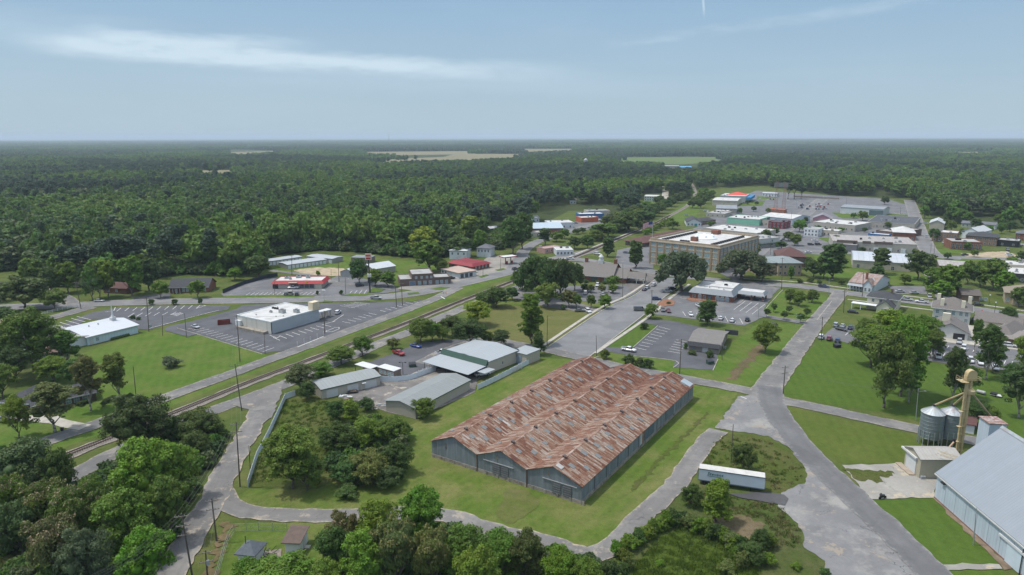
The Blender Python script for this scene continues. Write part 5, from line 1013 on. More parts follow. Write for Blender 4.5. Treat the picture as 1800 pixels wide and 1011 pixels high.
b.walls(M_WOOD,3.8);b.flat(plain('shed_roof_grey',(.2,.22,.23),.8,.15),0,None,3.8,t=-.3)
b=Bd('brick_shop','two part brown brick shop with white windows facing the highway','shop',(724,492),(762,490),16,3.4)
b.walls(M_BRICKD,6.0,x0=0,x1=b.L);b.flat(M_ROOFG,.5,M_BRICKD,6.0);b.wins('f',[b.L*k for k in(.35,.6,.85)],.5,1.6,1.9,GLASS_PALE,M_WHITE,1);b.wins('f',[b.L*k for k in(.2,.45,.7,.9)],3.9,1.1,1.2,GLASS_PALE);
b.walls(M_BRICKD,3.6,x0=-6.5,x1=-.02,y1=14,name='low_wall');b.flat(M_ROOFG,.35,M_BRICKD,3.6,x0=-6.5,x1=-.02,y1=14,name='low_roof');b.door('f',b.L*.02,3.0,2.6,plain('blue_door',(.09,.15,.22),.6,.1));
b.walls(M_BRICKD,3.4,x0=b.L+.02,x1=b.L+9.5,y1=12,name='right_wing');b.flat(M_ROOFG,.7,M_BRICKD,3.4,x0=b.L+.02,x1=b.L+9.5,y1=12,name='right_roof');b.wins('f',[b.L+2,b.L+4.5,b.L+7.2],.4,1.5,1.9,GLASS_PALE,M_WHITE,1)
b=Bd('beige_shop','low shop with faded pinkish flat roof and deep front canopy','shop',(775,472),(806,480),(828,473),3.4)
b.walls(M_WALLW,3.2);b.flat(plain('faded_pink_roof',(.40,.31,.26),.85,.12,.3),.15,M_WOOD,3.3,t=-.8);b.wins('f',[2,5],.4,1.8,2,GLASS);b.wins('r',[b.D*k for k in(.2,.45,.7)],.4,2,2,GLASS,M_DARK)
b=Bd('red_roofed_store','store with a broad red metal mansard roof by the gas station','store',(789,461),(830.5,468),(854,461),3.1)
b.walls(M_BRICK,3.0);q=MB();mans(q,0,0,b.L,b.D,2.8,4.3,1.1,1.6);q.build('red_mansard',ribbed('red_seam_roof',(.24,.025,.03),0,.6,.08,.45,.2),b.r);b.box('roof_deck',ribbed('red_deck',(.26,.035,.038),0,.6,.1,.5,.2),1.62,1.62,3.6,b.L-1.62,b.D-1.62,4.28)
b.wins('f',[b.L*k for k in(.2,.45,.7)],.3,2.4,2,GLASS,M_DARK,1);b.wins('r',[b.D*k for k in(.2,.4,.6,.8)],.8,.9,1.5,GLASS_PALE)
b=Bd('gas_canopy','red edged gas station canopy over two pumps','canopy',(886,453),(909,450.5),6,5.)
b.box('canopy_roof',M_WHITE,0,0,4.6,b.L,b.D,5.2);q=MB();q.box(-.08,-.08,4.65,b.L+.08,-.005,5.25);q.box(b.L+.005,-.08,4.65,b.L+.08,b.D+.08,5.25);q.box(-.08,-.005,4.65,-.005,b.D+.08,5.25);q.build('red_band',M_RED,b.r)
for x in(.3,.7):b.box('column',M_DARK,b.L*x-.2,b.D*.5-.2,0,b.L*x+.2,b.D*.5+.2,4.6);b.box('fuel_pump',M_RED,b.L*x+.6,b.D*.5-.4,0,b.L*x+1.5,b.D*.5+.4,1.9)
b=Bd('grey_roofed_house','white house with grey shingle roof standing among trees behind the red store','house',(838,436),(862,437),10,6)
b.walls(M_WALLW,5.4);b.hip(plain('grey_shingles',(.13,.135,.15),.9,.15,2),2.6,.6);b.wins('f',[b.L*k for k in(.15,.38,.62,.85)],3.4,1,1.5,GLASS)
b=Bd('white_house','white two storey house screened by trees behind the beige shop','house',(790,440),(820,441),10,6)
b.walls(M_WALLW,5.4);b.hip(M_WHITE,1.8,.5);b.wins('f',[2,6,10],3.2,1,1.4,GLASS)
PALE=ribbed('yard_pale_roof',(.335,.365,.38),0,1.1,.03,.55,.1);BEI=ribbed('yard_beige_wall',(.44,.41,.34),1,.35,.04,.7,.05);BEI0=ribbed('yard_beige_wall_end',(.44,.41,.34),0,.35,.04,.7,.05);GREEN=plain('dark_green_metal',(.035,.075,.055),.5,.1,.5)
b=Bd('yard_shop','main shop of the fenced yard with pale metal roof and dark green fascia','shop',(781,617),(856,637),(907,616),4.4)
b.walls(BEI,4.4,'y',1.0);b.gable(PALE,1.0,'y',.4)
MB().prism([(-1.6,3.6),(-.45,5.3),(-.2,5.3),(-.2,3.6)],0,-.6,b.L+.8).build('green_fascia',GREEN,b.r);MB().prism([(b.D+1.6,3.9),(b.D+.5,5.),(b.D+.35,5.),(b.D+.35,3.9)],0,0,b.L).build('rear_green_fascia',GREEN,b.r)
b.walls(BEI,3.9,x0=b.L-2,x1=b.L+4.6,y0=b.D-.5,y1=b.D+7.5,name='low_wing_wall');MB().box(b.L-2.3,b.D-.8,3.92,b.L+4.9,b.D+7.8,4.1).build('low_wing_roof',PALE,b.r);
MB().box(b.L-1.2,b.D-.62,0,b.L+2.4,b.D-.52,3.1).build('roller_door',plain('blue_grey_door',(.21,.26,.31),.6,.1),b.r)
MB().prism([(-10.5,2.9),(-.9,3.5),(-.9,3.62),(-10.5,3.02)],0,-.5,b.L+.8).build('carport_roof',PALE,b.r);MB().box(b.L+.9,-6,2.8,b.L+4.2,-.5,2.95).build('small_canopy',PALE,b.r)
[MB().tube((x,y,0),(x,y,2.95+(y+10.5)*.06),.09,n=6).build('carport_post',M_DARK,b.r)for x in(0,b.L/2,b.L+.5)for y in(-10,-5.5)]
b.wins('r',[b.D*.5],1.6,.8,1,GLASS)
b=Bd('storage_shed','beige metal shed with three white roller doors at the left of the yard','shed',(546,671),(565,685),(653,652.5),3.2)
b.walls(BEI,3.2,'y',.9);b.gable(ribbed('shed_roof',(.27,.29,.285),1,1.2,.05,.6,.1),.9,'y',.35,trim=GREEN)
for y,w_ in((b.D*.17,3.6),(b.D*.52,3.6),(b.D*.83,4)):b.door('r',y,w_,2.5,M_WHITE,part='roller_door')
b.door('r',b.D*.69,.95,2.1,M_WALLB);MB().box(b.L+.05,b.D*.66,2.35,b.L+1.2,b.D*.73,2.5).build('door_hood',M_WHITE,b.r)
b=Bd('long_shed','long low beige shed with grey metal roof between yard and grass','shed',(678,704.5),(730.5,718),(835,670.5),3.3)
b.walls(BEI,3.3,'y',1.1);b.gable(ribbed('long_shed_roof',(.235,.255,.25),1,1.2,.06,.6,.1,(.2,.2,.19),.3),1.1,'y',.4,trim=GREEN);MB().box(b.L-.02,-.05,0,b.L+.05,.1,3.3).build('corner_trim',GREEN,b.r)
for y in(.33,.66):MB().box(b.L+.01,b.D*y,0,b.L+.05,b.D*y+.1,3.2).build('downpipe',M_TRIM,b.r)
b=Bd('lean_to','white roofed open lean-to at the left corner of the yard','shelter',(623,640.5),(651,648.5),(665,643),2.7)
b.box('roof',M_WHITE,0,0,2.6,b.L,b.D,2.75);[MB().tube((x,y,0),(x,y,2.6),.08,n=6).build('post',M_DARK,b.r)for x in(.2,b.L-.2)for y in(.2,b.D-.2)];b.box('back_panel',M_WOOD,.1,b.D-.15,0,b.L-.1,b.D-.05,2.5)
b=Bd('site_cabin','long white roofed cabin with dark windows behind the yard fence','cabin',(664,645),(692,652.5),(700,646.5),2.8)
b.walls(plain('cabin_brown',(.2,.15,.12),.8,.15),2.7);b.box('roof',M_WHITE,-.2,-.2,2.72,b.L+.2,b.D+.2,2.9);b.wins('f',[b.L*k for k in(.2,.45,.7,.9)],.9,1.2,1.2,GLASS_PALE)
SLATE=ribbed('grey_mansard',(.23,.255,.275),0,.5,.05,.5,.1)
b=Bd('bank','brick bank with grey mansard roof and a drive through canopy','bank',(1213,513.5),(1287.5,522),(1330,508),3.1)
b.walls(M_BRICK,3.1,y1=b.D*.9);q=MB();mans(q,0,0,b.L,b.D*.9,3.1,5.7,.7,1.1);q.build('mansard',SLATE,b.r);b.box('roof_deck',M_ROOFW,1.12,1.12,5.,b.L-1.12,b.D*.9-1.12,5.3)
b.box('raised_roof',M_ROOFW,b.L*.35,b.D*.3,5.3,b.L-1.5,b.D*.85,5.9)
b.wins('f',[b.L*k for k in(.66,.77,.88)],.5,1.8,1.5,GLASS_PALE,M_WHITE,1,True);b.wins('f',[b.L*.24],.4,1.5,1.7,GLASS_PALE,M_WHITE,1,True);b.wins('f',[b.L*k for k in(.10,.35)],.5,1.2,1.6,GLASS);b.box('entrance',GLASS,b.L*.42,-.35,0,b.L*.52,-.01,2.6)
b.wins('r',[b.D*.2,b.D*.35],1,.9,1.3,GLASS)
q=MB();mans(q,b.L+.2,b.D*.38,b.L+13,b.D*.38+9,3.0,4.6,.5,.8);q.build('drive_through_roof',SLATE,b.r);b.box('canopy_deck',M_ROOFW,b.L+1.02,b.D*.38+.82,4.1,b.L+12.1,b.D*.38+8.1,4.4)
for x in(7,12.4):
 for y in(.6,8.4):b.box('canopy_pier',M_BRICK,b.L+x-.35,b.D*.38+y-.35,0,b.L+x+.35,b.D*.38+y+.35,3)
for x,y in((.2,.3),(.4,.2),(.6,.25),(.75,.15),(.3,.7),(.55,.8)):MB().lathe([(.25,0),(.25,.5),(.35,.6)],n=8).build('roof_vent',M_GALV,b.r,(b.L*x,b.D*y,5.35 if y<.3 else 5.95))
ac_unit(b.r,b.L*.7,b.D*.5,5.92,1.6,1.2,.7,M_DARK)
b=Bd('small_office','small square office with brown roof and dark mansard front at the lot corner','office',(1211,603),(1264,609.5),(1290,584.5),3.)
b.walls(plain('taupe_stucco',(.25,.22,.19),.85,.08),3.0,'x',1.6);b.gable(plain('brown_grey_roof',(.17,.16,.15),.85,.1,.8),1.6,'x',.6,y0=.4)
MB().prism([(-1.1,2.35),(-.3,3.75),(.2,3.75),(.2,2.35)],0,-.5,b.L+.5).build('mansard_front',M_SHING,b.r)
b.door('f',b.L*.55,1.9,2.2,M_WHITE,off=.04);b.wins('f',[b.L*k for k in(.12,.22)],.8,.6,1.3,GLASS_PALE,M_BRICK);b.wins('r',[b.D*.4,b.D*.7],1,.8,1.2,GLASS);b.box('sign_panel',M_SHING,b.L*.9,b.D+.4,1.8,b.L+4,b.D+.7,3.8);ac_unit(b.r,b.L+.9,b.D*.4,0,1,.9,.9)
b=Bd('civic_building','brown roofed brick funeral parlour like hall with white cupola and two chimneys','hall',(1019,483),(1076,487),(1098,474),3.6)
b.walls(M_BRICK,3.6,'x',5.6);b.gable(plain('taupe_shingles',(.16,.148,.135),.9,.12,2),5.6,'x',.7,trim=M_WHITE);b.wins('f',[b.L*k for k in(.12,.8)],.7,1.3,1.9,GLASS_PALE,M_WHITE,1);b.box('recessed_entrance',GLASS,b.L*.36,-.12,0,b.L*.56,-.01,3)
for x in(.02,b.L-1.6):b.box('chimney',M_BRICK,x,b.D*.5-1,3.6,x+1.6,b.D*.5+1,11.6)
q=MB();q.box(-1.4,-1.4,-1,1.4,1.4,1.6);q.lathe([(1.2,1.6),(1.1,3.2),(1.5,3.3),(.9,4.2),(.1,5.2)],n=8);q.build('cupola',M_WHITE,b.r,(b.L*.5,b.D*.5,9.1))
w2=b.walls(M_BRICK,3.2,'x',3.6,x0=b.L+.02,x1=b.L+7.5,y0=2,y1=b.D-4,name='low_wing');b.gable(bpy.data.materials['taupe_shingles'],3.6,'x',.5,3.2,x0=b.L+.6,x1=b.L+7.5,y0=2,y1=b.D-4,name='wing_roof',trim=M_WHITE)
b.gable(bpy.data.materials['taupe_shingles'],2.4,'x',.5,3.4,x0=b.L+8.6,x1=b.L+17,y0=3,y1=11,name='carport_roof',trim=M_WHITE);MB().prism([(3,3.4),(11,3.4),(7,5.7)],0,b.L+17.0,b.L+17.15).build('white_gable',M_WHITE,b.r)
for x in(13,16.8):
 for y in(3.4,10.6):MB().box(b.L+x-.2,y-.2,0,b.L+x+.2,y+.2,3.4).build('carport_column',M_WHITE,b.r)
b=Bd('brick_school','four storey tan brick school building with flat white roof and rows of windows','school',(1142.5,420),(1265.7,433.4),(1298,411.7),16)
H4=15.2;b.walls(M_BRICKT,H4);q=MB();q.box(-.5,-.5,H4-.6,b.L+.5,b.D+.5,H4+.1);q.build('stone_cornice',plain('limestone',(.48,.41,.31),.85,.1),b.r);b.flat(M_ROOFW,1.3,M_BRICKT,H4+.12,t=.5)
b.box('base_course',plain('limestone',(.5,.4,.27)),-.12,-.12,0,b.L+.12,b.D+.12,.8)
nb=9;bw=b.L/nb
for i in range(nb+1):x=min(max(i*bw,.45),b.L-.45);b.box('brick_pier',plain('pier_brick',(.30,.225,.155),.9,.15,1.5),x-.5,-.32,.8,x+.5,-.005,H4-.62)
for r_ in range(4):
 z=1.4+r_*3.6
 if r_:b.box('stone_band',bpy.data.materials['limestone'],.01,-.2,z-.75,b.L-.01,-.002,z-.35)
 b.wins('f',[bw*(i+.5)for i in range(1,nb-1)],z,bw*.62,2.3,GLASS_PALE if r_!=3 else GLASS_PALE,M_WALLC,2);b.wins('f',[bw*.5,b.L-bw*.5],z,bw*.42,2.3,GLASS_PALE,M_WALLC,1)
nd=11;dw=b.D/nd
for i in range(nd+1):y=min(max(i*dw,.45),b.D-.45);b.box('side_pier',bpy.data.materials['pier_brick'],b.L+.005,y-.4,.8,b.L+.32,y+.4,H4-.62)
for r_ in range(4):b.wins('r',[dw*(i+.5)for i in range(nd)],1.4+r_*3.6,dw*.6,2.3,GLASS_PALE,M_WALLC,1)
for r_ in range(4):b.wins('l',[dw*(i+.5)for i in range(1,nd,2)],1.4+r_*3.6,dw*.6,2.3,GLASS_PALE,M_WALLC,1)
z=H4+.2
q=MB();q.lathe([(b.L*.16,0),(b.L*.16,.5),(b.L*.13,1.5),(b.L*.07,2.3),(.5,2.6)],n=20);q.build('white_dome',plain('white_dome',(.68,.72,.72),.5,.05),b.r,(b.L*.5,b.D*.5,z))
for a in range(6):MB().lathe([(1.1,0),(.9,.7),(.1,1.1)],n=8).build('dome_skylight',plain('white_dome',()),b.r,(b.L*.5+5.3*math.cos(a*1.05),b.D*.5+5.3*math.sin(a*1.05),z+1.6))
b.box('brick_penthouse',M_BRICK,b.L*.5-2,b.D*.22,z,b.L*.5+2,b.D*.22+3,z+2.6);b.box('stair_tower',M_BRICK,b.L*.38,b.D*.86,z,b.L*.38+4.5,b.D*.95,z+2.6)
for k in range(16):
 ac_unit(b.r,b.L*.86,b.D*(.06+.052*k),z,1.5,1.3,1.3,M_DARK,'condenser');ac_unit(b.r,b.L*.16,b.D*(.06+.052*k),z,1.5,1.3,1.3,M_DARK,'condenser')
for k in range(4):ac_unit(b.r,b.L*(.40+.035*k),b.D*.1,z,1.3,1.2,1.2,M_DARK,'condenser')
def block(name,label,cat,A,B,C,h,wall,roof,kind_='flat',rise=1.2,rows=1,nw=5,glass=None,par=.4,sides='fr',wz=1.0,ww=1.1,wh=1.4,ov=.4,ax='x',**k):
 b=Bd(name,label,cat,A,B,C,h)
 if kind_=='flat':
  b.walls(wall,h);b.flat(roof,par,wall,h);q_=random.Random(len(label)*7+int(b.L))
  for _ in range(min(7,1+int(b.L*b.D/160))):ac_unit(b.r,q_.uniform(.12,.88)*b.L,q_.uniform(.15,.85)*b.D,h+.09,*[v*q_.uniform(.7,1.5)for v in(1.5,1.3,.9)],q_.choice([M_GALV,M_ACGREY,M_DARK]),'rooftop_unit')
 elif kind_=='gable':b.walls(wall,h,ax,rise);b.gable(roof,rise,ax,ov)
 elif kind_=='hip':b.walls(wall,h);b.hip(roof,rise,ov)
 if nw:
  st=(h-.3)/max(1,rows)
  for r_ in range(rows):
   if 'f' in sides:b.wins('f',[b.L*(i+.5)/nw for i in range(nw)],wz+st*r_,ww,min(wh,st-.9),glass or GLASS,M_TRIM,0)
   if 'r' in sides:b.wins('r',[b.D*(i+.5)/max(2,nw//2)for i in range(max(2,nw//2))],wz+st*r_,ww,min(wh,st-.9),glass or GLASS,M_TRIM,0)
   if 'l' in sides:b.wins('l',[b.D*(i+.5)/max(2,nw//2)for i in range(max(2,nw//2))],wz+st*r_,ww,min(wh,st-.9),glass or GLASS,M_TRIM,0)
 return b
RMET=ribbed('town_pale_roof',(.45,.47,.48),0,1.5,.05,.6,.1,(.35,.33,.3),.4);RGRY=ribbed('town_grey_roof',(.25,.27,.29),0,1.2,.07,.6,.1);RRUST=ribbed('town_rusty_roof',(.38,.37,.36),0,.8,.15,.75,.1,(.26,.19,.15),.7,.45,.65,(1,.3,1));RRUST2=ribbed('house_rusty_roof',(.34,.29,.27),0,.6,.18,.75,.1,(.24,.13,.09),.8,.4,.6,(1,.3,1))
DKR=plain('dark_membrane',(.075,.08,.09),.8,.15,.3);MAR=plain('maroon_paint',(.16,.03,.035),.8,.1)
GBLK=plain('mint_green_wall',(.20,.46,.33),.8,.08,.2,dirt=(.25,.42,.3),dsc=.2)
block('low_brown_building','low brick building with wide maroon shingle roof beside the tracks','building',(1099.5,423),(1131,427),(1178,405),3.2,M_BRICKD,M_SHINGR,'hip',3.,1,5,ov=1.4)
b=block('white_block_building','white two storey block right behind the brick school with green awning','building',(1288,417),(1319,422.5),(1333,411.7),6.5,plain('off_white_block',(.50,.49,.45),.85,.08,.3),M_ROOFG,'flat',rows=2,nw=4);b.box('green_awning',GREEN,b.L+.1,1,3,b.L+2.2,b.D,3.3)
block('long_white_roofed_block','long low block with white roof behind the school roof line','building',(1236,401),(1330,411),(1356,403.5),5.2,M_CONCB,M_ROOFW,'flat',nw=6);
b=block('mint_green_building','mint green windowless hall with white roof','hall',(1278,382.5),(1335,386.5),(1345,381),5.5,GBLK,M_ROOFW,'flat',nw=0);b.box('roof_trim',M_WHITE,-.1,-.15,5.4,b.L+.1,-.06,5.95)
block('maroon_shop','dark maroon painted shop at the street corner right of the mint hall','shop',(1351,390),(1379,392),(1387,388),5.6,MAR,DKR,'flat',rows=2,nw=4,glass=GLASS)
block('grey_low_shop','pale grey low shop between mint hall and maroon shop','shop',(1336.5,387),(1351,388.5),12,4.6,M_CONCB,DKR,'flat',nw=2)
block('dark_roofed_clinic','white gabled clinic with charcoal roof and turquoise door','clinic',(1207,391),(1233,391.5),(1262,386),3.4,M_WALLW,M_SHING,'gable',3.2,1,4,ax='y').box('turquoise_door',plain('turquoise',(.06,.26,.32),.6,.05),7,-.12,0,9.4,-.03,2.4)
block('brick_wing','long brick wing behind the clinic with charcoal roof','building',(1233,389.5),(1258,386.5),12,3.2,M_BRICK,M_SHING,'hip',2.4,1,6)
block('low_grey_store','low grey store with pale roof just above the clinic','store',(1241,374.5),(1274,376.5),(1283,372),3.6,M_CONCB,M_ROOFG,'flat',nw=4)
block('small_white_store','small white topped store behind the low grey store','store',(1256,371),(1280,372),12,4,M_WALLB,M_ROOFW,'flat',nw=3)
block('grey_metal_warehouse','grey warehouse with slate coloured roof left of the orange stand','warehouse',(1259,366.5),(1295,367.5),(1306,361.5),5,M_CONCB,RGRY,'gable',1.,1,0)
block('beige_warehouse','beige metal warehouse with white roof in the middle of the far block','warehouse',(1252.5,352),(1296,353.5),(1304,348.5),6,M_WALLB,M_ROOFW,'gable',.8,1,0)
b=block('supermarket','big grey store with blue front canopy and red roof peak behind','store',(1266,344),(1311,345.5),(1327,341.5),7.5,plain('store_grey',(.34,.36,.37),.85,.07),M_ROOFW,'flat',nw=0)
b.hip(plain('bright_red_roof',(.55,.07,.05),.6,.1),3.4,0,7.6,x0=b.L*.2,x1=b.L*.95,y0=b.D*.35,y1=b.D*.9,name='red_roof');b.box('blue_canopy',plain('store_blue',(.04,.19,.38),.6,.08),b.L+.1,0,3.2,b.L+6,b.D+6,6.5);
block('white_far_house','white two storey boxy house on the lawn beyond the tracks','house',(1133,345),(1158,345.5),(1166,343),6,M_WALLW,M_ROOFW,'hip',.8,2,6,ov=.5,sides='f')
block('small_white_diner','small white building at the far edge of the big parking','building',(1340,339.5),(1366,340.5),14,4,M_WALLW,RMET,'gable',.8,1,5)
block('orange_stand','small orange roofed stand under the two lattice masts','stand',(1352,368),(1380,369.5),9,3.4,plain('stand_wall',(.3,.12,.07),.8,.1),plain('orange_roof',(.60,.16,.06),.6,.08),'flat',nw=4)
block('white_metal_hall','large white metal hall with low pitched roof above the maroon shop','hall',(1339,380),(1393,385),(1406,378.5),5.6,plain('pale_blue_metal',(.46,.52,.55),.7,.05),M_ROOFW,'gable',2.2,1,0)
b=block('long_grey_supermarket','long grey roofed supermarket beyond the far parking','store',(1478,364),(1553,368.5),(1568,365),6.5,plain('pale_grey_wall',(.48,.50,.52),.8,.05),RGRY,'gable',1.6,1,0);b.box('dark_shopfront',plain('slate_front',(.10,.14,.16),.5,.1),b.L*.68,-.2,0,b.L,-.05,5.2)
block('pink_barn','pink walled gabled shop with grey roof','shop',(1429,383.5),(1462,385),20,4,plain('pink_wall',(.42,.22,.26),.8,.08),plain('mauve_roof',(.22,.21,.23),.85,.1),'gable',3.6,1,2,ax='y',ww=2.5)
block('long_white_roofed_shops','long row of shops under one white roof below the pink barn','shop',(1429,390),(1503,397),(1503,389),5.2,M_CONCB,M_ROOFW,'flat',nw=8)
block('white_corner_shop','white corner shop left of the long white roofed row','shop',(1414,402),(1438,404),14,6,M_WALLW,M_ROOFG,'flat',rows=2,nw=4)
block('pale_small_shops','two pale small shops with white canopies below the long row','shop',(1440,404.5),(1474,407),12,4.4,M_WALLB,M_ROOFW,'flat',nw=5)
block('dark_roofed_row','dark flat roofed row with white far edge by the side street','building',(1525,390),(1608,395),(1607,382),5,M_CONCB,DKR,'flat',nw=7)
block('rust_patched_row','low row with rust patched white roof below the dark roofed row','building',(1540,405),(1572,409),(1572,398),5,M_BRICKD,RRUST,'flat',nw=3)
block('blue_fronted_shop','low blue fronted shop left of the white hipped brick block','shop',(1526,411),(1562,414),8,4.2,plain('blue_front',(.05,.14,.30),.7,.1),M_ROOFW,'flat',nw=0)
block('white_hipped_brick_block','red brick block with white hipped roof at the street corner','building',(1570,408),(1610,410),(1608,403),6,M_BRICK,M_ROOFW,'hip',3,1,4)
b=block('old_brick_block','long old block of joined shops with stained white and rusty roofs','building',(1464,424),(1612,431),38,6.2,M_CONCB,RRUST,'flat',nw=12)
for x0,x1 in((.05,.3),(.36,.46),(.5,.72)):b.box('brick_parapet',M_BRICKD,b.L*x0,-.2,5.6,b.L*x1,-.06,7.4)
for x in(.5,.66,.82):b.box('pale_door',M_WALLW,b.L*x,-.25,0,b.L*x+3,-.06,3.2)
block('grey_store_annex','grey annex with pale roof projecting from the old block','building',(1468,429),(1506,432),14,4.8,plain('annex_grey',(.16,.16,.165),.85,.12),M_ROOFG,'flat',nw=0)
b=Bd('long_beige_hall','very long beige hall with curved silver roof behind the old white house','hall',(1499.5,457),(1601.5,463.5),(1602,450),5)
b.walls(plain('hall_beige',(.40,.37,.30),.85,.08,.3,dirt=(.3,.28,.24)),5);q=MB();n=10;pr=[(-.3+(b.D+.6)*(.5-.5*math.cos(math.pi*i/n)),5.02+2.6*math.sin(math.pi*i/n))for i in range(n+1)];q.prism(pr,0,-.3,b.L+.3);q.build('curved_roof',ribbed('silver_roof',(.50,.53,.56),0,3,.1,.5,.2,(.33,.32,.33),.5),b.r)
b.wins('f',[b.L*.1,b.L*.45,b.L*.7],.3,1.6,2.2,GLASS)
block('beige_gabled_hall','beige hall with white gabled roof at the top of the side street','hall',(1634,392),(1660,393.5),26,5.4,plain('hall_beige',()),RMET,'gable',2.6,1,0,ax='y')
block('brown_two_storey_shop','brown two storey shop with arched windows and white roof edge','shop',(1640,408),(1684,411),16,7.2,M_BRICKB,M_ROOFW,'flat',rows=2,nw=5)
block('red_brick_corner_building','white walled building with charcoal hipped roof right of the brown shop','building',(1698,414),(1753,418),20,6.6,M_BRICKB,M_SHING,'hip',2.8,2,7)
block('pale_gabled_building','pale gabled roof rising behind the charcoal hipped building','building',(1690,406),(1722,409),26,5.6,M_WALLW,RMET,'gable',3,1,0,ax='y')
b=block('black_shop','black painted shop front with white lettering at the far right','shop',(1753,422),(1792,425),15,4.4,plain('black_paint',(.02,.022,.025),.6,.1),M_ROOFG,'flat',nw=2)
block('brick_post_office','flat brick public building with tall dark windows on the green','public building',(1673,425),(1727,427),18,5.6,M_BRICK,M_ROOFG,'flat',nw=8,ww=1.3,wh=3.2)
block('house_right_edge','grey roofed brick house at the far right edge of town','house',(1786,410),(1830,413),14,5.4,M_BRICK,plain('grey_shingles',()),'hip',2.6,2,4)
block('small_far_cabin','small grey green cabin at the wood edge','house',(1690,392),(1712,393.5),10,3.4,plain('pale_green',(.33,.38,.34),.8,.06),plain('grey_shingles',()),'gable',1.6,1,3)
block('second_far_cabin','small bluish white cabin right of the pale gabled roof','house',(1724,394),(1750,396),10,3.6,M_WALLW,plain('grey_shingles',()),'gable',1.8,1,3)
block('rusty_roofed_store','low store with a rust striped white roof beyond the green','store',(1652,467),(1713,471),(1714,461),4,M_BRICKD,RRUST,'gable',1.4,1,6)
block('open_front_garage','dark open fronted garage with white roof at the right edge','garage',(1762,480),(1850,487),(1850,470),4.6,plain('garage_dark',(.05,.055,.06),.8,.2),M_ROOFW,'flat',nw=6)
block('flat_beige_house','beige roofed extension behind the open fronted garage','building',(1774,466),(1815,468),16,6,M_WALLB,M_ROOFW,'flat',nw=4)
b=block('library','tan two storey library with grey hipped roof behind clipped shrubs','library',(1369,462.5),(1410,462.5),(1412,452),7.6,M_BRICKT,plain('green_grey_roof',(.20,.235,.24),.8,.08),'hip',2.,2,5,ov=.8)
b.walls(M_BRICKT,7.2,x0=-12,x1=-.05,y0=3,y1=b.D+3,name='left_wing');b.hip(bpy.data.materials['green_grey_roof'],2.,.8,7.2,x0=-12,x1=-.05,y0=3,y1=b.D+3,name='left_wing_roof')
block('maroon_roofed_hall','hall with a steep maroon roof rising behind the library','hall',(1366,450),(1417,452),20,6.6,M_BRICKD,M_SHINGR,'hip',4.6,0,0)
block('pale_blue_metal_hall','hall with pale blue metal roof and brick gable beyond the curving road','hall',(938,402),(990,401),(1002,393),4.6,M_BRICK,ribbed('pale_blue_roof',(.42,.50,.56),0,1,.04,.5,.15),'gable',3.,1,3)
block('white_canopied_shop','white roofed shop with parked vans right of the pale blue hall','shop',(965,392.5),(1008,391.5),18,5,M_WALLW,M_ROOFW,'flat',nw=4)
block('beige_low_store','beige low store in front of the pale blue hall','store',(932,410),(966,408),10,3.4,M_WALLB,M_ROOFG,'flat',nw=4)
block('orange_shop','orange fronted shop with white roof by the parking','shop',(1022,383.5),(1052,382),(1066,378.5),4.4,plain('orange_wall',(.42,.11,.05),.8,.08),M_ROOFW,'flat',nw=0)
block('blue_shop','blue fronted shop with pale roof behind the orange shop','shop',(1019,377),(1062,376),14,4.8,plain('blue_front',()),M_ROOFW,'flat',nw=0)
block('grey_top_shop','grey roofed building farthest back in the orange and blue row','building',(1034,371.5),(1072,370.5),14,5.2,M_WALLB,RGRY,'flat',nw=5)
block('pink_shop','low pink shop beside the station building','shop',(958,438),(988,434),9,3.2,plain('pink_shop_wall',(.42,.26,.24),.85,.08),plain('pinkish_roof',(.36,.25,.23),.85,.08),'flat',nw=4)
block('station_building','small white roofed building between the curving road and the tracks','building',(978,440.5),(1008,440),(1014,434),3.6,M_WALLW,M_ROOFW,'flat',nw=5)
block('wood_edge_trailer','long pale building glimpsed through the trees above the red store','building',(766,397),(815,402),14,4,M_WALLW,RMET,'gable',1,1,5)
block('brick_wood_building','brick building with pale roof glimpsed among trees left of the blue hall','building',(862,402),(910,399),14,4,M_BRICKB,RMET,'gable',1,1,5)
block('house_in_wood','white roofed house in the far wood left of the road','house',(928,384),(948,383),10,4,M_WALLW,M_ROOFG,'gable',2,1,3)
block('house_in_wood','tiny white roof peeping out of the middle wood','house',(736,352),(751,351.5),10,5,M_WALLW,M_WHITE,'gable',2,1,2)
block('house_in_wood','very small white roof in the wood at the centre left','house',(607,358),(620,357.5),9,5,M_WALLW,M_WHITE,'gable',2,1,2)
for x,y in WROOF:block('house_in_wood','small pale roof just visible among the trees of the big wood','house',(x-6,y-1),(x+5,y-1),9,4.5,M_WALLW,random.Random(x).choice([M_WHITE,RMET,M_SHINGB]),'gable',2,1,2,wh=1.2)['group']='roofs scattered through the wood'
block('far_white_building','white building at the end of the thin clearing far left','building',(96,341.5),(113,341),14,5,M_WALLW,M_WHITE,'gable',1.5,1,0)
block('far_blue_roofed_barn','far blue roofed barn at the end of the distant road','barn',(1196,294),(1216,294),20,6,M_WALLW,plain('far_blue_roof',(.1,.3,.5),.6,.1),'gable',2,1,0)
block('far_long_barn','far long grey barn beside the blue roofed one','barn',(1168,292),(1194,292),16,6,M_WALLB,RGRY,'gable',2,1,0)
b=Bd('old_white_house','old white wooden house with a rusty tin roof and front porch','house',(1490,497),(1534,503),(1557,488),4)
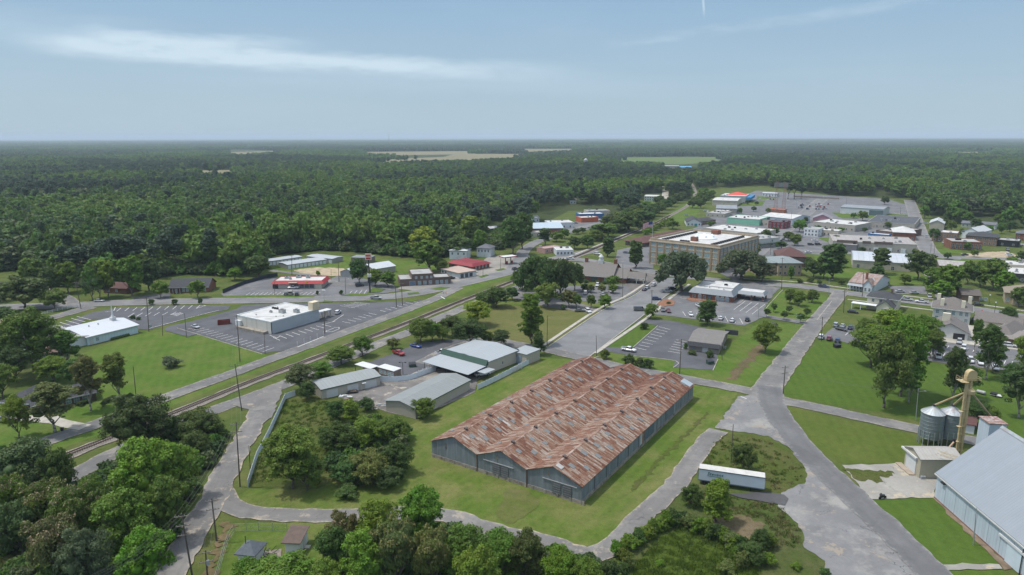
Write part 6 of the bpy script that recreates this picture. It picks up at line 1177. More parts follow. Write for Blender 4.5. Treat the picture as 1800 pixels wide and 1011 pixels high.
b.walls(plain('pale_blue_white',(.50,.56,.59),.85,.06),4,'x',3.4,y0=3);b.gable(RRUST2,3.4,'x',.5,y0=3);b.walls(bpy.data.materials['pale_blue_white'],4,'y',2.8,x0=b.L*.62,x1=b.L-.5,y0=.4,y1=9,name='front_gable');b.gable(RRUST2,2.8,'y',.4,x0=b.L*.62,x1=b.L-.5,y0=.4,y1=6.5,name='gable_roof');MB().prism([(0,2.7),(3.3,3.8),(3.3,3.9),(0,2.8)],0,-.3,b.L*.62).build('porch_roof',M_GALV,b.r)
b.wins('f',[b.L*k for k in(.1,.22,.34,.46)],.9,.9,1.5,GLASS,off=-2.98);b.wins('f',[b.L*.72,b.L*.88],.9,.9,1.6,GLASS,off=-.38);b.box('chimney',M_BRICK,b.L*.5,8,5,b.L*.5+1,9,9.2)
for i in range(6):MB().tube((b.L*.12*i+.2,.1,0),(b.L*.12*i+.2,.1,2.75),.09,n=6).build('porch_post',M_WHITE,b.r)
b=Bd('cream_house','cream two storey house with black hipped roof behind the bright tree','house',(1525,521),(1578,527.5),11,6)
b.walls(M_WALLC,6);b.hip(M_SHING,2.6,.8,trim=M_WHITE);b.wins('f',[b.L*k for k in(.2,.45,.75)],3.8,1,1.4,GLASS);b.box('chimney',M_BRICKD,b.L*.7,5,6,b.L*.7+.9,6,9.8);b.wins('l',[3,8],3.8,1,1.4,GLASS)
b.walls(M_WALLC,3.4,'y',2.8,x0=b.L*.42,x1=b.L-.5,y0=-7,y1=-.02,name='front_wing');b.gable(M_SHING,2.8,'y',.5,3.4,x0=b.L*.42,x1=b.L-.5,y0=-7,y1=-.6,name='wing_roof',trim=M_WHITE);b.wins('f',[b.L*.7],.8,3,1.8,GLASS_PALE,M_WHITE,2,y0=-7);MB().box(-6,-4,2.6,b.L*.4,-.1,2.8).build('side_porch_roof',M_WALLW,b.r)
MB().box(-5.8,-3.8,0,-5.5,-3.5,2.6).build('porch_post',M_WHITE,b.r);MB().box(-2,-3.8,0,-1.7,-3.5,2.6).build('porch_post',M_WHITE,b.r)
b=Bd('mansion','white mansion with taupe hipped roof and pale chimneys','house',(1641,540),(1707,547.5),13,6)
TAU=plain('mansion_shingles',(.15,.135,.125),.9,.14,2)
b.walls(plain('mansion_white',(.60,.60,.57),.8,.06),6);b.hip(TAU,4.2,.9,trim=M_WHITE);b.wins('f',[b.L*k for k in(.12,.32,.55,.75,.9)],3.6,1.1,1.5,GLASS_PALE);b.wins('f',[b.L*k for k in(.12,.9)],.8,1.1,1.5,GLASS_PALE)
for x,y in((.22,.1),(.78,.1),(.1,.95),(.95,.95)):b.box('chimney',M_WALLC,b.L*x-.7,b.D*y-.6,5,b.L*x+.7,b.D*y+.6,10)
b=Bd('garage_wing','gabled garage wing with wide dark opening in front of the mansion','garage',(1668,582),(1702,586),16,3.2)
b.walls(bpy.data.materials['mansion_white'],3.2,'y',3.2,x0=-6);b.gable(TAU,3.2,'y',.7,x0=-6,trim=M_WHITE);b.box('dark_opening',M_DARK,b.L*.25,-.1,0,b.L*.85,-.01,2.6);b.box('chimney',M_WALLC,-2.4,6,3,.2,7.6,9)
b=Bd('long_brown_wing','long brown roofed wing stretching right from the mansion','building',(1715,562),(1795,572),12,3.2)
b.walls(M_WALLC,3.2,'x',2.6);b.gable(TAU,2.6,'x',.7)
b=Bd('brown_roofed_offices','brick offices with broad brown roof behind the white van','office',(1745,584),(1778,590),18,3.2)
b.walls(M_BRICKB,3.2);b.hip(TAU,3,.8,trim=M_WHITE);b.walls(M_BRICKB,3.2,x0=b.L+.05,x1=b.L+18,y0=-5,y1=9,name='right_wall');b.hip(plain('grey_taupe',(.21,.19,.175),.9,.12,2),3,.8,3.2,x0=b.L+.05,x1=b.L+18,y0=-5,y1=9,name='right_roof')
b=Bd('low_brown_house','low brown brick house under the trees beyond the main street','house',(1692,518),(1724,520),11,3);b.walls(M_BRICKB,3,'x',2);b.gable(M_SHINGB,2,'x',.6);b.wins('f',[4,8,10],.8,1.2,1.4,GLASS_PALE)
b=Bd('beige_gabled_house','beige brick house with arched entry at the right edge','house',(1768,514),(1830,520),14,5.4)
b.walls(plain('sand_brick',(.38,.32,.22),.9,.1),5.4);b.hip(plain('sand_roof',(.22,.19,.15),.9,.12,2),3.4,.7);b.walls(bpy.data.materials['sand_brick'],5,'y',2.4,x0=3,x1=8,y0=-3,y1=-.02,name='entry_gable');b.wins('f',[5.5],1.2,1.8,1.8,GLASS_PALE,M_WHITE,1,True,y0=-3);b.wins('f',[1.2,11,14],1,1.1,1.6,GLASS_PALE)
b=Bd('grain_warehouse','huge steep roofed pale metal warehouse at the bottom right','warehouse',(1642,875),(1640.7,875.2),10,0)
Fp=Vector(G(1642,875));Np=Vector(G(1797,1014));wdir=(Np-Fp).normalized();LN=75.;b.r.location=Fp;b.r.rotation_euler=(0,0,math.atan2(wdir.y,wdir.x))
WH,RH,HW=6.0,16.9,12.7
WP=ribbed('warehouse_wall',(.46,.53,.585),0,.9,.04,.6,.1,(.34,.38,.4),.4);WR=ribbed('warehouse_roof',(.265,.295,.325),0,.62,.045,.5,.25,(.28,.3,.32),.3,bst=.5)
m=MB();m.prism([(0,0),(2*HW,0),(2*HW,WH),(HW,RH),(0,WH)],0,0,LN);m.build('wall',WP,b.r)
sl2=(RH-WH)/HW;e=.35
m=MB();m.prism([(-e,WH-e*sl2+.05),(HW,RH+.05),(HW,RH+.35),(-e,WH-e*sl2+.35)],0,-.3,LN+.3);m.prism([(2*HW+e,WH-e*sl2+.05),(2*HW+e,WH-e*sl2+.35),(HW+.002,RH+.35),(HW+.002,RH+.05)],0,-.3,LN+.3);m.build('roof',WR,b.r)
MB().prism([(HW-.5,RH+.1),(HW,RH+.62),(HW+.5,RH+.1),(HW,RH+.3)],0,-.32,LN+.32).build('ridge_cap',M_GALV,b.r);MB().box(-.35,-e-.14,WH-e*sl2-.08,LN+.3,-e-.01,WH-e*sl2+.2).build('gutter',M_TRIM,b.r)
MB().box(-.02,-.1,0,LN,-.003,.35).build('plinth',plain('rusty_plinth',(.20,.12,.09),.9,.25),b.r)
xd=25.5;MB().box(xd-1.9,-.12,.1,xd+2.1,-.02,4.1).build('sliding_door',plain('pale_blue_door',(.50,.58,.63),.6,.05),b.r);MB().box(xd-4.2,-.32,4.15,xd+3.4,-.03,4.6).build('door_rail_cover',M_WHITE,b.r);MB().tube((xd+2.3,-.2,0),(xd+2.3,-.2,5.4),.09,n=6).build('door_post',M_DARK,b.r)
MB().box(2.3,-.6,5.0,3.4,-.03,5.3).build('lamp_hood',M_DARK,b.r)
for i in range(1,8):MB().box(i*3.6-.03,-.03,.35,i*3.6+.03,-.004,WH-.3).build('panel_joint',plain('joint_grey',(.3,.34,.37),.7,.05),b.r)
b=Bd('metal_annex','small beige metal building with white roller door beside the grain bins','shed',(1593,784),(1620,806),(1683,801),5.2)
b.walls(ribbed('annex_wall',(.47,.43,.32),1,.3,.05,.7,.05),5.0,'y',1.2);b.gable(ribbed('annex_roof',(.38,.37,.34),1,.8,.05,.6,.1,(.28,.2,.14),.5),1.2,'y',.35,5.0)
b.door('f',b.L*.42,b.L*.62,4.1,M_WHITE,part='roller_door',off=.05);MB().box(-1.2,-.5,4.25,b.L*.8,-.05,4.65).build('door_hood',M_WHITE,b.r);MB().box(-1,-1.6,0,b.L*.8,-.1,.35).build('door_apron',plain('apron_tan',(.30,.25,.19),.9,.15),b.r)
def grainbin(bx,by,lab,rust):
 g_=G(bx,by);r=root('grain_bin',lab,'grain bin',g_,0);R=2.75;zb,zt=2.2,8.9
 prof=[]
 for i in range(15):z=zb+(zt-zb)*i/14;prof+=[(R,z),(R+.05,z+.03),(R,z+.06)]if i%2==0 else[(R,z)]
 MB().lathe(prof,n=32).build('bin_wall',ribbed('bin_steel',(.24,.29,.32),2,.48,.06,.45,.5,(.2,.19,.17),.5,.4,.7,(1,1,.2)),r)
 q=MB().lathe([(R+.16,zt-.02),(R+.16,zt+.06),(.45,zt+1.55),(.4,zt+1.9),(.3,zt+1.95)],n=32);q.build('cone_roof',plain('bin_roof'+('_rusty' if rust else ''),(.42,.46,.48),.45,.15,.8,.3,dirt=((.22,.12,.09)if rust else(.45,.42,.36)),dsc=.35),r)
 q=MB();[q.tube((.5*math.cos(a),.5*math.sin(a),zt+1.58),((R+.1)*math.cos(a),(R+.1)*math.sin(a),zt+.12),.035,n=4)for a in[i*math.pi/8 for i in range(16)]];q.build('roof_rib',M_GALV,r)
 MB().lathe([(.2,.8),(.3,1.0),(R-.05,zb),(R-.02,zb+.02)],n=24).build('hopper',M_GALV,r)
 q=MB();[q.box(-.08,-.08,0,.08,.08,4.2,0,Matrix.Translation(((R+.1)*math.cos(a),(R+.1)*math.sin(a),0))@Matrix.Rotation(a,4,'Z'))for a in[i*math.pi/7 for i in range(14)]];q.build('legs',M_GALV,r)
 return r
grainbin(1633,780,'left grain bin with clean conical roof on steel legs',False);grainbin(1666,780,'right grain bin with rust patched conical roof behind the elevator leg',True)
base=G(1684,806);YEL=plain('faded_yellow',(.50,.40,.22),.6,.15,.5,.1,dirt=(.24,.14,.08),dsc=.5);r=root('grain_elevator','tall faded yellow grain elevator leg with three spouts','grain elevator',base)
TH=TOP(1684,806,668)
MB().box(-.85,-.3,0,-.35,.3,TH).build('elevator_leg',YEL,r);MB().box(.1,-.3,0,.62,.3,TH).build('elevator_leg',YEL,r)
q=MB();[q.box(-.92,-.36,z_,.70,.36,z_+.08)for z_ in[2.2*i for i in range(int(TH/2.2)+1)]];q.build('leg_band',YEL,r)
hd=MB();hd.prism([(math.cos(a)*1.2,TH+.6+math.sin(a)*1.2)for a in[math.pi*2*i/14 for i in range(14)]],1,-.65,.65);hd.box(-1.3,-.6,TH-.9,1.2,.6,TH+.3);hd.build('elevator_head',YEL,r,(.1,0,.9))
MB().lathe([(1.,TH-3.6),(1.1,TH-2.7),(.4,TH-2.2)],n=10).build('distributor',YEL,r,(.6,0,0))
q=MB();z_=TH-.3
q.box(-2.6,-1.3,z_,-.96,1.3,z_+.08)
for(x,y)in((-2.6,-1.3),(-2.6,0),(-2.6,1.3),(-1.,-1.3),(-1.,1.3),(2.0,-1.2),(2.0,1.2),(1,-1.2)):q.tube((x,y,z_),(x,y,z_+1.2),.04,n=4)
for zz in(.6,1.15):q.tube((-2.6,-1.3,z_+zz),(-2.6,1.3,z_+zz),.04,n=4);q.tube((-2.6,-1.3,z_+zz),(-1,-1.3,z_+zz),.04,n=4);q.tube((-1,-1.2,z_+zz),(2,-1.2,z_+zz),.04,n=4);q.tube((2,-1.2,z_+zz),(2,1.2,z_+zz),.04,n=4)
q.build('service_platform',YEL,r)
q=MB()
for x in(-1.35,-1.05):q.tube((x,-.5,0),(x,-.5,TH),.035,n=4)
for i in range(int(TH/.4)):q.tube((-1.35,-.5,i*.4),(-1.05,-.5,i*.4),.02,n=4)
for z_ in(5,9,13):q.box(-1.9,-1,z_,-1.0,-.2,z_+.06)
q.build('ladder',YEL,r)
bl=Vector(base);S=Vector((.4,0,TH-2.8))
for(bx,by)in((1633,780),(1666,780)):
 g_=Vector(G(bx,by))-bl;MB().tube(S,(g_.x,g_.y,10.9),.24,n=8).build('spout',YEL,r);MB().lathe([(.5,0),(.5,.25),(.35,.5)],n=8).build('spout_collar',M_DARK,r,(g_.x,g_.y,10.75))
TWR=Vector(G(1731,800));gt=TWR-bl;MB().tube(S,(gt.x,gt.y,10.6),.22,n=8).build('spout',plain('rusty_spout',(.36,.25,.17),.7,.3,.8),r)
q=MB();pA,pB=G(1652,800,6.5),G(1690,812,5.9)
for off in(0,.7):q.tube(Vector(pA)-bl+Vector((0,0,off)),Vector(pB)-bl+Vector((0,0,off)),.06,n=5);q.tube(Vector(pA)-bl+Vector((0,1,off)),Vector(pB)-bl+Vector((0,1,off)),.06,n=5)
q.build('walkway',YEL,r)
b=Bd('head_house','narrow tall white box tower with rusty striped top by the warehouse ridge','tower',(1722,733),(1740,745.5),(1767,744.5),14.2)
b.walls(WP,14.2);q=MB().box(-.25,-.25,14.22,b.L+.25,b.D+.25,14.4);q.build('roof',ribbed('tower_roof',(.45,.40,.37),1,1.0,.3,.7,.1,(.22,.09,.06),.9,.4,.55),b.r)
b=Bd('red_roofed_shed','small white shed with maroon roof across the road behind the bins','shed',(1695,744),(1714,747.5),6,2.7);b.walls(M_WALLW,2.7,'x',1.2);b.gable(M_SHINGR,1.2,'x',.4);
a0,a1=G(1622,842),G(1672,812);r=root('grain_auger','rusty grain auger tube leaning from the annex foot to the warehouse eave','auger',a0);MB().tube((0,0,.4),(a1[0]-a0[0],a1[1]-a0[1],5.5),.2,n=8).build('auger_tube',plain('rusty_spout',()),r);MB().box(-.6,-.4,0,.5,.4,.8).build('auger_hopper',M_GALV,r);MB().lathe([(.35,5.2),(.35,6.2)],a1[0]-a0[0],a1[1]-a0[1],8).build('auger_motor',M_DARK,r)
b=Bd('hipped_shed','small white shed with dark hipped roof inside the wire fence','shed',(418,972),(446,975),(466,956.5),2.5);b.walls(M_WALLW,2.5);b.hip(plain('slate_shingles',(.10,.115,.13),.9,.15,2),1.7,.55);b.wins('f',[b.L*.55],1,.7,.8,GLASS)
b=Bd('brown_roofed_shed','small white shed with brown pent roof near the lane','shed',(500,951),(526.5,952),(539,930),2.7);b.walls(M_WALLW,2.6);q=MB().prism([(-.7,2.55),(b.D+.4,3.2),(b.D+.4,3.34),(-.7,2.69)],0,-.5,b.L+.4);q.build('roof',plain('brown_roof_felt',(.115,.085,.07),.9,.15,1),b.r);b.door('r',b.D*.5,.9,1.9,M_WHITE);MB().box(b.L+.1,b.D*.35,0,b.L+1.2,b.D*.6,.3).build('step',M_CONC,b.r)
def paint_oc(name):
 s=NT(name);oi=s.n('ShaderNodeObjectInfo');s.b.inputs['Coat Weight'].default_value=.6;s.b.inputs['Coat Roughness'].default_value=.1
 return s.fin(oi.outputs['Color'],.35,.0,.5)
M_CAR=paint_oc('car_paint');M_CGL=plain('car_glass',(.025,.03,.035),.08,.1,1,0,.8);M_TYRE=plain('tyre_rubber',(.018,.018,.018),.9,.2);M_RIM=plain('wheel_rim',(.35,.35,.36),.4,.1,1,.6)
M_HEAD=plain('lamp_glass',(.6,.6,.58),.15,.05);M_TAIL=plain('tail_lamp',(.30,.015,.01),.3,.1)
def loft(m,st,mi=0):
 i0=len(m.v);n=8
 for x,w_,zl,zd in st:
  c=min(.13,w_*.2);m.v+=[(x,-w_+.06,zl),(x,-w_,zl+.2),(x,-w_*.985,zd-c),(x,-w_+c*1.3,zd),(x,w_-c*1.3,zd),(x,w_*.985,zd-c),(x,w_,zl+.2),(x,w_-.06,zl)]
 for k in range(len(st)-1):
  for j in range(n):a=i0+k*n+j;b_=i0+k*n+(j+1)%n;m.f.append((a,b_,b_+n,a+n));m.mi.append(mi)
 m.f.append(tuple(i0+j for j in range(n)));m.f.append(tuple(i0+(len(st)-1)*n+j for j in range(n))[::-1]);m.mi+=[mi,mi]
def frus(m,x0,x1,w0,z0,X0,X1,w1,z1,mi=0):
 b=[(x0,-w0,z0),(x1,-w0,z0),(x1,w0,z0),(x0,w0,z0)];t=[(X0,-w1,z1),(X1,-w1,z1),(X1,w1,z1),(X0,w1,z1)]
 m.face(b[::-1],mi);m.face(t,mi)
 for k in range(4):j=(k+1)%4;m.face([b[k],b[j],t[j],t[k]],mi)
VS={'sedan':dict(st=[(-2.4,.72,.45,.78),(-2.3,.86,.28,.96),(-1.3,.9,.26,1.0),(.95,.9,.26,.97),(2.15,.86,.28,.80),(2.38,.7,.42,.66)],g=(-1.85,1.1,.80,.96,-1.2,.25,.62,1.44),wx=(-1.4,1.42),r=.32),'suv':dict(st=[(-2.35,.78,.5,1.0),(-2.28,.9,.32,1.08),(-1.2,.94,.3,1.1),(1.0,.94,.3,1.08),(2.15,.9,.32,.98),(2.38,.76,.45,.8)],g=(-2.22,1.1,.86,1.07,-2.0,.35,.70,1.72),wx=(-1.4,1.42),r=.38),'pickup':dict(st=[(-2.85,.86,.5,1.05),(-2.8,.95,.42,1.1),(-.7,.97,.4,1.1),(1.3,.97,.4,1.12),(2.6,.95,.42,1.05),(2.85,.84,.5,.9)],g=(-.75,1.45,.86,1.1,-.55,.85,.72,1.82),wx=(-1.75,1.85),r=.42),'van':dict(st=[(-2.8,.92,.4,1.3),(-2.75,.98,.32,1.35),(1.4,.98,.32,1.35),(2.4,.94,.34,1.15),(2.75,.8,.45,.85)],g=(-2.72,1.9,.94,1.34,-2.65,1.2,.84,2.25),wx=(-1.75,1.8),r=.38)}
_vm={}
def vmesh(k):
 if k in _vm:return _vm[k]
 V=VS[k];b=MB();loft(b,V['st']);g=V['g'];t=g[7]
 frus(b,g[4]-.02,g[5]+.02,g[6]+.02,t-.02,g[4]+.08,g[5]-.1,g[6]-.08,t+.05)
 if k=='van':frus(b,g[0]+.01,.9,g[2]+.015,g[3]-.05,g[4]+.01,.75,g[6]+.015,t-.03)
 if k=='pickup':
  bx=MB();bx.box(-2.7,-.78,1.085,-.85,.78,1.115,0);bed=bx.mesh('truck_bed',M_DARK);q=b
  q.box(-2.82,-.94,1.08,-.76,-.8,1.3);q.box(-2.82,.8,1.08,-.76,.94,1.3);q.box(-2.84,-.8,1.08,-2.72,.8,1.3)
 else:bed=None
 for x in(g[4]+(g[5]-g[4])*.5,):b.box(x-.04,-g[2]*.93,g[3],x+.04,-g[2]*.93+.02,g[3]+.02)
 body=b.mesh('body',M_CAR);body.shade_smooth()
 try:
  body.polygons.foreach_set('use_smooth',[False]*len(body.polygons))
 except Exception:pass
 w=MB();frus(w,*g);win=w.mesh('windows',M_CGL)
 h=V['r'];q=MB();q.tube((0,-.11,0),(0,.11,0),h,n=14,m=0);q.tube((0,-.125,0),(0,.125,0),h*.55,n=10,m=1);wh=q.mesh('wheel',[M_TYRE,M_RIM])
 st=V['st'];f=st[-1];r=st[0]
 hl=MB().box(-.05,-.17,-.07,.05,.17,.07).mesh('headlight',M_HEAD);tl=MB().box(-.03,-.12,-.1,.04,.12,.1).mesh('taillight',M_TAIL)
 pl=MB().box(-.02,-.26,-.06,.02,.26,.06).mesh('number_plate',M_WHITE)
 _vm[k]=(body,win,wh,hl,tl,bed,pl);return _vm[k]
CC_=dict(white=(.62,.63,.64),silver=(.36,.38,.40),black=(.015,.016,.018),grey=(.13,.135,.14),red=(.30,.015,.015),blue=(.015,.06,.30),navy=(.02,.035,.09),maroon=(.12,.02,.03),tan=(.30,.26,.20),dgreen=(.02,.07,.05),pink=(.25,.07,.10))
def car(px,py,hx,hy,k,c,label,group=None):
 g=G(px,py);f=G(px+hx,py+hy);a=math.atan2(f[1]-g[1],f[0]-g[0])
 zz=Z5+.02
 r=root({'sedan':'parked_car','suv':'parked_suv','pickup':'pickup_truck','van':'parked_van'}[k],label,{'sedan':'car','suv':'car','pickup':'pickup truck','van':'van'}[k],(g[0],g[1],zz),a,group)
 body,win,wh,hl,tl,bed,pl=vmesh(k);V=VS[k]
 o=link('body',body,r);o.color=(*CC_[c],1);link('windows',win,r)
 if bed:link('truck_bed',bed,r)
 if g[1]<520:
  st=V['st'];y_=st[2][1]-.07
  for x in V['wx']:
   for s_ in(-1,1):link('wheel',wh,r,(x,s_*y_,V['r']))
  for s_ in(-1,1):link('headlight',hl,r,(st[-1][0]-.1,s_*.6,st[-1][3]-.02));link('taillight',tl,r,(st[0][0]+.03,s_*.66,st[0][3]-.08))
  link('number_plate',pl,r,(st[0][0]-.01,0,.62))
 return r
for a in[(731,611,10,2,'sedan','blue','bright blue car on the dark yard parking near the trees'),(701,624,12,4,'pickup','red','red pickup truck on the dark yard parking'),(777,623,10,-3,'pickup','white','white pickup poking out behind the green fascia of the yard shop'),(1105,618,12,2,'pickup','white','white pickup in the entrance of the small office lot'),(661,526.5,10,0,'pickup','silver','silver pickup driving on the highway near the sign pole'),(594,552,8,-6,'suv','white','white suv beside the entrance canopy of the white store'),(516,508,-10,0,'pickup','white','white pickup in front of the restaurant entrance'),(503,519,3,-8,'suv','grey','grey car first in the row below the restaurant'),(511,518.5,3,-8,'van','tan','tan vehicle in the middle of the row below the restaurant'),(522,519.5,3,-8,'suv','black','black car last in the row below the restaurant'),(632,504,8,-1,'suv','black','black car alone right of the restaurant'),(175,531,10,0,'sedan','silver','silver car driving on the highway at the left'),(83,724,10,4,'sedan','silver','silver car on the ranch house driveway'),(2,742,10,0,'sedan','grey','grey car cut by the left frame near the ranch house'),(344,577,10,3,'sedan','silver','low silver car at the edge of the store parking lawn'),(905,475,10,-3,'suv','black','black suv driving on the highway past the gas station'),(832,479.5,9,0,'sedan','white','white car before the beige shop canopy'),(820,482,9,0,'sedan','navy','navy car before the beige shop canopy'),(793,491,9,-1,'suv','black','black car at the right of the brown brick shop'),(802,474,8,1,'sedan','white','white car under the beige shop canopy'),(1002,456.5,9,0,'pickup','white','white pickup driving over the level crossing'),(1050,448,9,1,'suv','white','white suv parked behind the civic building'),(1101,445.5,9,1,'sedan','navy','navy car alone on the school forecourt'),(947,528,6,4,'suv','silver','silver car under the grove on the gravel lot'),(1029,517,2,-7,'suv','white','white van like car standing on the lot median left'),(1050,503.5,-2,6,'suv','white','white car facing the civic building'),(1074,514,5,4,'sedan','white','white car under the right myrtle of the civic lot'),(1060,520,5,3,'sedan','silver','silver car half hidden by the fourth median tree'),(1019,548,9,0,'sedan','grey','grey car at the field side of the gravel lot'),(1034,549.5,3,2,'suv','white','small white vehicle right of the grey car on the gravel lot'),(1133,511,9,-6,'sedan','navy','blue car parked at the kerb of the wide street nearest the camera'),(1138,507.5,9,-6,'suv','white','white car parked between the blue and the upper white one'),(1149,503,9,-6,'suv','white','upper white car at the kerb of the wide street'),(1172,514.5,10,0,'pickup','silver','silver pickup parked under the huge live oak'),(1181,510,9,-1,'suv','black','black suv parked in the shade under the live oak'),(1154,528,9,0,'suv','navy','navy suv beside the utility pole of the wide street'),(1124,547,9,0,'van','grey','grey minivan at the side of the round tree'),(1165,547.5,3,8,'suv','grey','grey suv parked at the bank front row'),(1175,549,4,8,'sedan','maroon','maroon car parked beside the grey suv at the bank'),(1229,540,6,3,'sedan','white','white car partly behind the big magnolia'),(1214,555,4,6,'sedan','white','white car left of the big magnolia'),(1267,562,5,-7,'sedan','white','white car right of the big magnolia'),(1287,566,5,-8,'sedan','white','white car farther right in the bank back row'),(1313.5,564.5,1,-8,'suv','black','black suv at the right end of the bank back row'),(1317,517.5,8,-1,'suv','black','dark suv under the bank drive through canopy'),(1448,506,10,1,'pickup','navy','dark pickup driving on main street near the library'),(1499,550.5,9,1,'sedan','black','black car on the lawn left of the cream house'),(1469,574,4,-6,'suv','silver','silver suv at the top left of the rear parking'),(1481,575.5,3,-6,'sedan','silver','silver sedan next to the silver suv'),(1479,581.5,10,2,'sedan','black','black sedan standing crosswise in the rear parking'),(1495,579,4,-6,'suv','navy','dark car half under the trees of the rear parking'),(1443,595,4,-9,'suv','white','white car at the street end of the lawn row'),(1457.5,597.5,3,-9,'suv','pink','pinkish maroon car in the lawn row'),(1472,602,2,-9,'suv','navy','dark blue car beside the trash bin on the lawn row'),(1582,514.5,9,0,'sedan','silver','silver car in the small street side lot'),(1607,517,9,0,'sedan','silver','second silver car in the small street side lot'),(1593,529,10,1,'pickup','silver','silver blue pickup at the kerb before the cream house'),(1620,533,-10,-1,'pickup','white','white pickup at the kerb on main street'),(1634,523.5,1,6,'suv','silver','silver car waiting in the side street'),(1719,537.5,10,1,'sedan','black','black car parked beyond the mansion'),(1715,566,8,6,'suv','black','black suv behind the mansion garage'),(1682,588,8,1,'sedan','black','dark car inside the mansion garage opening'),(1764,593.5,0,8,'van','white','white delivery van at the brown roofed offices'),(1774,610,9,1,'suv','white','white suv at the right of the rear parking'),(1686,604,-1,8,'suv','silver','silver car at the head of the rear aisle'),(1693.5,615,-2,8,'suv','white','white suv in the rear parking aisle'),(1649,629.5,1,9,'pickup','white','white pickup at the lawn edge of the rear parking'),(1687,633,2,9,'sedan','white','white car right of the tall narrow tree'),(1706,637,3,9,'suv','white','white suv in the lawn edge row at right'),(1724,641,2,9,'suv','white','white car under the ragged tall tree'),(1725,611,-1,8,'suv','silver','silver suv behind the ragged tall tree'),(1560,612,2,8,'suv','black','black car seen through the paddock grove'),(1750,650,3,9,'sedan','white','white car under the dark right trees of the rear parking'),(1744,617,-1,8,'suv','white','white car seen between the two ragged trees'),(848,661,10,-2,'pickup','white','white work truck under the yard carport roof'),(812,655,5,-5,'sedan','dgreen','dark green vehicle under the yard carport roof'),(800,650,5,-4,'suv','grey','grey vehicle at the back of the yard carport'),(1200,447,5,-2,'suv','silver','silver car parked left of the school'),(1207,380,6,0,'suv','silver','silver van parked by the railway greens'),(1325,447,8,-1,'suv','black','black car at the kerb right of the white block'),(1366,430,8,-3,'suv','silver','silver car parked on the downtown street'),(1372,426,8,-3,'suv','black','black suv parked on the downtown street'),(1377,422,8,-3,'sedan','navy','navy car parked on the downtown street'),(1356,434,8,-3,'pickup','white','white pickup parked on the downtown street'),(1432,424,8,0,'sedan','white','white car in the court parking front'),(1436,428,8,0,'sedan','silver','silver car in the court parking middle'),(1425,431.5,8,0,'suv','black','black car at the left of the court parking'),(1438,431.5,8,0,'suv','black','second black car of the court parking'),(1421,445,8,0,'sedan','white','white car near the maroon roofed hall'),(1409,418,8,0,'suv','silver','silver car under the downtown tree'),(1628,417,1,6,'suv','silver','silver car at the side street kerb'),(1627,394,8,0,'suv','white','white car beside the beige gabled hall'),(1654,425,7,0,'suv','silver','silver suv in front of the brown shop'),(1662,428.5,7,1,'suv','white','white suv left of the brick public building'),(1696,449.5,9,0,'sedan','black','black car driving before the brick public building'),(1771,441,4,4,'suv','grey','grey suv at the far right lot'),(1773,448.5,8,0,'sedan','white','white car in the far right lot'),(1775,451,8,0,'sedan','white','second white car in the far right lot'),(1796,494,8,0,'sedan','silver','silver car by the open fronted garage')]:car(*a)
rc=random.Random(21)
for i in range(34):
 x=rc.choice([rc.uniform(1402,1412),rc.uniform(1414,1426),rc.uniform(1428,1440),rc.uniform(1440,1462),rc.uniform(1345,1360)]);y=rc.uniform(360,369)if x>1400 else rc.uniform(346,352)
 car(x,y,rc.choice([2,-2,3]),rc.choice([-4,4]),rc.choice(['sedan','suv','suv','pickup']),rc.choice(['white','silver','black','grey','red','navy','maroon']),'tiny parked car in the supermarket parking beyond the town','cars in the supermarket parking')
for i,(x,y)in enumerate([(1303,357),(1308,358),(1313,357.5),(1240,372),(1245,373),(1000,393),(1006,394),(1012,393.5),(1046,388),(1052,387),(1336,351),(1318,349)]):car(x,y,5,rc.choice([0,-1,1]),rc.choice(['sedan','suv']),rc.choice(['white','silver','grey','white']),'small parked car beside the far shops north of the school','cars beside the far shops')
g0,g1=G(1227,851,0),G(1343,868.5,0);a=math.atan2(g1[1]-g0[1],g1[0]-g0[0]);Lt=dist(g0,g1)
r=root('semi_trailer','long white box semi trailer standing beside the back lane','trailer',(*g0[:2],0),a);W2=2.6
tw=plain('trailer_side',(.46,.52,.56),.45,.04,.5,0,.4);MB().box(0,0,1.15,Lt,W2,3.98).build('box_body',tw,r)
MB().box(.02,.02,3.985,Lt-.02,W2-.02,4.03).build('roof',plain('trailer_roof',(.50,.49,.46),.8,.08,.5,dirt=(.38,.36,.33),dsc=.6),r)
q=MB();q.box(-.03,-.04,3.82,Lt+.03,-.005,4.06);q.box(-.03,-.05,1.05,Lt+.03,-.004,1.28);q.box(-.06,-.03,1.05,-.005,W2+.03,4.06);q.box(Lt+.005,-.03,1.05,Lt+.05,W2+.03,1.28);q.build('frame_rail',plain('dark_rail',(.10,.13,.16),.6,.1),r)
for s_ in range(9):MB().box(.9+s_*Lt/9,-.012,1.3,.93+s_*Lt/9,-.002,3.8).build('side_rib',tw,r)
for x in(1.3,2.6):
 for y in(.12,.4,W2-.4,W2-.12):MB().tube((x,y-.11,.5),(x,y+.11,.5),.5,n=16).build('wheel',M_TYRE,r)
q=MB();q.box(.6,.5,.75,3.4,W2-.5,1.04);q.build('axle_frame',M_DARK,r)
for y in(.5,W2-.6):MB().box(Lt-3,y,0,Lt-2.85,y+.15,1.05).build('landing_leg',M_DARK,r)
TEAL=plain('teal_lettering',(.02,.09,.10),.6,.05);words(r,'Stevens',1.05,(3.7,-.03,2.72),(math.pi/2,0,0),TEAL,'lettering',.01,.25,1.1);MB().box(1.9,-.035,2.42,5.3,-.012,2.52).build('lettering_underline',TEAL,r)
M_INS=plain('insulator',(.30,.28,.26),.4,.1)
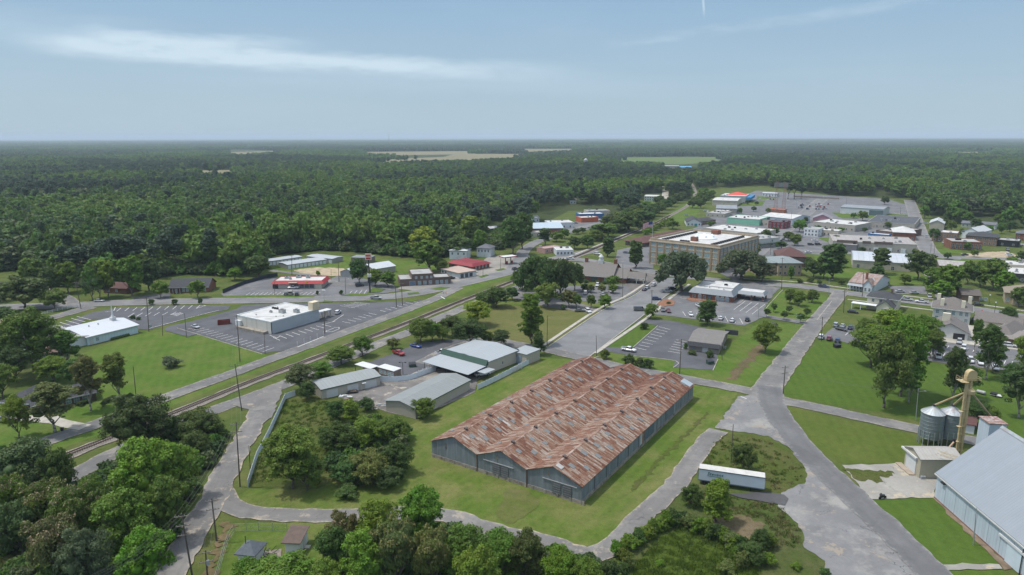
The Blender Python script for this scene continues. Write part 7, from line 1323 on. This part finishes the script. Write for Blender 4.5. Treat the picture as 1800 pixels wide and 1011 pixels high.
def pole(bx,by,tx,ty,label,arms=1,trans=False,r0=.16,name='utility_pole',mat=None,group=None,lamp=False):
 g=G(bx,by);h=TOP(bx,by,ty);t=Vector((0,0,h));d=ray(tx,ty);k=g[1]/d[1];lx=max(-1.,min(1.,d[0]*k-g[0]));t.x=lx
 r=root(name,label,name.replace('_',' '),(g[0],g[1],0),0,group);MB().tube((0,0,-.1),t,r0*1.15,r0*.75,8).build('pole',mat or M_POLE,r)
 for i in range(arms):
  z=h-.5-i*1.9;M4=Matrix.Translation((lx*z/h,-.12,z))@Matrix.Rotation(math.radians(18),4,'Z')
  MB().box(-1.25,-.06,-.07,1.25,.06,.07,0,M4).build('crossarm',M_WOOD,r)
  for x in(-1.1,-.5,.5,1.1):q=MB();p=M4@Vector((x,0,.07));q.lathe([(.05,0),(.07,.1),(.04,.22)],n=6);q.build('insulator',M_INS,r,p)
 if trans:MB().lathe([(.3,0),(.3,.9),(.2,1.)],n=10).build('transformer',M_ACGREY,r,(.45,-.1,h-3))
 if lamp:q=MB();q.tube((lx,0,h-1),(lx+1.6,-.4,h-.6),.04,n=5);q.box(lx+1.4,-.6,h-.72,lx+2.,-.3,h-.55);q.build('lamp_arm',M_GALV,r)
 return Vector((g[0]+lx,g[1],h))
PT={}
for key,*a in[('a',425,722,413,640,'leaning tall pole between the track crossing and the lane',1),('b',422,636,416,553,'tall pole on the grass below the white store',1),('c',422,856,415,742,'tall pole at the fence corner by the lane',2),('d',381,952,372,876,'pole at the lane bend with brown earth beside it',2),('e',338,1012,319,903,'pole with stacked crossarms at the bottom left',3),('f',365,1016,361,967,'short equipment pole at the bottom left beside the tall one',2,True),('g',434,986,431,942,'thin pole rising in front of the hipped shed',0),('h',440,825,437.5,783,'thin short pole right of the lane',0),('i',261.7,583,257.6,523,'pole at the right end of the church',1),('j',286,590.5,285,554,'first thin pole on the church field edge',0),('k',328,594,324.5,551,'second thin pole on the church field edge',0),('l',466,622,465,590,'short pole at the corner of the store lot',0),('m',571,587,569.5,546,'pole at the white posts of the store lot',1),('n',239.5,699,234,644,'thin pole at the lower corner of the church field',0),('o',142.6,543.5,133,495,'leaning roadside pole with many wires at the left',2),('p',513,484,513,448,'pole behind the restaurant',1),('q',596,496,594.5,462,'pole on the sandy drive',1),('r',582,493,582,473.5,'short pole on the sandy drive',0),('s',607.8,517,607,488,'light pole in the restaurant lot',0),('t',483,519.5,483,492,'light pole at the left of the restaurant',0),('u',697,541,695,505,'left one of two poles at the lot and highway corner',1),('v',707.5,537.5,705.5,497,'right one of two poles at the lot and highway corner',1),('w',849,487.5,849,471,'short pole on the highway verge',0),('x',880,474,880,454,'pole on the forecourt verge',0),('y',1194.5,658,1198,595.6,'big transformer pole by the lower street',1,True),('z',1269.4,633,1269,602,'thin pole beside the small office wall',0),('A',1048.6,626,1048,590,'thin pole at the wide street corner',0),('B',961.7,607,962.5,554.5,'light pole in the olive field corner',0),('C',1145.8,536,1146,509.5,'pole at the wide street by the mulch island',1),('D',1094.4,523,1095,463.6,'tall pole in front of the civic building',0),('E',1332.8,560,1334.7,526,'lamp pole at the right of the bank parking',0),('F',1357,532,1357,507,'lamp pole beside the bank canopy',0),('G',1376.5,693,1380.5,643,'double crossarm pole at the crossroads',2),('H',1443.6,600,1446,557,'pole by the parked cars of the diagonal street',1),('I',1482.8,550,1485,510,'pole at the top of the diagonal street',1),('J',1398,585,1400,551,'lamp pole by the clipped ball trees',0),('K',1457,519,1457.5,489,'lamp pole at the bank lawn corner',0),('L',1374,508,1374,453,'tall pole in front of the library',1),('M',1515.7,521.6,1518,478.6,'pole before the old white house',1),('N',1635,630,1635,588,'pole at the rear parking edge',0),('O',1609.5,740,1614.5,683,'pale light pole in the paddock by the bins',0),('P',1285,813,1289,746,'lone pole on the grass island',0),('Q',1711,958,1716.5,893,'steel pole beside the warehouse wall',0),('R',1325,446,1325,423,'pole in the street right of the school',0),('S',1354.5,448,1355,424,'second pole in the street right of the school',0),('T',1164,394,1164,365,'pole by the tracks north of the school',0),('U',1391,398,1391,373,'green pole at the corner of the maroon shop',0),('V',1492,400,1493,385,'pole behind the long white roof',0),('W',1642,447,1643,425,'tall pole at the side street junction',0),('X',1636,445,1637,428,'second pole at the side street junction',0),('Y',1487,372,1487,347,'pole before the long grey supermarket',0),('Zz',1583,378,1583,364,'pole at the end of the long grey supermarket',0),('a2',1730,648,1732,600,'pole behind the ragged tall tree',0)]:
 ll,arms=a[4],a[5];PT[key]=pole(*a[:4],ll,arms,a[6]if len(a)>6 else False,.11 if arms==0 else.16,mat=(M_GALV if key in 'OQEFJK' else None),name=('light_pole' if ll.startswith(('lamp','light','pale light'))else 'utility_pole'),lamp=ll.startswith(('lamp','light','pale light')))
for i,x in enumerate([(1345,366,350),(1352,372,358),(1400,366,350),(1412,372,358),(1420,366,352),(1385,372,356),(1435,362,348),(1447,358,344),(1332,356,342)]):pole(x[0],x[1],x[0],x[2],'slim light pole standing in the far supermarket parking',0,False,.12,'light_pole',M_GALV,'light poles of the far parking')
M_WIRE=plain('wire',(.12,.12,.12),.6,.1)
def wire(p,q,label,sag=1.2,r=.018):
 m=MB();n=10;P=[Vector(p).lerp(Vector(q),i/n)-Vector((0,0,sag*4*(i/n)*(1-i/n)))for i in range(n+1)]
 for i in range(n):m.tube(P[i]-P[0],P[i+1]-P[0],r,n=4)
 o=m.build('power_line',M_WIRE,None,P[0]);tag(o,label,'power line','wires of the pole lines');return o
off_l=Vector(G(255,1080,0))+Vector((-2,-10,14));off_2=Vector((-205,330,13))
def span(a,b,n=3,lab=None,w=1.0,sag=1.2):
 a=PT[a]if isinstance(a,str)else a;b=PT[b]if isinstance(b,str)else b;d=(b-a);s=Vector((-d.y,d.x,0)).normalized()
 for i in range(n):o=s*((i-(n-1)/2)*w);wire(a+o+Vector((0,0,-.35)),b+o+Vector((0,0,-.35)),lab or 'thin sagging electric wire running between wooden poles',sag)
span('a','b');span('c','a');span('e','c',4,None,.8);span('e',off_l,4,None,.8);span('d','c',2);span('d','f',2);span('o',off_2,5,None,.7);span('o','i',3);span('G','H',2);span('H','I',2);span('G','y',3);span('G','O',2,None,.8,2);span('O','a2',1);span('O',Vector((200,150,10)),2);span('u','m',2);span('m','b',2);span('C','D',2);span('y','A',1);span('L','I',2);span('I','M',1)
def fence(name,label,px,h,post,gap,fill,mat,group=None,zb=.1,cat='fence',world=False):
 P=[Vector((*G(*p)[:2],0))for p in px];o0=P[0].copy();r=root(name,label,cat,o0);f=MB();n=0;pm=MB().box(-post/2,-post/2,0,post/2,post/2,h+.1).mesh('post',mat)
 for a,b in zip(P,P[1:]):
  d=(b-a);L=d.length;an=math.atan2(d.y,d.x);k=max(1,round(L/gap))
  for i in range(k+1 if b is P[-1]else k):
   if n<98:link('post',pm,r,a+d*i/k-o0,an);n+=1
  M4=Matrix.Translation(a-o0)@Matrix.Rotation(an,4,'Z')
  if fill=='solid':
   for i in range(k):f.box(i*L/k+post/2,-.03,zb,(i+1)*L/k-post/2,.03,h-(.05 if i%2 else 0),0,M4)
  elif fill=='rails':
   for z in(h*.3,h*.62,h*.94):f.box(0,-.03,z-.06,L,.03,z+.06,0,M4)
  elif fill=='pickets':
   for z in(h*.25,h*.85):f.box(0,-.03,z-.05,L,.03,z+.05,0,M4)
   for i in range(int(L/.3)):f.box(i*.3,-.045,.1,i*.3+.13,-.02,h,0,M4)
  elif fill=='wire':
   for z in(.1,h*.5,h-.03):f.tube(M4@Vector((0,0,z)),M4@Vector((L,0,z)),.025,n=4)
   s_=.6
   for i in range(int(L/s_)):f.tube(M4@Vector((i*s_,0,.1)),M4@Vector((min(L,i*s_+s_),0,h)),.008,n=3);f.tube(M4@Vector((i*s_,0,h)),M4@Vector((min(L,i*s_+s_),0,.1)),.008,n=3)
 f.build({'solid':'panels','rails':'rails','pickets':'pickets','wire':'wire_mesh'}[fill],mat,r);return r
VIN=plain('white_vinyl',(.58,.64,.68),.5,.06)
fence('panel_fence','long white panel fence curving along the lane around the vacant lot',[(436,857),(452,806),(472,768),(502,702),(519,696)],1.9,.14,2.4,'solid',VIN)
fence('panel_fence','white panel fence between the left storage shed and the yard gate',[(653,666),(668,671),(698,671),(719,669),(733,664),(766,652)],1.9,.16,2.4,'solid',VIN)
fence('yard_gate','white slatted double gate in the middle of the yard fence',[(736,661),(750,655),(760,650)],1.9,.16,2.5,'pickets',M_WHITE,cat='gate')
fence('panel_fence','white panel fence behind the yard shop carport',[(762,651),(780,640),(779,634)],1.9,.16,2.4,'solid',VIN)
fence('panel_fence','white panel fence along the barn lawn beside the yard',[(840,685),(862,675),(884,664),(898,657)],1.9,.16,2.4,'solid',VIN)
fence('panel_fence','white panel fence at the right corner of the yard',[(897,657),(918,646),(938,636),(939,630),(927,632)],1.9,.16,2.4,'solid',VIN)
fence('picket_gate','white open picket gate panel in the right yard fence',[(903,655),(917,648)],2.0,.16,3,'pickets',M_WHITE,cat='gate')
fence('rail_fence','low white rail fence along the side road by the corner oak',[(75,553),(110,545),(145,539)],1.2,.12,2.4,'rails',M_WHITE)
fence('wire_fence','chain link fence running along the lane around the sheds',[(378,1030),(392,980),(402,950),(412,935),(455,933),(505,934)],1.8,.07,3,'wire',M_GALV)
fence('screen_fence','dark screen fence left of the restaurant',[(392,516),(430,500),(470,489),(488,486)],2.2,.1,3,'solid',plain('black_screen',(.025,.03,.04),.8,.2))
fence('timber_fence','weathered timber fence beyond the far parking',[(1395,347),(1440,349),(1475,351)],2.4,.15,4,'solid',M_WOOD)
rb=root('stacked_boards','stack of broken boards and scrap beside the hipped shed','scrap pile',G(474,977));q=MB();q.box(-2,-1.4,.1,2.2,1.4,.25,0,Matrix.Rotation(.3,4,'Z'));q.build('wooden_deck',M_WOOD,rb)
q=MB();rr_=random.Random(4)
for i in range(26):p=Vector((rr_.uniform(-2.4,1),rr_.uniform(-1.2,1.4),.3));q.tube(p,p+Vector((rr_.uniform(-1,1),rr_.uniform(-1,1),rr_.uniform(.1,.9))),.06,n=4)
q.build('scrap',M_DARK,rb)
r=root('sign_tower','very tall black sign pole with a small red and white sign on top','sign',G(650.5,515));h=TOP(650.5,515,455)
MB().tube((0,0,0),(0,0,h),.42,.3,10).build('pole',M_DARK,r);MB().box(-1.6,-.3,h-.5,1.6,.3,h+2.6).build('sign_box',plain('sign_white',(.6,.58,.52),.5,.05),r);MB().box(-1.3,-.36,h+1.2,1.3,-.31,h+2.3).build('sign_panel',plain('sign_orange',(.6,.12,.04),.5,.05),r);MB().box(-1.2,-.36,h-.2,1.2,-.31,h+.7).build('sign_panel',plain('sign_red',(.40,.03,.03),.5,.05),r)
MB().box(-.9,-.9,8.6,.9,.9,10.2).build('lower_sign_box',plain('sign_white',()),r);MB().box(-.7,-.95,5.5,.7,-.4,8.4).build('lower_dark_panel',M_DARK,r)
r=root('solar_lamp','slim grey street lamp with a slanted solar panel by the highway','street lamp',G(570,531));h=TOP(570,531,510);MB().tube((0,0,0),(0,0,h),.08,n=8).build('pole',M_GALV,r);q=MB();q.box(-.9,-.5,-.03,.9,.5,.03);o=q.build('solar_panel',M_ACGREY,r,(0,0,h));o.rotation_euler=(.5,.2,.6)
for i,(x,y)in enumerate([(523,609),(535,604),(546,600),(558,595),(569,590)]):o=MB().lathe([(.13,0),(.13,1.9),(.09,2.0)],n=8).build('parking_bollard',M_WHITE,None,G(x,y));tag(o,'white upright post in the row at the edge of the store parking','bollard','white posts along the store parking')
m=MB();poly_line(m,[(523,611),(569,592)],.3);kind(m.build('post_line_marking',M_LINE),'structure')
def dumpster(px,py,mat,label,s=1.):
 r=root('dumpster',label,'dumpster',G(px,py),.3);q=MB();q.prism([(-.9,.15),(.7,.15),(.9,1.5),(-.9,1.2)],0,-1.2*s,1.2*s);q.build('bin_body',mat,r);q=MB();q.face([(-1.25*s,-.95,1.24),(1.25*s,-.95,1.24),(1.25*s,.95,1.56),(-1.25*s,.95,1.56)]);q.build('lid',M_DARK,r);return r
dumpster(725,645,GREEN,'dark green dumpster in the yard parking near the white gate');dumpster(1248,640,GREEN,'green dumpster at the corner of the small office lot');dumpster(1471,611,M_DARK,'black dumpster at the edge of the paddock');
r=root('scrap_skip','dark red open metal skip at the rear of the white store','skip',G(394,570),.4);q=MB();q.box(-2.6,-1.2,.1,2.6,-1.05,1.9);q.box(-2.6,1.05,.1,2.6,1.2,1.9);q.box(-2.6,-1.05,.1,-2.45,1.05,1.9);q.box(2.45,-1.05,.1,2.6,1.05,1.9);q.box(-2.45,-1.05,.1,2.45,1.05,.3);q.build('skip_body',plain('maroon_skip',(.16,.035,.03),.8,.2),r);MB().box(-2.3,-.9,.3,2.3,.9,1.3).build('load',M_SOIL,r)
r=root('wheelie_bin','dark wheelie bin at the roadside by the ranch house lawn','bin',G(109.5,758));MB().prism([(-.28,0),(.28,0),(.34,1.),(-.34,1.)],1,-.3,.3).build('bin_body',M_DARK,r);MB().box(-.36,-.34,1.,.36,.34,1.08).build('lid',M_DARK,r)
r=root('motorcycle','dark motorcycle parked where the slab meets the lawn','motorcycle',G(1551,877),.3)
for x in(-.75,.75):MB().tube((x,-.07,.33),(x,.07,.33),.33,n=14).build('wheel',M_TYRE,r)
MB().prism([(-.9,.75),(-.3,.8),(0,.95),(.35,1.0),(.55,.75),(.2,.35),(-.4,.35)],1,-.14,.14).build('frame',M_DARK,r);MB().prism([(-.05,.9),(.4,1.08),(.45,.85),(.0,.8)],1,-.18,.18).build('tank',M_CGL,r);q=MB();q.tube((.55,-.38,1.15),(.55,.38,1.15),.025,n=5);q.tube((.75,0,.33),(.5,0,1.15),.05,n=6);q.build('handlebar',M_GALV,r)
r=root('motorcycle_cargo','dark canvas load piled on the motorcycle','load',(G(1551,877)[0]-.45,G(1551,877)[1]-.12,.8));MB().lathe([(.28,0),(.36,.25),(.30,.5),(.1,.68)],n=9).build('bundle',plain('canvas',(.06,.06,.065),.9,.2),r)
r=root('gas_tank','grey horizontal cylinder tank lying in the paddock','tank',G(1724,693),-.9);q=MB();q.tube((-1.8,0,.95),(1.8,0,.95),.75,n=16);q.tube((1.8,0,.95),(2.15,0,.95),.75,.3,16);q.tube((-2.15,0,.95),(-1.8,0,.95),.3,.75,16);q.build('tank_shell',M_ACGREY,r);q=MB();q.box(-1.3,-.5,0,-1.1,.5,.35);q.box(1.1,-.5,0,1.3,.5,.35);q.build('feet',M_DARK,r);r.scale=(.6,.75,.75)
r=root('utility_trailer','flat dark and white utility trailer on the paddock grass','trailer',G(1751,697),-.8);MB().box(-2.2,-1.1,.6,2.2,1.1,.75).build('deck',M_WHITE,r);MB().box(-2.2,-1.1,.75,.2,1.1,1.3).build('load',M_DARK,r);r.scale=(.7,.85,.8)
for y in(-1.2,1.2):MB().tube((0,y-.1,.35),(0,y+.1,.35),.35,n=12).build('wheel',M_TYRE,r)
for i,(x,y)in enumerate([(1278,938),(1284,940)]):o=MB().lathe([(.2,0),(.55,.1),(.6,.35),(.5,.55),(.2,.62)],n=12).build('discarded_tyre_ring',plain('grey_rubber',(.13,.115,.105),.9,.2),None,G(x,y));tag(o,('left' if i==0 else 'right')+' one of two old tyres lying on the bare earth','tyre')
r=root('garden_shed','tiny brown wooden hut on the green behind the round bright tree','hut',G(1358,580),.5);MB().box(-1.4,-1.3,0,1.4,1.3,2.3).build('wall',M_WOOD,r);MB().prism([(-1.7,2.25),(0,3.3),(1.7,2.25),(0,3.1)],1,-1.6,1.6).build('roof',M_SHING,r)
r=root('yard_lamp','double headed lamp post in the yard parking','lamp post',G(708.5,659));h=TOP(708.5,659,637);q=MB();q.tube((0,0,0),(0,0,h),.09,n=8);q.tube((-.9,0,h-.1),(.9,0,h-.1),.05,n=5);q.build('pole',M_DARK,r);
for x in(-1,1):MB().box(x-.3,-.2,h-.1,x+.3,.2,h+.12).build('lamp_head',M_DARK,r)
r=root('flatbed_cart','small flat cart with junk before the left storage shed doors','cart',G(620,691),.3);MB().box(-1.6,-.9,.5,1.6,.9,.62).build('deck',M_DARK,r);q=MB();[q.box(rr_.uniform(-1.4,.8),rr_.uniform(-.8,.4),.64,rr_.uniform(.9,1.5),rr_.uniform(.5,.8),rr_.uniform(.7,1.1))for _ in range(3)];q.build('junk',M_SOIL,r)
for i,(x,y,s_)in enumerate([(604,699,1.),(612,703,.7),(640,716,.8),(655,720,.6),(668,714,.7),(770,650,.6)]):
 r=root('junk_pile',['pale sheet pile left before the storage shed','rusty scrap heap beside the pale sheets','white drum pile behind the thicket','small rubbish heap behind the thicket','blue grey scrap near the long shed end','low junk heap along the inner yard fence'][i],'junk pile',G(x,y));q=MB()
 for k in range(9):p=Vector((rr_.uniform(-1.6,1.6)*s_,rr_.uniform(-1,1)*s_,.1));q.box(p.x,p.y,.05,p.x+rr_.uniform(.3,1.4)*s_,p.y+rr_.uniform(.3,.9)*s_,rr_.uniform(.15,.7)*s_)
 q.build('scrap',[M_WHITE,M_SOIL,M_WHITE,M_CONCB,M_GALV,M_WOOD][i],r)
r=root('traffic_cones','orange posts at the highway edge above the tracks','road barrier',G(780,518));[MB().lathe([(.25,0),(.12,.1),(.12,1.5),(.1,1.6)],n=8).build('orange_post',plain('cone_orange',(.6,.13,.03),.6,.05),r,(x,0,0))for x in(0,1.2)]
o=MB().lathe([(.16,0),(.16,.6),(.22,.62),(.2,.8),(.05,.95)],n=10).build('fire_hydrant',plain('hydrant_red',(.5,.03,.02),.5,.05),None,G(1726,548));tag(o,'small red fire hydrant on the sidewalk beyond the mansion','fire hydrant')
for x,y,ty in((1748,550,533),(1738,537,520)):
 r=root('globe_street_lamp','black street lamp with white globe %s'%('near the mansion kerb island' if x==1748 else 'across the street from the mansion'),'street lamp',G(x,y));h=TOP(x,y,ty);MB().tube((0,0,0),(0,0,h),.1,.07,8).build('pole',M_DARK,r);MB().lathe([(.1,0),(.3,.15),(.32,.4),(.15,.62)],n=10).build('globe',M_WHITE,r,(0,0,h))
patch('mulch_bed',[(1153,535),(1170,526),(1187,530),(1184,537),(1166,540)],plain('mulch',(.22,.11,.065),.95,.25,1,obj=False),Z5+.05,amp=.1);patch('mulch_bed',[(1205,527),(1218,520),(1240,523),(1262,531),(1240,530),(1215,530)],bpy.data.materials['mulch'],Z5+.05,amp=.1)
r=root('flagpole','white flagpole with a flag rising left of the brick school','flagpole',G(1146,430));h=TOP(1146,430,389)
MB().tube((0,0,0),(0,0,h),.16,.09,8).build('pole',M_WHITE,r)
FR,FW,FB=plain('flag_red',(.42,.03,.05),.8,.05),plain('flag_white',(.65,.62,.62),.8,.05),plain('flag_blue',(.03,.05,.18),.8,.05)
m=MB();n=12;fw,fh=7.5,4.2
def fz(u):return.45*math.sin(u*5.5)*u,-1.6*u*u
for s_ in range(13):
 for k in range(n):
  u0,u1=k/n,(k+1)/n;z0,z1=h-.3-fh*(s_+1)/13,h-.3-fh*s_/13;can=s_<7 and u1<=.42
  a,b_=fz(u0),fz(u1)
  for dy in(0,.05):m.face([(-fw*u0,a[0]+dy,z0+a[1]),(-fw*u1,b_[0]+dy,z0+b_[1]),(-fw*u1,b_[0]+dy,z1+b_[1]),(-fw*u0,a[0]+dy,z1+a[1])],2 if can else(s_%2))
m.build('flag',[FR,FW,FB],r)
def mast(px,py,ty,label,name='lattice_mast',w0=1.4,board=False,col=None):
 g_=G(px,py);h=TOP(px,py,ty);r=root(name,label,'mast',g_);m=MB();q=[(-1,-1),(1,-1),(1,1),(-1,1)];n=max(6,int(h/3));rad=.09 if h<60 else.3
 W=lambda t:w0*(1-.55*t)/2
 for(a,b_)in q:m.tube((a*W(0),b_*W(0),0),(a*W(1),b_*W(1),h),rad,rad*.8,4)
 for i in range(n):
  t0,t1=i/n,(i+1)/n
  for k in range(4):(a,b_),(c,d)=q[k],q[(k+1)%4];m.tube((a*W(t0),b_*W(t0),h*t0),(c*W(t1),d*W(t1),h*t1),rad*.6,n=3);m.tube((a*W(t1),b_*W(t1),h*t1),(c*W(t1),d*W(t1),h*t1),rad*.5,n=3)
 m.build('lattice',col or plain('rusty_mast',(.28,.13,.09),.8,.2),r);return r,h
m1,h1=mast(1363,368,318,'left rusty lattice mast above the orange stand',w0=3.2);m2,h2=mast(1377,369,320,'right rusty lattice mast above the orange stand',w0=3.2)
MB().box(0,-.3,0,15,.3,5).build('sign_board',plain('board_grey',(.2,.22,.2),.8,.1),m1,(-3,0,h1-7));
mast(684,252,231,'very distant radio mast on the horizon','radio_mast',9,col=plain('far_mast',(.2,.2,.2),.8,.1))
g_=G(1029,305);r=root('water_tower','small distant water tower poking out of the wood','water tower',g_);MB().lathe([(3.5,24),(4.4,26),(4.4,30),(.3,33)],n=14).build('tank',M_ACGREY,r);q=MB();[q.tube((3*a,3*b_,0),(2.8*a,2.8*b_,24.2),.3,n=5)for a,b_ in((-1,-1),(1,-1),(1,1),(-1,1))];q.build('legs',M_GALV,r)
HAZE_D,SKY_S,SUN_S,EXPO=8e-5,.15,2.75,0.25
hz=bpy.data.materials.new('haze_air');hz.use_nodes=True;t=hz.node_tree;t.nodes.remove(t.nodes['Principled BSDF'])
pv=t.nodes.new('ShaderNodeVolumePrincipled');pv.inputs['Color'].default_value=(.74,.88,1.,1);pv.inputs['Density'].default_value=HAZE_D;pv.inputs['Anisotropy'].default_value=0.
t.links.new(pv.outputs[0],t.nodes['Material Output'].inputs['Volume'])
H_=41000
MB().box(-H_,-2900,-1.5,H_,H_,132).build('haze',hz)['kind']='stuff'
w=bpy.data.worlds.new('World');SC.world=w;w.use_nodes=True;t=w.node_tree;bg=t.nodes['Background']
sky=t.nodes.new('ShaderNodeTexSky');sky.sky_type='NISHITA';sky.sun_disc=False
SUN_EL,SUN_AZ=math.radians(66),math.radians(-84)
sky.sun_elevation=SUN_EL;sky.sun_rotation=SUN_AZ;sky.altitude=80;sky.air_density=1.0;sky.dust_density=2.2;sky.ozone_density=2.2
L=t.links.new
def N(ty,**k):
 x=t.nodes.new(ty)
 for a,b in k.items():setattr(x,a,b)
 return x
tc=N('ShaderNodeTexCoord');sp=N('ShaderNodeSeparateXYZ');L(tc.outputs['Generated'],sp.inputs[0])
def mth(op,a,b=0.,c=None):
 x=N('ShaderNodeMath',operation=op)
 for i,v in enumerate((a,b,c)):
  if v is None:continue
  if isinstance(v,(int,float)):x.inputs[i].default_value=v
  else:L(v,x.inputs[i])
 return x.outputs[0]
def rngw(v,a,b,c=0.,d=1.,ty='SMOOTHSTEP'):
 r=N('ShaderNodeMapRange',interpolation_type=ty);L(v,r.inputs[0])
 for i,q in enumerate((a,b,c,d)):r.inputs[i+1].default_value=q
 return r.outputs[0]
iz=mth('DIVIDE',1.,mth('MAXIMUM',sp.outputs[2],.02));X=mth('MULTIPLY',sp.outputs[0],iz);Y=mth('MULTIPLY',sp.outputs[1],iz)
az=mth('ARCTAN2',sp.outputs[0],sp.outputs[1]);el=mth('ARCSINE',sp.outputs[2])
def cloudnoise(sx,sy,sc,det,ro,dist=0.):
 c=N('ShaderNodeCombineXYZ');L(mth('MULTIPLY',az,sx),c.inputs[0]);L(mth('MULTIPLY',el,sy),c.inputs[1])
 n=N('ShaderNodeTexNoise');L(c.outputs[0],n.inputs['Vector']);n.inputs['Scale'].default_value=sc;n.inputs['Detail'].default_value=det;n.inputs['Roughness'].default_value=ro;n.inputs['Distortion'].default_value=dist
 return n.outputs['Fac']
n1=cloudnoise(2.,11.,2.6,9,.62,.35);n2=cloudnoise(5.,20.,3.2,8,.65,.2);n3=cloudnoise(1.2,5.,2.,6,.6)
def streak(az0,az1,el0,slope,th,f0,f1,amp,gain=1.):
 """a long cloud: centre line el0+slope*(az-az0), thickness th, fading at both ends"""
 c=mth('ADD',mth('MULTIPLY',mth('SUBTRACT',az,az0),slope),el0);c=mth('ADD',c,mth('MULTIPLY',mth('SUBTRACT',n1,.5),amp))
 d=mth('ABSOLUTE',mth('SUBTRACT',el,c));k=rngw(mth('DIVIDE',d,th),1.,.1)
 k=mth('MULTIPLY',k,mth('MULTIPLY',rngw(az,az0,az0+f0),rngw(az,az1,az1-f1)))
 return mth('MULTIPLY',k,gain)
R=math.radians
tot=mth('MAXIMUM',streak(R(-36),R(11),R(6.3),-.034,R(1.05),.10,.42,.034,1.),streak(R(-33),R(-13),R(6.7),-.02,R(1.05),.10,.2,.05,1.))
tot=mth('MULTIPLY',tot,rngw(n2,.25,.58,.45,1.))
tot=mth('ADD',tot,mth('MULTIPLY',streak(R(-40),R(-24),R(7.),.02,R(1.5),.06,.1,.04,.32),n2))
tot=mth('ADD',tot,mth('MULTIPLY',streak(R(-30),R(20),R(4.6),-.02,R(1.),.3,.3,.04,.30),n1))
tot=mth('ADD',tot,mth('MULTIPLY',streak(R(6),R(40),R(6.9),.093,R(.6),.08,.3,.02,.30),rngw(n2,.3,.7)))
tot=mth('ADD',tot,mth('MULTIPLY',streak(R(-18),R(-15),R(10.2),.05,R(.15),.02,.02,.004,.8),rngw(n2,.3,.6)))
ct=mth('MULTIPLY',rngw(mth('ABSOLUTE',mth('SUBTRACT',mth('ADD',az,mth('MULTIPLY',mth('SUBTRACT',el,R(9.6)),.12)),R(14.8))),.0024,.0004),rngw(el,R(8.6),R(9.6)))
tot=mth('ADD',tot,mth('MULTIPLY',ct,.55));tot=mth('ADD',tot,mth('MULTIPLY',rngw(n3,.4,.8),.10));tot=mth('MINIMUM',tot,.92)
low=mth('MULTIPLY',rngw(el,R(30),R(14),0,1,'LINEAR'),.92)
g_=N('ShaderNodeMix',data_type='RGBA');L(rngw(el,R(0),R(13.5),0,1,'LINEAR'),g_.inputs[0]);g_.inputs[6].default_value=(2.6,3.35,3.85,1);g_.inputs[7].default_value=(1.4,2.4,3.55,1)
ov=N('ShaderNodeMix',data_type='RGBA');L(mth('MULTIPLY',rngw(el,R(16),R(38),0,1),.45),ov.inputs[0]);L(sky.outputs[0],ov.inputs[6]);ov.inputs[7].default_value=(8.2,8.8,9.4,1)  # bright veil added to the upper sky, out of view, to lift ambient light
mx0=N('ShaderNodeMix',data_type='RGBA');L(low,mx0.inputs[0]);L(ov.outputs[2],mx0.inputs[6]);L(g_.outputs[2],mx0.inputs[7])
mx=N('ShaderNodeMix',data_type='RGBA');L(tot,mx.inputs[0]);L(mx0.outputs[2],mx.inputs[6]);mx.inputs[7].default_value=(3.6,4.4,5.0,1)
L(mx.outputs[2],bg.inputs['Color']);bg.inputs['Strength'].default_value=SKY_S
sl=bpy.data.lights.new('sun','SUN');sl.energy=SUN_S;sl.angle=math.radians(2.2);sl.color=(1.,.955,.89)
so=bpy.data.objects.new('sun',sl);COL.objects.link(so)
sd=Vector((math.sin(SUN_AZ)*math.cos(SUN_EL),math.cos(SUN_AZ)*math.cos(SUN_EL),math.sin(SUN_EL)));so.rotation_euler=sd.to_track_quat('Z','Y').to_euler();so.location=(0,0,500)
cd=bpy.data.cameras.new('camera');cd.lens=24;cd.sensor_width=36;cd.clip_start=.5;cd.clip_end=90000
co=bpy.data.objects.new('camera',cd);COL.objects.link(co)
f=Vector((0,CP,-SP));r=Vector((1,0,0));u=Vector((0,SP,CP));r2=(r-u*ROLL).normalized();u2=(u+r*ROLL).normalized()
M=Matrix(((r2.x,u2.x,-f.x,0),(r2.y,u2.y,-f.y,0),(r2.z,u2.z,-f.z,HC),(0,0,0,1)));co.matrix_world=M;SC.camera=co
vs=SC.view_settings;vs.view_transform='Standard';vs.look='None';vs.gamma=1;vs.use_curve_mapping=False;vs.exposure=EXPO
SC.cycles.volume_bounces=0;SC.cycles.max_bounces=6;SC.cycles.diffuse_bounces=2;SC.cycles.glossy_bounces=2;SC.cycles.transparent_max_bounces=6;SC.cycles.transmission_bounces=3
SC.cycles.use_denoising=True;SC.cycles.sample_clamp_indirect=4
print('objects',len(SC.objects))
